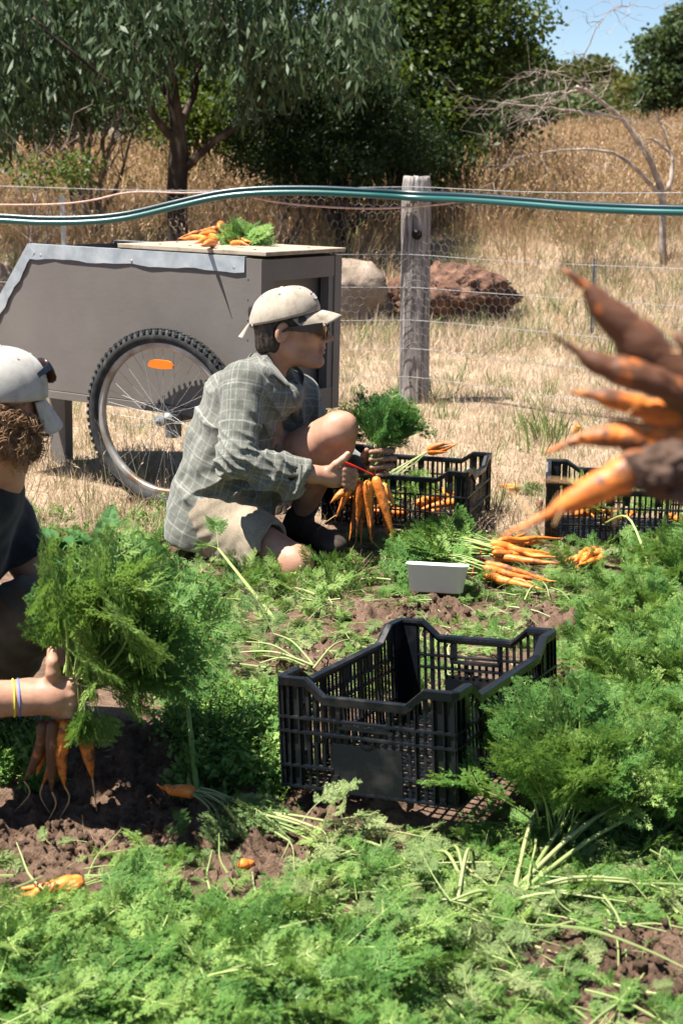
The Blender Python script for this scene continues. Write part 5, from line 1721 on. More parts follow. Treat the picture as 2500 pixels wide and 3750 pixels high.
trouser_m = cloth_mat('dark_work_cloth', lambda t: t.color(t.ramp(t.noise(t.coord('Position'), 16, 5, .6), [(.35, (.062, .052, .038)), (.7, (.115, .098, .074))])))
sock_m = cloth_mat('dark_wool_sock', lambda t: t.color(t.ramp(t.noise(t.coord('Position'), 60, 5, .6), [(.35, (.030, .024, .020)), (.7, (.075, .058, .048))])), .95, 400)
boot_m = pmat('brown_leather_boot', [(.3, (.022, .016, .012)), (.6, (.055, .040, .030)), (.8, (.13, .085, .055))], 18, .7, .3, bump=.3, coord='Position')
tan_m = NT('tan_pull_tab').set(.7, .2); tan_m.color((.30, .15, .075)); tan_m = tan_m.m


def frame3(fwd, up):
    f = np.array(fwd, float); f /= np.linalg.norm(f); u = np.array(up, float); u -= f * (u @ f); u /= np.linalg.norm(u)
    return np.stack([f, np.cross(u, f), u], 1)     # columns: forward, left, up


def head_sdf(S, c, M, s=1.0, ear_k=.004):
    """add a head; c centre, M columns forward/left/up"""
    def p(x, y, z): return c + M @ (np.array([x, y, z]) * s)
    def e(cx, cy, cz, rx, ry, rz, k=.02, op='u', rot=None):
        S.ell(p(cx, cy, cz), np.array([rx, ry, rz]) * s, M if rot is None else M @ rot, k * s, op)
    e(-.014, 0, .035, .098, .076, .088)
    e(.034, 0, -.032, .068, .060, .090, .035)
    for y in (-1, 1):
        S.cone(p(-.010, y * .050, -.055), p(.070, y * .020, -.104), .019 * s, .017 * s, .03 * s)
        e(.058, y * .042, -.022, .028, .022, .022, .02)                       # cheekbone
    e(.092, 0, -.104, .017, .020, .018, .022)                                 # chin
    e(.082, 0, .022, .017, .048, .012, .018)                                  # brow
    for y in (-1, 1): e(.094, y * .031, .004, .016, .019, .012, .012, 's')    # eye sockets
    for y in (-1, 1): e(.079, y * .031, .003, .014, .014, .012, .004)         # eyeballs
    S.cone(p(.094, 0, .010), p(.127, 0, -.030), .0075 * s, .0105 * s, .010 * s)  # nose
    for y in (-1, 1): e(.110, y * .012, -.036, .012, .008, .007, .008)
    e(.100, 0, -.050, .009, .018, .010, .012)
    e(.104, 0, -.060, .009, .022, .0062, .006)                                # lips
    e(.101, 0, -.074, .010, .019, .0070, .006)
    e(.112, 0, -.0668, .009, .024, .0016, .003, 's')
    for y in (-1, 1):
        rot = np.array(Euler((0, .22, -y * .30)).to_matrix())
        e(-.016, y * .080, -.008, .021, .009, .033, ear_k, 'u', rot)
        e(-.010, y * .0885, -.006, .012, .007, .022, .004, 's', rot)


def finger(S, pts, r0, r1, k=.004):
    pts = [np.array(q, float) for q in pts]
    n = len(pts) - 1
    for i in range(n):
        a = r0 + (r1 - r0) * i / n; b = r0 + (r1 - r0) * (i + 1) / n
        S.cone(pts[i], pts[i + 1], a, b, k if i else .007)


def sdf_obj(name, S, lo, hi, h, mat, parent, origin, smooth=True, post=None, attrs=None):
    V, F = S.mesh(lo, hi, h)
    if post is not None: V = post(V, F)
    at_ = attrs(V) if attrs else {}
    me = np_mesh(name, V - np.array(origin), F, [mat], smooth)
    for k_, v in at_.items(): add_attr(me, k_, v)
    return obj(name, me, parent)


def bbox(pts, pad):
    P = np.array([np.array(p) for p in pts]); return P.min(0) - pad, P.max(0) + pad


def cap_parts(parent, origin, c, M, s, mat, panel_mat, button=True, strap=True, back_tab=True, visor_tilt=-.22, label=False):
    """baseball cap: crown, peak, button, eyelets, back strap. c head centre"""
    c = np.array(c) - np.array(origin)
    def T(V): return c + (np.asarray(V) * s) @ M.T
    n, k = 18, 64
    V = []; F = []
    ex, ey, ez = .112, .092, .110
    for i in range(n + 1):
        ph = i / n * math.pi / 2
        for j in range(k):
            th = 2 * math.pi * j / k
            seam = 1 - .010 * math.exp(-((((th / (math.pi / 3)) % 1) - .5) / .07) ** 2) * math.cos(ph)
            x, y = ex * math.cos(th) * math.cos(ph) ** .92 * seam, ey * math.sin(th) * math.cos(ph) ** .92 * seam
            z = ez * math.sin(ph) ** 1.0
            fr = max(0, math.cos(th)); z += .012 * fr * math.sin(2 * ph) * 1.0
            zb = .034 - .014 * (1 - math.cos(th)) / 2 * 2.0 + 0
            if i == 0 and False: pass
            w = .006 * math.sin(3 * th + 5 * ph) * math.cos(ph) * .5
            V.append((x * (1 + w) - .014, y * (1 + w), zb * (1 - math.sin(ph)) + z * .86 + .018 * math.sin(ph)))
    for i in range(n):
        for j in range(k): F.append((i * k + j, i * k + (j + 1) % k, (i + 1) * k + (j + 1) % k, (i + 1) * k + j))
    V = np.array(V)
    # opening arch at the back
    me = np_mesh('crown', T(V), F, mat, True)
    o = obj('cap', me, parent)
    sm = o.modifiers.new('thick', 'SOLIDIFY'); sm.thickness = .0022; sm.offset = 1
    # peak
    nu, nv = 24, 10
    Vp = []
    for i in range(nu + 1):
        th = (i / nu - .5) * 2 * 1.16
        for j in range(nv + 1):
            t = j / nv
            x0, y0 = ex * math.cos(th) - .014 - .009, ey * .985 * math.sin(th)
            reach = .076 * math.cos(th * 1.05) ** .7 if abs(th * 1.05) < 1.57 else 0
            x = x0 + reach * t; y = y0 * (1 - .06 * t)
            z = .036 - .014 * (1 - math.cos(th)) - .052 * (y / .09) ** 2 * (.18 + .82 * t) + math.tan(visor_tilt) * reach * t - .012 * t * t
            Vp.append((x, y, z))
    Fp = [(i * (nv + 1) + j, i * (nv + 1) + j + 1, (i + 1) * (nv + 1) + j + 1, (i + 1) * (nv + 1) + j) for i in range(nu) for j in range(nv)]
    pk = obj('peak', np_mesh('peak', T(Vp), Fp, mat, True), o)
    sm = pk.modifiers.new('thick', 'SOLIDIFY'); sm.thickness = .0035
    if button:
        b = V[-1]
        MB().tube(T([(b[0], 0, b[2] - .001), (b[0], 0, b[2] + .002), (b[0], 0, b[2] + .005)]), [.008 * s, .008 * s, .004 * s], 10).build('button', mat, o, smooth=True)
    for th in (math.radians(30), math.radians(90), math.radians(150), -math.radians(30), -math.radians(90), -math.radians(150)):
        ii = int(n * .62); j = int(round((th % (2 * math.pi)) / (2 * math.pi) * k)) % k
        p = V[ii * k + j]; q = p - np.array([-.014, 0, .0]); q = q / np.linalg.norm(q)
        a = np.linspace(0, 2 * math.pi, 10, endpoint=False); u = perp(q); w = np.cross(q, u)
        MB().tube(T(p + q * .0022 + .0028 * (np.cos(a)[:, None] * u + np.sin(a)[:, None] * w)), .0011 * s, 5, closed=True).build('eyelet', panel_mat, o)
    if strap:
        th = np.linspace(math.pi - .55, math.pi + .55, 12)
        Vs = []
        for a in th:
            for dz in (-.004, .010): Vs.append((ex * 1.01 * math.cos(a) - .014, ey * 1.01 * math.sin(a), .004 + dz))
        Fs = [(2 * i, 2 * i + 2, 2 * i + 3, 2 * i + 1) for i in range(11)]
        st = obj('strap', np_mesh('strap', T(Vs), Fs, mat, True), o); st.modifiers.new('t', 'SOLIDIFY').thickness = .003
        if back_tab:
            tb = MB(); tb.add(T([(-.126, -.03, .014), (-.130, -.012, .014), (-.165, -.022, -.024), (-.150, -.045, -.026), (-.123, -.03, .012), (-.127, -.012, .012), (-.162, -.022, -.026), (-.147, -.045, -.028)]), [(0, 1, 2, 3), (7, 6, 5, 4), (0, 4, 5, 1), (1, 5, 6, 2), (2, 6, 7, 3), (3, 7, 4, 0)])
            tb.build('strap_end', mat, o)
    if label:
        j = int(k * .035); 
        # small woven badge with a dark edge on the front panel, seen from the side
        def surf(th, ph):
            x, y = ex * math.cos(th) * math.cos(ph) ** .92, ey * math.sin(th) * math.cos(ph) ** .92
            fr = max(0, math.cos(th)); zb = .034 - .014 * (1 - math.cos(th))
            return np.array([x - .014, y, zb * (1 - math.sin(ph)) + (ez * math.sin(ph) + .012 * fr * math.sin(2 * ph)) * .86 + .018 * math.sin(ph)])
        for (t0, t1, p0, p1, off, mt, nm) in ((-.34, .34, .34, .60, .0030, frame_m, 'badge'), (-.30, .30, .37, .57, .0040, badge_m, 'badge_face')):
            Vb = []; nn = 8
            for i in range(nn + 1):
                for q in range(2):
                    pnt = surf(t0 + (t1 - t0) * i / nn, (p0, p1)[q]); nr = pnt / np.linalg.norm(pnt); Vb.append(pnt + nr * off)
            Fb = [(2 * i, 2 * i + 2, 2 * i + 3, 2 * i + 1) for i in range(nn)]
            bo = obj(nm, np_mesh(nm, T(Vb), Fb, mt), o)
    return o


badge_m = pmat('woven_badge', [(.4, (.33, .30, .33)), (.6, (.55, .50, .42))], 160, .8, .2, coord='Position')


def glasses_parts(parent, origin, c, M, s, lens, thin=1.0):
    c = np.array(c) - np.array(origin)
    def T(V): return c + (np.asarray(V, float) * s) @ M.T
    root = None
    for y in (-1, 1):
        n = 14; th = np.linspace(0, 2 * math.pi, n, endpoint=False)
        V = [(.108 - .10 * abs(.034 + .030 * math.cos(a)) ** 1.35, y * (.034 + .030 * math.cos(a)), .003 + .025 * math.copysign(abs(math.sin(a)) ** .7, math.sin(a))) for a in th]
        F = [tuple(range(n)) if y > 0 else tuple(range(n - 1, -1, -1))]
        lo_ = obj('lens', np_mesh('lens', T(V), F, lens), parent) if root is None else obj('lens', np_mesh('lens', T(V), F, lens), root)
        if root is None:
            fr = MB()
            root = lo_; root.name = 'sunglasses'
        lo_.modifiers.new('t', 'SOLIDIFY').thickness = .0025
        MB().tube(T(np.array(V) + np.array([.0006, 0, 0])), .0026 * s, 6, closed=True).build('lens_rim', frame_m, root, smooth=True)
        # broad arm
        P = [(.100, y * .066, .014), (.080, y * .074, .013), (.04, y * .080, .010), (0, y * .082, .008), (-.02, y * .080, -.002)]
        Va = []
        hh = [.020, .018, .011, .007, .004]
        for q, h_ in zip(P, np.array(hh) * thin): Va += [(q[0], q[1], q[2] - h_), (q[0], q[1], q[2] + h_ * .7)]
        Fa = [(2 * i, 2 * i + 2, 2 * i + 3, 2 * i + 1) for i in range(4)]
        ao = obj('arm', np_mesh('arm', T(Va), Fa, frame_m), root); ao.modifiers.new('t', 'SOLIDIFY').thickness = .004
    MB().tube(T([(.112, -.012, .012), (.115, 0, .014), (.112, .012, .012)]), .0028 * s, 6).build('bridge', frame_m, root)
    return root


# ------------------------------------------------------------------ the kneeling man
K = empty('person', at(960, 2080, z=0))
tag(K, 'kneeling person in checked shirt, khaki shorts, cap and sunglasses tying carrots', 'person')
KO = np.array(K.location)
hM = frame3((1, -.10, -.03), (.05, 0, 1))
hs = 1.07
hc = A(1064, 1199, 4.80)
NB = A(985, 1345, 4.82)           # base of the neck
shR, shL = A(893, 1405, 4.63), A(1100, 1455, 4.95)
elR, wrR = A(866, 1688, 4.50), A(1142, 1737, 4.56)
elL, wrL = A(1205, 1690, 5.12), A(1350, 1712, 4.93)
hipR, hipL = A(785, 1893, 4.72), A(900, 1775, 4.95)
knR, anR = A(1072, 2055, 4.50), A(770, 2075, 4.78)
knL, anL = A(1228, 1580, 4.71), A(1098, 1900, 4.93)
S = SDF()
head_sdf(S, hc, hM, hs)
S.cone(hc + hM @ np.array([-.022, 0, -.05]) * hs, NB, .057, .060, .035)
S.cone(A(960, 1420, 4.82), A(900, 1600, 4.82), .08, .10, .03)
S.cone(shR, shL, .035, .035, .02)
S.cone(A(900, 1600, 4.82), A(830, 1860, 4.86), .12, .12, .06)
S.cone(shR, elR, .042, .038, .02); S.cone(elR, wrR, .040, .027, .02)
S.cone(shL, elL, .042, .038, .02); S.cone(elL, wrL, .040, .027, .02)
S.cone(hipR, knR, .082, .058, .04); S.cone(knR, anR, .052, .04, .02)
S.ell(knR + np.array([.008, -.012, -.012]), (.058, .056, .058), None, .03)
S.cone(hipL, knL, .098, .064, .04)
S.ell(A(1276, 1568, 4.70), (.030, .036, .042), None, .03)
S.ell(A(1245, 1540, 4.70), (.035, .034, .026), None, .03)
S.ell(A(1145, 1640, 4.76), (.085, .066, .062), None, .03)          # slack of the thigh
calf = A(1165, 1722, 4.79)
S.cone(A(1240, 1628, 4.725), calf, .052, .058, .008); S.cone(calf, anL, .055, .038, .02)
S.cone(A(1255, 1620, 4.715), A(1200, 1740, 4.79), .040, .038, .02)
# right hand: fist with the thumb up, pulling the band
hand_c = A(1212, 1742, 4.575)
S.cone(wrR, hand_c, .027, .033, .02)
S.ell(hand_c + np.array([.012, 0, -.004]), (.046, .022, .037), None, .015)
kn = [A(1262, 1718 + 19 * i, 4.555) for i in range(4)]
mid = [A(1296 - 2 * i, 1727 + 19 * i, 4.575) for i in range(4)]
tip = [A(1302 - 4 * i, 1741 + 16 * i, 4.600) for i in range(4)]
end = [A(1276 - 4 * i, 1752 + 15 * i, 4.612) for i in range(4)]
for i in range(4):
    r0 = (.0108, .0110, .0103, .0092)[i]
    finger(S, [hand_c + (kn[i] - hand_c) * .45, kn[i], mid[i], tip[i], end[i]], r0 * 1.08, r0 * .86)
finger(S, [A(1205, 1722, 4.56), A(1230, 1700, 4.555), A(1254, 1682, 4.555), A(1273, 1662, 4.56)], .0140, .0092, .006)
# left hand: palm behind the stalks, fingers closing round the front
palm = A(1385, 1695, 4.80)
S.cone(wrL, palm, .027, .030, .02)
S.ell(palm, (.038, .020, .042), None, .015)
for i in range(4):
    yy = 1648 + 28 * i; r0 = (.0106, .0110, .0106, .0094)[i]; sh = (8, 14, 6, -14)[i]
    finger(S, [A(1395, yy + 4, 4.79), A(1424 + sh, yy, 4.765), A(1428 + sh, yy + 2, 4.715), A(1398, yy + 4, 4.672), A(1358 + (0, 0, 4, 22)[i], yy + 8, 4.664)], r0 * 1.06, r0 * .84)
finger(S, [A(1362, 1700, 4.79), A(1338, 1686, 4.745), A(1332, 1668, 4.705), A(1342, 1650, 4.685)], .0140, .0100, .006)


def k_attrs(V):
    dirt = np.zeros(len(V))
    dl = np.linalg.norm(V - A(1395, 1690, 4.72), axis=1); dirt = np.maximum(dirt, 1.0 * (1 - sstep(.06, .12, dl)))
    dr = np.linalg.norm(V - A(1290, 1750, 4.59), axis=1); dirt = np.maximum(dirt, .75 * (1 - sstep(.03, .09, dr)))
    dk = np.linalg.norm(V - (knR + np.array([.03, -.02, -.05])), axis=1); dirt = np.maximum(dirt, .55 * (1 - sstep(.02, .07, dk)))
    L = (V - hc) @ hM / hs
    st = sstep(-.045, -.075, L[:, 2]) * sstep(.0, .05, L[:, 0]) * (np.abs(L[:, 1]) < .09) * (L[:, 2] > -.13) * (np.linalg.norm(L, axis=1) < .2)
    must = np.exp(-((L[:, 2] + .050) / .006) ** 2) * (L[:, 0] > .085) * (np.abs(L[:, 1]) < .028)
    lip = (np.abs(L[:, 2] + .0665) < .011) * (L[:, 0] > .088) * (np.abs(L[:, 1]) < .024)
    return {'dirt': dirt, 'stubble': np.clip(st * .75 + must * .6, 0, .8), 'lip': lip.astype(float)}


lo, hi = bbox([hc, shR, shL, elR, wrR, elL, hipR, knR, anR, knL, anL, palm, A(1440, 1690, 4.7), hand_c], .16)
sdf_obj('body', S, lo, hi, .0036, skin_m, K, KO, attrs=k_attrs)

# shirt
tR0, tR1 = A(905, 1475, 4.71), A(775, 1850, 4.76)
tL0, tL1 = A(1050, 1480, 4.93), A(860, 1845, 5.0)
S = SDF()
S.cone(tR0, tR1, .120, .132, .05); S.cone(tL0, tL1, .112, .130, .08)
S.cone(A(765, 1620, 4.80), A(755, 1800, 4.84), .066, .080, .08)             # rounded back
S.cone(A(830, 1445, 4.78), A(780, 1600, 4.80), .078, .078, .07)
S.ell(A(965, 1445, 4.80), (.14, .15, .080), None, .06)
S.cone(shR + np.array([.01, .01, -.01]), NB, .070, .058, .05); S.cone(shL, NB + np.array([0, 0, -.03]), .056, .048, .04)
S.cone(tR1, A(745, 1945, 4.74), .140, .135, .06); S.cone(tL1, A(830, 1920, 4.98), .14, .13, .06)
S.cone(A(880, 1700, 4.80), A(890, 1880, 4.82), .11, .10, .08)              # slack front over the lap
ca = NB + np.array([-.006, 0, .016])
S.cone(NB, ca, .066, .066, .02)
S.plane(A(715, 1990, 4.75), (-.22, -.05, -1), .01)                          # hem
sl = SDF()
sl.cone(shR, elR, .078, .064, .03)
sl.cone(elR + np.array([-.006, .0, 0]), wrR + (elR - wrR) * .04, .066, .049, .03)
sl.cone(A(960, 1745, 4.52), A(1075, 1790, 4.56), .046, .046, .05)           # hanging slack under the forearm
dw = (wrR - elR) / np.linalg.norm(wrR - elR)
sl.plane(wrR - dw * .008, dw + np.array([0, 0, .12]), .004)
sl.cone(wrR - dw * .06, wrR + dw * .03, .038, .042, .003, 's')
S.sub(sl, 'u', .022)
s2 = SDF(); s2.cone(shL, elL, .066, .060, .03); s2.cone(elL, wrL, .062, .047, .03)
S.sub(s2, 'u', .03)
# cuffs cut open, collar opening
dw = (wrR - elR) / np.linalg.norm(wrR - elR)
S.cone(NB + np.array([.0, 0, .06]), A(1066, 1402, 4.79), .050, .022, .02, 's')
S.cone(hc + hM @ np.array([-.022, 0, -.06]) * hs, NB + np.array([0, 0, .02]), .060, .056, .01, 's')


def crease(x):
    return 1.0 - 2.0 * np.abs(np.sin(x * .5)) ** .7


def folds(P):
    d = np.zeros(len(P))
    # elbow creases run round the bend
    q = P - elR; w = np.exp(-(np.linalg.norm(q, axis=1) / .095) ** 2)
    d -= w * .010 * crease((q[:, 0] * .55 + q[:, 2] * .85) * 190 + 3 * pnoise(P * 14))
    # forearm drag folds
    t = np.clip((P - elR) @ dw / np.linalg.norm(wrR - elR), 0, 1); c = elR + t[:, None] * (wrR - elR); rr = np.linalg.norm(P - c, axis=1)
    w = np.exp(-((rr - .055) / .03) ** 2) * (t > .05) * (1 - sstep(.6, .78, t))
    d -= w * .0065 * crease((P[:, 0] * .7 + P[:, 2] * .9) * 140 + 4 * pnoise(P * 11))
    # waist gathers, slanting down to the hip
    z0 = A(800, 1780, 4.75)[2]; w = np.exp(-((P[:, 2] - z0) / .12) ** 2)
    w = w * sstep(A(640, 1700, 4.8)[0], A(860, 1700, 4.8)[0], P[:, 0]) + .25 * w
    d -= w * .010 * crease((P[:, 2] * 1.0 - P[:, 0] * .75) * 62 + 3.5 * pnoise(P * 6)) 
    # armpit pull lines
    ap = A(960, 1540, 4.62); q = P - ap; w = np.exp(-(np.linalg.norm(q, axis=1) / .10) ** 2)
    d -= w * .009 * crease((q[:, 0] * .9 + q[:, 2] * .4) * 120 + 2 * pnoise(P * 9))
    d -= .0075 * crease(P @ np.array([55., 20., 38.]) + 5 * pnoise(P * 5)) * sstep(-.1, .35, pnoise(P * 6 + 3)) - .0045 * pnoise(P * np.array([13, 13, 6.5])) - .003 * pnoise(P * 34)
    return d


S.disp(folds)
axR = (elR - shR) / np.linalg.norm(elR - shR)


def weave(V):
    """woven directions: round and along the torso, the upper arm and the forearm"""
    def cyl(a, b, off):
        ax = (b - a) / np.linalg.norm(b - a); q = V - a; t = q @ ax; u = perp(ax); w = np.cross(ax, u)
        rad = np.linalg.norm(q - t[:, None] * ax, axis=1)
        return np.c_[np.arctan2(q @ w, q @ u) * off, t, rad * 0], rad - 0
    def capd(a, b, r):
        ab = b - a; t = np.clip((V - a) @ ab / (ab @ ab), 0, 1); return np.linalg.norm(V - a - t[:, None] * ab, axis=1) - r
    T, _ = cyl(A(985, 1400, 4.80), A(820, 1880, 4.86), .17)
    U, _ = cyl(shR, elR, .075); W, _ = cyl(elR, wrR, .062); X, _ = cyl(shL, elL, .075)
    dT = np.minimum(np.minimum(capd(tR0, tR1, .135), capd(tL0, tL1, .13)), capd(A(740, 1620, 4.8), A(735, 1800, 4.84), .08))
    D = np.stack([dT, capd(shR + axR * .03, elR, .071), capd(elR, wrR, .058), capd(shL, elL, .07)], 1)
    i = D.argmin(1)
    out = np.stack([T, U, W, X], 1)[np.arange(len(V)), i]
    return {'weave': out}


lo, hi = bbox([shR, shL, elR, wrR, elL, tR1, tL1, A(735, 1800, 4.8), A(720, 2000, 4.75), NB + np.array([0, 0, .05])], .19)
sdf_obj('shirt', S, lo, hi, .0042, shirt_m, K, KO, attrs=weave)
shirt_o = bpy.context.scene.objects.get('shirt')
# collar: two folded leaves standing round the neck
def collar(pts_top, pts_bot, nm='collar'):
    V = []; F = []
    n = len(pts_top)
    for a, b in zip(pts_top, pts_bot): V += [a - KO, (a + b) / 2 - KO + np.array([0, -.006, .004]), b - KO]
    for i in range(n - 1): F += [(3 * i, 3 * i + 3, 3 * i + 4, 3 * i + 1), (3 * i + 1, 3 * i + 4, 3 * i + 5, 3 * i + 2)]
    me = np_mesh(nm, V, F, shirt_m, True)
    add_attr(me, 'weave', np.array([(i * .01, j * .02, 0) for i in range(n) for j in range(3)]))
    o = obj(nm, me, shirt_o); o.modifiers.new('t', 'SOLIDIFY').thickness = .005
    ss = o.modifiers.new('s', 'SUBSURF'); ss.levels = 1; ss.render_levels = 2
shirtS = S
def on_cloth(px, py, off=.004, Y0=4.35, Y1=5.1):
    Ys = np.linspace(Y0, Y1, 260); P = np.array([A(px, py, y) for y in Ys]); d = shirtS.ev(P)
    k_ = int(np.argmax(d < 0)) if (d < 0).any() else len(Ys) - 1
    return A(px, py, Ys[k_] - off)
def keep(p, Ymax):
    return p if p[1] < Ymax else np.array([p[0], Ymax, p[2]])
ct = [keep(on_cloth(x, y, .012), Yd) for x, y, Yd in [(958, 1262, 4.80), (985, 1275, 4.755), (1012, 1318, 4.735), (1040, 1368, 4.72), (1058, 1398, 4.70)]]
cb_ = [on_cloth(x, y, .012) for x, y in [(938, 1292), (958, 1322), (990, 1365), (1028, 1402), (1066, 1428)]]
collar(ct, cb_)
ct = [A(975, 1262, 4.85), A(1030, 1290, 4.895), A(1085, 1335, 4.90), A(1112, 1362, 4.88), A(1118, 1378, 4.84)]
cb_ = [A(955, 1290, 4.87), A(1035, 1325, 4.93), A(1105, 1365, 4.93)] + [on_cloth(x, y, .012) for x, y in [(1132, 1398), (1108, 1420)]]
collar(ct, cb_)
# front edge of the shirt, a pocket and the sleeve seam, stitched on the cloth
def seam(nm, pp, w, off=.003):
    c_ = smooth_path([np.array(on_cloth(x, y, off)) for x, y in pp], 24) - KO
    V = []; F = []
    for q_ in range(24):
        V += [c_[q_] + np.array([-w, 0, 0]), c_[q_] + np.array([0, -.003, 0]), c_[q_] + np.array([w, 0, 0])]
        if q_: b_ = 3 * (q_ - 1); F += [(b_, b_ + 3, b_ + 4, b_ + 1), (b_ + 1, b_ + 4, b_ + 5, b_ + 2)]
    me = np_mesh(nm, V, F, shirt_m, True); add_attr(me, 'weave', np.array([(.3 + .005 * (q_ % 3), q_ * .01, 0) for q_ in range(len(V))]))
    o_ = obj(nm, me, shirt_o); o_.modifiers.new('t', 'SOLIDIFY').thickness = .003
seam('placket', [(1066, 1428), (1078, 1480), (1082, 1540), (1072, 1600)], .013)
for (x, y) in ((1072, 1450), (1081, 1510), (1080, 1570)):
    b_ = on_cloth(x, y, .010) - KO
    MB().tube([b_, b_ + np.array([0, -.003, 0])], .0055, 10).build('button', steel_m, shirt_o)
seam('cuff_edge', [(1098, 1700), (1100, 1725), (1099, 1755), (1094, 1775)], .006)
# shorts
S = SDF()
S.cone(A(800, 1890, 4.72), A(860, 1870, 4.98), .128, .128, .05)
S.cone(hipR, knR, .112, .088, .04); S.cone(hipR + np.array([0, -.02, -.05]), knR + np.array([-.03, -.02, -.05]), .075, .06, .05)
dR = (knR - hipR) / np.linalg.norm(knR - hipR); hemR = hipR + (knR - hipR) * .74
sR = SDF(); sR.cone(hipR, knR, .115, .092, .0); 
S.plane(hemR, dR + np.array([.25, 0, .15]), .004)
S.cone(hemR - dR * .05, hemR + dR * .08, .078, .080, .004, 's')
s3 = SDF(); s3.cone(hipL, knL, .120, .088, .03); dL = (knL - hipL) / np.linalg.norm(knL - hipL); hemL = hipL + (knL - hipL) * .60
s3.plane(hemL, dL, .004); s3.cone(hemL - dL * .05, hemL + dL * .06, .080, .080, .004, 's')
S.sub(s3, 'u', .03)


def sfold(P):
    q = P - hipR; w = np.exp(-(np.linalg.norm(P - A(780, 1945, 4.66), axis=1) / .10) ** 2)
    d = w * .0025 * np.sin((P[:, 0] * .5 - P[:, 2] * .8) * 170)
    w = np.exp(-(np.linalg.norm(P - A(960, 2060, 4.45), axis=1) / .09) ** 2); d += w * .006 * np.sin((P[:, 0] * .9 + P[:, 2] * .3) * 150 + 2 * pnoise(P * 20))
    return d + .006 * pnoise(P * 11) + .0028 * pnoise(P * 28)


S.disp(sfold)
lo, hi = bbox([hipR, hipL, knR, knL, A(800, 1890, 4.72)], .17)
sdf_obj('shorts', S, lo, hi, .0042, shorts_m, K, KO)
# sock and boot of the raised leg, boot of the kneeling leg
S = SDF(); S.cone(A(1126, 1832, 4.885), anL, .047, .045, .01); S.disp(lambda P: .0012 * np.sin(P[:, 2] * 900))
lo, hi = bbox([anL, A(1126, 1832, 4.885)], .08)
sdf_obj('sock', S, lo, hi, .0035, sock_m, K, KO)
hz = A(1090, 1960, 4.90); hz[2] = .045
toe = A(1195, 2045, 4.72); toe[2] = .040
S = SDF(); S.cone(A(1098, 1900, 4.925), hz, .052, .050, .02); S.cone(hz, toe, .048, .042, .03); S.ell(toe + np.array([.02, -.02, -.004]), (.052, .05, .036), None, .02)
S.plane((0, 0, .008), (0, 0, -1), .004)
lo, hi = bbox([anL, hz, toe], .1)
bt = sdf_obj('boot', S, lo, hi, .004, boot_m, K, KO)
MB().tube(smooth_path([A(1078, 1925, 4.86) - KO, A(1092, 1918, 4.845) - KO, A(1104, 1930, 4.842) - KO, A(1103, 1948, 4.845) - KO], 12), .006, 6).build('pull_tab', tan_m, bt, smooth=True)
S = SDF(); f0 = anR + np.array([-.02, .05, -.03]); f1 = f0 + np.array([-.13, .12, -.01]); S.cone(anR, f0, .05, .05, .02); S.cone(f0, f1, .048, .042, .02)
lo, hi = bbox([anR, f0, f1], .08)
sdf_obj('boot', S, lo, hi, .006, boot_m, K, KO)
# hair under the cap: nape and temples
S = SDF()
def hp_(x, y, z): return hc + hM @ (np.array([x, y, z]) * hs)
S.ell(hp_(-.030, 0, .020), np.array([.090, .082, .075]) * hs, hM, .02)
S.ell(hp_(-.072, 0, -.045), np.array([.040, .060, .052]) * hs, hM, .03)
for y in (-1, 1): S.ell(hp_(-.045, y * .058, -.03), np.array([.030, .020, .045]) * hs, hM, .02)
for y in (-1, 1): S.ell(hp_(.030, y * .068, .025), np.array([.032, .010, .022]) * hs, hM, .02)
S.ell(hp_(-.110, 0, .045), np.array([.026, .030, .028]) * hs, hM, .01)
S.cone(hp_(.10, -.2, -.1), hp_(.10, .2, -.1), .10 * hs, .10 * hs, .01, 's')
for y in (-1, 1): S.ell(hp_(-.012, y * .088, -.012), np.array([.030, .024, .036]) * hs, hM, .006, 's')
S.disp(lambda P: .0035 * pnoise(P * np.array([70, 70, 22])) + .002 * pnoise(P * 120))
lo, hi = bbox([hc], .18)
sdf_obj('hair', S, lo, hi, .0035, hair_dark, K, KO)
capM = hM @ np.array(Euler((0, -.13, 0)).to_matrix())
cap_parts(K, KO, hc + hM @ np.array([-.002, 0, .012]) * hs, capM, hs, cap_m, steel_m, label=True, visor_tilt=-.16)
glasses_parts(K, KO, hc + hM @ np.array([.006, 0, -.002]) * hs, hM, hs * 1.02, lens_m)

# ------------------------------------------------------------------ the person at the left edge
Lp = empty('person', at(-150, 2800, z=0))
tag(Lp, 'crouching person in black tee and pale cap at the left edge holding carrots', 'person')
LO = np.array(Lp.location)
pY = 2.90
lM = frame3((.52, .76, -.42), (.25, .30, 1))
lh = A(-22, 1538, pY + .04); ls = 1.04
S = SDF()
head_sdf(S, lh, lM, ls)
nb_ = A(-110, 1750, pY + .10)
S.cone(lh + lM @ np.array([-.022, 0, -.05]), nb_, .056, .062, .03)
sR_, sL_ = A(-170, 1930, pY - .02), A(-25, 1890, pY + .24)
S.cone(sR_, sL_, .05, .05, .04); S.cone(nb_, A(-380, 2350, pY + .16), .1, .12, .06)
eL_, wL_ = A(172, 2170, pY + .22), A(268, 2440, pY + .07)
S.cone(sL_, eL_, .047, .039, .03); S.cone(eL_, wL_, .038, .027, .02)
eR_, wR_ = A(-210, 2575, pY - .18), A(105, 2552, pY - .13)
S.cone(sR_, eR_, .047, .042, .03); S.cone(eR_, wR_, .046, .0350, .02)
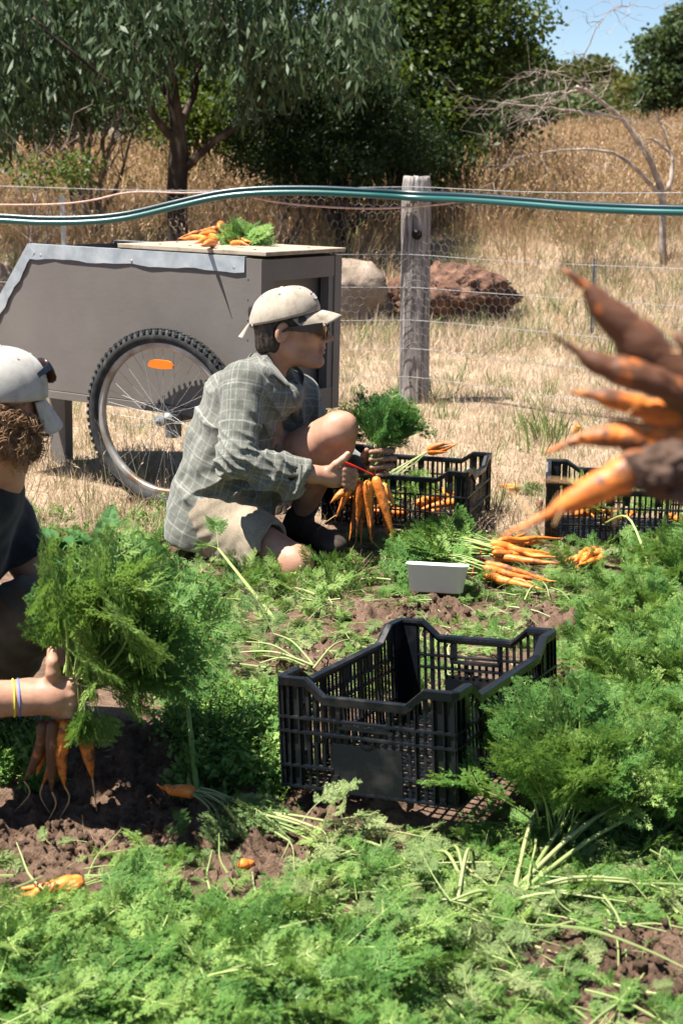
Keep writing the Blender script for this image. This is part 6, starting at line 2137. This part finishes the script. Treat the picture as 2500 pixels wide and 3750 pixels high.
# right hand closed on the stalks, seen from the back of the hand
ph_ = A(200, 2548, pY - .13)
S.cone(wR_, ph_, .034, .038, .02)
S.ell(ph_ + np.array([.012, .0, .0]), (.052, .026, .044), None, .015)
for i in range(4):
    yy = 2505 + 36 * i; r0 = (.0115, .0118, .011, .0098)[i]
    finger(S, [A(210, yy + 6, pY - .125), A(272 - 4 * i, yy, pY - .145), A(312 - 6 * i, yy + 4, pY - .115), A(308 - 6 * i, yy + 8, pY - .075), A(270, yy + 10, pY - .065)], r0 * 1.06, r0 * .86)
finger(S, [A(190, 2500, pY - .13), A(196, 2462, pY - .145), A(194, 2425, pY - .145), A(192, 2385, pY - .135)], .0160, .0112, .007)
# left hand further back, holding the same stalks higher up
pl_ = A(285, 2490, pY + .03)
S.cone(wL_, pl_, .027, .028, .015)
for i in range(4):
    finger(S, [pl_ + np.array([0, 0, .02 - .018 * i]), A(325, 2470 + 26 * i, pY + .02), A(338, 2474 + 26 * i, pY - .02), A(318, 2478 + 26 * i, pY - .04)], .011, .009)
hipr, knr, ankr = A(-440, 2530, pY + .20), A(105, 2260, pY + .14), A(-150, 2790, pY + .26)
S.cone(hipr, knr, .09, .062, .04); S.cone(knr, ankr, .055, .04, .02)
S.cone(A(-380, 2350, pY + .16), hipr, .12, .12, .06)
ft = ankr + np.array([.14, -.03, 0]); ft[2] = .03


def l_attrs(V):
    d = np.linalg.norm(V - A(250, 2500, pY - .08), axis=1); dirt = .55 * (1 - sstep(.04, .11, d))
    dt = np.linalg.norm(V - A(193, 2400, pY - .11), axis=1); dirt = np.maximum(dirt, 1 - sstep(.02, .045, dt))
    return {'dirt': dirt, 'stubble': np.zeros(len(V)), 'lip': np.zeros(len(V))}


lo, hi = bbox([lh, eL_, eR_, hipr, ankr, A(340, 2600, pY), knr], .15); lo[2] = max(lo[2], .0)
sdf_obj('body', S, lo, hi, .0048, skin_m, Lp, LO, attrs=l_attrs)
S = SDF(); S.cone(nb_ + np.array([-.03, 0, -.03]), A(-380, 2380, pY + .16), .145, .17, .06); S.cone(sR_, nb_, .075, .075, .05); S.cone(sL_, nb_, .075, .075, .05)
dl = (eL_ - sL_) / np.linalg.norm(eL_ - sL_); hl_ = sL_ + dl * .125
s4 = SDF(); s4.cone(sL_, hl_ + dl * .05, .072, .070, .02); s4.plane(hl_, dl + np.array([-.15, 0, 0]), .004); s4.cone(hl_ - dl * .04, hl_ + dl * .03, .056, .060, .003, 's'); S.sub(s4, 'u', .03)
dr = (eR_ - sR_) / np.linalg.norm(eR_ - sR_); hr_ = sR_ + dr * .17
s5 = SDF(); s5.cone(sR_, hr_ + dr * .05, .076, .074, .02); s5.plane(hr_, dr, .004); s5.cone(hr_ - dr * .04, hr_ + dr * .03, .058, .062, .003, 's'); S.sub(s5, 'u', .03)
S.cone(lh + lM @ np.array([-.022, 0, -.06]), nb_ + np.array([.005, 0, .02]), .063, .066, .01, 's')
S.disp(lambda P: .007 * pnoise(P * 9) + .004 * pnoise(P * 22))
lo, hi = bbox([nb_, sR_, sL_, A(-330, 2380, pY), hl_, hr_], .2)
sdf_obj('tee_shirt', S, lo, hi, .006, tee_m, Lp, LO)
S = SDF(); S.cone(A(-380, 2470, pY + .16), hipr, .16, .15, .05); S.cone(hipr, knr, .118, .088, .04); S.cone(knr, ankr + np.array([0, 0, .04]), .082, .062, .02)
S.disp(lambda P: .006 * pnoise(P * 10) + .004 * np.sin((P[:, 0] + P[:, 2]) * 90 + 3 * pnoise(P * 7)) * np.exp(-(np.linalg.norm(P - knr, axis=1) / .16) ** 2) + .003 * pnoise(P * 25))
lo, hi = bbox([hipr, knr, ankr, A(-330, 2470, pY)], .2); lo[2] = max(lo[2], .03)
sdf_obj('trousers', S, lo, hi, .006, trouser_m, Lp, LO)
S = SDF(); S.cone(ankr, ft, .05, .042, .02); S.ell(ft, (.06, .048, .036), None, .02); S.plane((0, 0, .004), (0, 0, -1), .004)
lo, hi = bbox([ankr, ft], .09)
sdf_obj('boot', S, lo, hi, .006, boot_m, Lp, LO)
# wristbands
for nm, off, mt in (('wristband', .030, (.55, .50, .06)), ('wristband', .020, (.10, .16, .42))):
    d_ = (wR_ - eR_) / np.linalg.norm(wR_ - eR_); a = np.linspace(0, 2 * math.pi, 26, endpoint=False); u = perp(d_); w = np.cross(d_, u)
    c_ = wR_ - d_ * off - LO
    tm_ = NT('wristband_%02d' % int(off * 1000)).set(.6, .3); tm_.color(mt)
    MB().tube(c_ + .0385 * (np.cos(a)[:, None] * u + np.sin(a)[:, None] * w), .0022, 6, closed=True).build(nm, tm_.m, Lp, smooth=True)
# curly hair: separate locks wound as small spirals
S = SDF()
S.ell(lh + lM @ np.array([-.03, 0, .0]), np.array([.10, .086, .09]), lM, .02); S.ell(lh + lM @ np.array([-.055, 0, -.035]), np.array([.052, .070, .045]), lM, .03)
S.cone(lh + lM @ np.array([.115, -.2, -.06]), lh + lM @ np.array([.115, .2, -.06]), .11, .11, .01, 's')
S.disp(lambda P: .012 * pnoise(P * 38) + .006 * pnoise(P * 75))
lo, hi = bbox([lh], .2)
hr = sdf_obj('hair', S, lo, hi, .005, hair_curl, Lp, LO)
rl = np.random.default_rng(8); m = MB()
for q in range(190):
    th = rl.uniform(-math.pi * .98, -.15) if rl.random() < .75 else rl.uniform(.2, math.pi); zz = rl.uniform(-.055, .026)
    base = np.array([-.022 + .094 * math.cos(th), .084 * math.sin(th), zz])
    if base[0] > .055 and zz < -.03: continue
    out = np.array([math.cos(th), math.sin(th), 0]); dn = out * rl.uniform(.2, .9) + np.array([0, 0, -.8]) + rl.normal(0, .45, 3)
    L = rl.uniform(.025, .052); rr = rl.uniform(.006, .014); tt = np.linspace(0, 1, 14); ph0 = rl.uniform(0, 6.28); turns = rl.uniform(.6, 1.5)
    dn /= np.linalg.norm(dn); u = perp(dn); w = np.cross(dn, u)
    for st_ in range(13):
        jt = rl.normal(0, .0035, 3); dp = rl.normal(0, .22); rs = rr * rl.uniform(.8, 1.25)
        P = base + jt * (1 + tt[:, None]) + dn * (tt * L * rl.uniform(.85, 1.15))[:, None] + rs * (np.cos(ph0 + dp + turns * 6.28 * tt)[:, None] * u + np.sin(ph0 + dp + turns * 6.28 * tt)[:, None] * w)
        m.tube((lh - LO) + (P * ls) @ lM.T, np.interp(tt, [0, .6, 1], [.0012, .0010, .0004]), 3, cap=False)
lk = m.build('curls', hair_curl, hr, smooth=True); lk.name = 'curl'; lk['kind'] = 'stuff'
lcM = frame3((.55, .80, -.20), (.16, .14, 1))
cap_parts(Lp, LO, lh + lM @ np.array([-.004, 0, .030]), lcM, ls * 1.04, cap_white, cap_white, strap=True, back_tab=False, visor_tilt=-.5)
# sunglasses pushed up on the front of the cap
gM = frame3((.66, .66, .36), (-.30, -.05, 1))
g_ = glasses_parts(Lp, LO, lh + lM @ np.array([.012, 0, .030]) + np.array([-.014, -.01, .022]), gM, ls * 1.06, NT('dark_red_lens').set(.1, .6).m, .35)
for ch in [g_] + list(g_.children):
    if ch.data.materials[0].name.startswith('dark_red'): pass
bpy.data.materials['dark_red_lens'].node_tree.nodes['Principled BSDF'].inputs['Base Color'].default_value = (.09, .02, .012, 1)

# ================================================================== PLANTS OF THE BED
rp = np.random.default_rng(404)
# ---- standing carrot plants of the row at the right
def carrot_plant(label, px, py, n, sc, lean=(0, 0), seed=0, fr=FR_TOP, spread=.55):
    r = np.random.default_rng(seed)
    b = at(px, py, z=0); b.z = gz(b.x, b.y) - .005
    root = empty('carrot_plant', b); tag(root, label, 'plant', 'carrot plants still standing in the row')
    for q in range(n):
        a = r.uniform(0, 6.28); th = abs(r.normal(0, spread)) * .8 + .05
        d = Vector((math.sin(th) * math.cos(a) + lean[0], math.sin(th) * math.sin(a) + lean[1], math.cos(th)))
        obj('frond', fr[q % len(fr)], root, (r.normal(0, .018), r.normal(0, .018), 0), rot_zx(d, (math.cos(a), math.sin(a), -.4)), sc * r.uniform(.75, 1.15))
    return root


FR_BIG = [frond_mesh('frond_upright_%d' % k, .42, 210 + k, .42, .27, .30 + .22 * k, True, carrot_leaf, stem_m, npin=9) for k in range(4)]
ROW = [(2040, 3090, 15, 1.12, (-.05, -.02), 'tall carrot plant right of the empty crate, its fronds over the crate corner'),
       (2130, 3020, 14, 1.10, (-.05, .0), 'leafy carrot plant behind the one at the crate corner'),
       (2200, 2960, 14, 1.05, (0, 0), 'carrot plant in the row, second from the crate corner'),
       (2270, 3060, 14, 1.0, (.05, 0), 'carrot plant in the near row above the long cut stalks'),
       (2380, 2960, 14, 1.0, (0, 0), 'carrot plant near the right edge level with the crate base'),
       (2490, 3040, 14, 1.0, (0, 0), 'carrot plant at the right edge level with the long cut stalks'),
       (2250, 2820, 12, .95, (0, 0), 'carrot plant in the row right of the crate side wall'),
       (2420, 2790, 12, .95, (0, 0), 'carrot plant at the right edge right of the crate side wall'),
       (2320, 2640, 12, .9, (0, 0), 'carrot plant in the row level with the crate back corner'),
       (2460, 2600, 12, .9, (0, 0), 'carrot plant at the right edge level with the crate back corner'),
       (2240, 2500, 11, .85, (0, 0), 'carrot plant in the row just behind the crate back corner'),
       (2390, 2450, 11, .85, (0, 0), 'carrot plant further back in the right row'),
       (2480, 2400, 11, .85, (0, 0), 'carrot plant at the right edge below the far right crate'),
       (2290, 2360, 11, .8, (0, 0), 'carrot plant in the row below the small muddy heap of carrots'),
       (2400, 2270, 11, .85, (0, 0), 'carrot plant in the row under the far right crate'),
       (2490, 2210, 12, .9, (0, 0), 'bushy carrot plant at the right edge in front of the far right crate'),
       (2330, 2180, 10, .7, (0, 0), 'short carrot plant right of the small muddy heap of carrots'),
       (2440, 2110, 11, .85, (.05, 0), 'carrot plant right of the arched green stalk, before the far right crate'),
       (2500, 2050, 11, .9, (0, 0), 'carrot plant touching the far right crate at the edge'),
       (2180, 2390, 8, .6, (0, 0), 'low carrot plant left of the row behind the crate')]
for k, (px, py, n, sc, ln, lab) in enumerate(ROW):
    if py > 2700: carrot_plant(lab, px, py, n - 2, sc * (.66 if k < 2 else .54), ln, 300 + k, FR_BIG, .42)
    else: carrot_plant(lab, px, py, n + 1, sc * .55, ln, 300 + k, FR_BIG if k % 2 else FR_TOP, .5)


def stalk_bunch(name, label, base, ends, rad, fr, cat='carrot tops', sc=.5, mat=None, sag=.02):
    b = at(*base, z=0); b.z = gz(b.x, b.y)
    root = empty(name, b); tag(root, label, cat)
    for q, (px, py, Y, z) in enumerate(ends):
        e = (at(px, py, Y=Y) if Y else at(px, py, z=z)) - b
        s = Vector(rp.normal(0, .012, 3)); s.z = .012
        m = (s + e) / 2 + Vector((0, 0, sag))
        P = smooth_path([np.array(s), np.array(m), np.array(e)], 12)
        MB().tube(P, np.linspace(rad, rad * .55, 12), 6).build('leaf_stalk', mat or stem_pale, root, smooth=True)
        if fr:
            for w in range(2): obj('frond', fr[(q + w) % len(fr)], root, e, rot_zx(np.array(e) - np.array(m) + rp.normal(0, .06, 3), (0, 0, -1)), sc)
    return root


stalk_bunch('carrot_greens', 'long pale cut carrot stalks fanning up to the right in the foreground', (1880, 3290),
            [(2180, 2880, 2.72, 0), (2230, 2900, 2.70, 0), (2330, 2900, 2.62, 0), (2420, 2940, 2.6, 0), (2080, 3010, 2.7, 0), (1960, 2960, 2.62, 0)], .0052, FR_TOP, sc=.55)
stalk_bunch('carrot_greens', 'flattened pale cut stalks below the fanned stalks in the foreground', (1850, 3300), [(2380, 3240, None, .03), (2300, 3220, None, .05), (2250, 3310, None, .02), (1650, 3300, None, .02)], .0042, FR_WILT, sc=.7)
stalk_bunch('carrot_greens', 'curved bare stalks standing in the litter left of the fanned stalks', (1690, 3300), [(1640, 3110, 2.5, 0), (1735, 3120, 2.5, 0), (1560, 3140, 2.55, 0)], .0042, FR_WILT, sc=.5, sag=.05)
stalk_bunch('carrot_greens', 'bundle of pale stalks lying across the soil before the crate', (790, 2935), [(1180, 3040, None, .03), (1140, 3060, None, .02), (1210, 3010, None, .03), (1100, 3020, None, .04), (1160, 3090, None, .02), (1060, 3080, None, .02)], .0042, FR_WILT, sc=.55)
stalk_bunch('carrot_greens', 'cut pale stalks heaped on the soil left of the far end of the empty crate', (1130, 2460), [(860, 2390, None, .03), (900, 2350, None, .05), (1280, 2340, None, .03), (1000, 2320, None, .05), (950, 2430, None, .02)], .0036, FR_WILT, sc=.6)
stalk_bunch('weed_stalk', 'tall pale green weed stalk rising from the dug soil', (730, 2890), [(685, 2560, 3.0, 0), (700, 2700, 3.02, 0)], .0075, [weed_mesh('weed_top', 9, .10, 5)], 'weed', .8, stem_m, 0)
stalk_bunch('weed_stalk', 'thick green stalk leaning beside the kneeling person\'s shorts', (960, 2290), [(800, 2010, 4.3, 0)], .0070, FR_TOP, 'weed', .45, stem_m, 0)
stalk_bunch('weed_stalk', 'arched green stalk in front of the far right crate', (2400, 2110), [(2215, 1915, 4.75, 0)], .0052, None, 'weed', .3, stem_m, .10)

# ---- broad-leaved comfrey behind the big bunch
comfrey_m = leafmat('comfrey_leaf', (.022, .072, .02), (.045, .125, .036), (.09, .19, .06), .3, .65, .2)
def big_leaf(name, L, W, droop, seed):
    r = np.random.default_rng(seed); n, m = 24, 8; V = []; F = []
    for i in range(n + 1):
        t = i / n; w = W * (math.sin(math.pi * min(1, t * .92 + .06)) ** .75) * (1 - .25 * t)
        cx = L * (t - .25 * droop * t * t); cz = L * (.28 * t - droop * t * t * .7)
        for j in range(m + 1):
            s = j / m * 2 - 1
            V.append((cx, s * w + .004 * math.sin(8 * t), cz + .35 * w * abs(s) ** 1.3 + .0035 * math.sin(46 * t - 5 * abs(s)) * min(1, 2 * abs(s)) + .003 * r.normal()))
    for i in range(n):
        for j in range(m): a = i * (m + 1) + j; F.append((a, a + m + 1, a + m + 2, a + 1))
    return np_mesh(name, np.array(V), np.array(F), [comfrey_m], True)


CL_ = [big_leaf('broad_leaf_%d' % k, .20 + .03 * k, .042 + .006 * k, .35 + .25 * k, k) for k in range(3)]
for (px, py, n, lab, s) in ((190, 2060, 14, 'broad-leaved green plant behind the big carrot bunch', 1.0), (370, 2040, 10, 'second broad-leaved plant right of the first, behind the carrot bunch', 1.0)):
    b = at(px, py, z=0); root = empty('comfrey_plant', b); tag(root, lab, 'plant')
    for q in range(n):
        a = q * 2.4 + rp.normal(0, .3); obj('leaf', CL_[q % 3], root, (0, 0, .01), (rp.normal(0, .2), -rp.uniform(.0, .9), a), s * rp.uniform(.75, 1.15))

# ---- litter of cut tops over the bed: nobody could count it
PROTO = FR_LITTER + FR_WILT + FR_TOP[:2] + [weed_mesh('low_weed_%d' % k, 9, .11, 70 + k) for k in range(2)] + [tuft_mesh('bed_grass', 14, .16, 171, .05, .6, .0028, grass_green, 3, 0, .8), tuft_mesh('bed_straw', 14, .14, 172, .06, 1.0, .002, straw_m, 3, 0, .8)] + [MB().tube(smooth_path([(0, 0, 0), (.01 * k, .012, .08), (.03 * k, 0, .17), (.05 * k, -.01, .24)], 9), np.linspace(.0034, .0014, 9), 5, cap=False).mesh('cut_stem_%d' % k, stem_pale) for k in (1, 2)]
cr_inv = (Matrix.Translation((-.1276, 2.7356, .04)) @ Euler((-.0769, -.0775, -.4722), 'XYZ').to_matrix().to_4x4()).inverted()


def blocked(x, y):
    q = cr_inv @ Vector((x, y, .05))
    if -.02 < q.x < .42 and -.02 < q.y < .62: return True
    return False


pts, rots, sc, ix = [], [], [], []
def fill(x0, x1, y0, y1, n, kinds, pile, s0, s1, upright=(1.0, .35), avoid=.85, heading=None):
    k = 0; tries = 0
    while k < n and tries < n * 8:
        tries += 1
        p = at(rp.uniform(x0, x1), rp.uniform(y0, y1), z=0)
        if blocked(p.x, p.y): continue
        if rp.random() < avoid * soil_mask(np.array([p.x]), np.array([p.y]))[0]: continue
        th = min(1.62, max(.1, rp.normal(*upright))); a = rp.uniform(0, 6.28) if heading is None else rp.normal(*heading)
        d = Vector((math.sin(th) * math.cos(a), math.sin(th) * math.sin(a), math.cos(th)))
        e = rot_zx(d, (rp.normal(0, .5), rp.normal(0, .5), -.7))
        pts.append((p.x, p.y, pile * rp.random() ** 1.5)); rots.append(tuple(e)); sc.append(rp.uniform(s0, s1)); ix.append(int(rp.choice(kinds))); k += 1


G, W_, WE = [0, 1, 2], [3, 4, 5], [8, 9]
fill(-150, 1250, 3450, 3900, 420, G, .05, .5, .85, (1.38, .18), .35, (-.2, 1.0))
fill(400, 1100, 3310, 3460, 110, G, .02, .28, .5, (1.4, .15), .3)
fill(-100, 420, 3400, 3480, 70, G, .01, .25, .42, (1.45, .12), .2)
fill(1200, 2550, 3640, 3850, 220, G + W_, .02, .22, .42, (1.4, .2), .8)
fill(1150, 2100, 3060, 3640, 620, G + W_ + [3, 4], .03, .26, .5, (1.46, .16), .7)
fill(2000, 2550, 3080, 3380, 200, G + W_, .025, .26, .5, (1.4, .2), .6)
fill(1700, 2500, 2960, 3120, 120, G, .02, .3, .5, (1.2, .3), .4)
fill(650, 1650, 2120, 2560, 620, W_ + G + [3, 4], .02, .25, .48, (1.47, .14), .85)
fill(1650, 2200, 2100, 2400, 260, W_ + G + WE + [10], .02, .25, .48, (1.35, .25), .8)
fill(200, 1000, 1960, 2300, 320, G + W_ + WE + [10, 11], .02, .28, .5, (1.35, .25), .6)
fill(850, 1350, 2080, 2200, 110, WE + [10, 11, 0, 1], .01, .35, .6, (.9, .4), .3)
fill(620, 1060, 2560, 2860, 170, WE + [8, 9], .01, .5, .9, (.5, .3), .45)
fill(-60, 200, 2700, 2860, 40, WE, .01, .5, .9, (.6, .4), .3)
fill(950, 1100, 2750, 3010, 30, WE, .01, .4, .8, (.6, .4), .4)
fill(2100, 2550, 2000, 2950, 380, G, .02, .35, .6, (1.1, .35), .4)
fill(1250, 2100, 1950, 2120, 240, W_ + G + [10, 11], .015, .22, .42, (1.45, .15), .3)
fill(450, 700, 3090, 3200, 10, G, .02, .3, .5, (1.2, .3), .2)
fill(-800, -100, 2000, 3800, 200, W_ + G + WE, .02, .3, .6, (1.3, .25), .5)
fill(2550, 3300, 2000, 3800, 320, G + W_ + WE, .02, .3, .6, (1.2, .3), .5)
fill(-50, 2550, 2050, 3750, 300, W_ + [11], .01, .2, .42, (1.5, .1), .35)
fill(600, 2200, 2120, 2600, 110, [12, 13], .03, .5, 1.0, (1.5, .08), .3)
fill(1100, 2500, 3050, 3750, 110, [12, 13], .04, .5, 1.0, (1.45, .12), .3)
fill(0, 1200, 3250, 3750, 60, [12, 13], .05, .5, .9, (1.4, .15), .3)
fill(-100, 1000, 1880, 2000, 260, [10, 11, 11, 8], .005, .4, .8, (.5, .4), 0)
pts = np.array(pts); pts[:, 2] += ground_height(pts[:, 0], pts[:, 1])
tag(scatter('cut_carrot_tops', pts, rots, sc, PROTO, ix), 'green and wilting carrot tops and weeds littered over the bed', 'foliage')

# ---- clods of earth
CLODS = []
for k in range(4):
    o = lump('clod_%d' % k, (0, 0, 0), (1, 1, .75), 3.7 * k, clod_m, None, 3); CLODS.append(o.data); bpy.data.objects.remove(o)
pts, rots, sc, ix = [], [], [], []
while len(pts) < 3600:
    s = SOIL[int(rp.choice(len(SOIL), p=np.array([q[2] * q[3] for q in SOIL]) / sum(q[2] * q[3] for q in SOIL)))]
    p = at(s[0] + rp.normal(0, s[2] * .5), min(3900, s[1] + rp.normal(0, s[3] * .5)), z=0)
    if blocked(p.x, p.y): continue
    pts.append((p.x, p.y, 0)); rots.append(tuple(rp.uniform(0, 6.28, 3))); sc.append(min(.013, .0015 + rp.exponential(.0021))); ix.append(int(rp.integers(0, 4)))
pts = np.array(pts); pts[:, 2] = ground_height(pts[:, 0], pts[:, 1]) - np.array(sc) * .1
tag(scatter('soil_clods', pts, rots, sc, CLODS, ix), 'crumbled brown clods of earth over the dug patches', 'soil')

# ---- dry seed stalks in the turf by the wheel
SEED = [tuft_mesh('seed_stalks_%d' % k, 4, .30, 180 + k, .03, .25, .0016, straw_m, 4, 1.0, .3) for k in range(2)]
pts = []
for (px, py) in [(330, 1900), (420, 1880), (250, 1890), (505, 1860), (380, 1930), (560, 1880), (1590, 1490), (1620, 1500), (1560, 1485), (1640, 1520), (2010, 1590), (1960, 1560), (1850, 1500), (640, 1905), (1800, 1620)]:
    p = at(px, py, z=0); pts.append((p.x, p.y, gz(p.x, p.y)))
tag(scatter('dry_seed_stalks', pts, rp.normal(0, .1, (len(pts), 3)), rp.uniform(.6, 1.0, len(pts)), SEED, rp.integers(0, 2, len(pts))), 'thin dry seed stalks standing in the turf', 'grass')
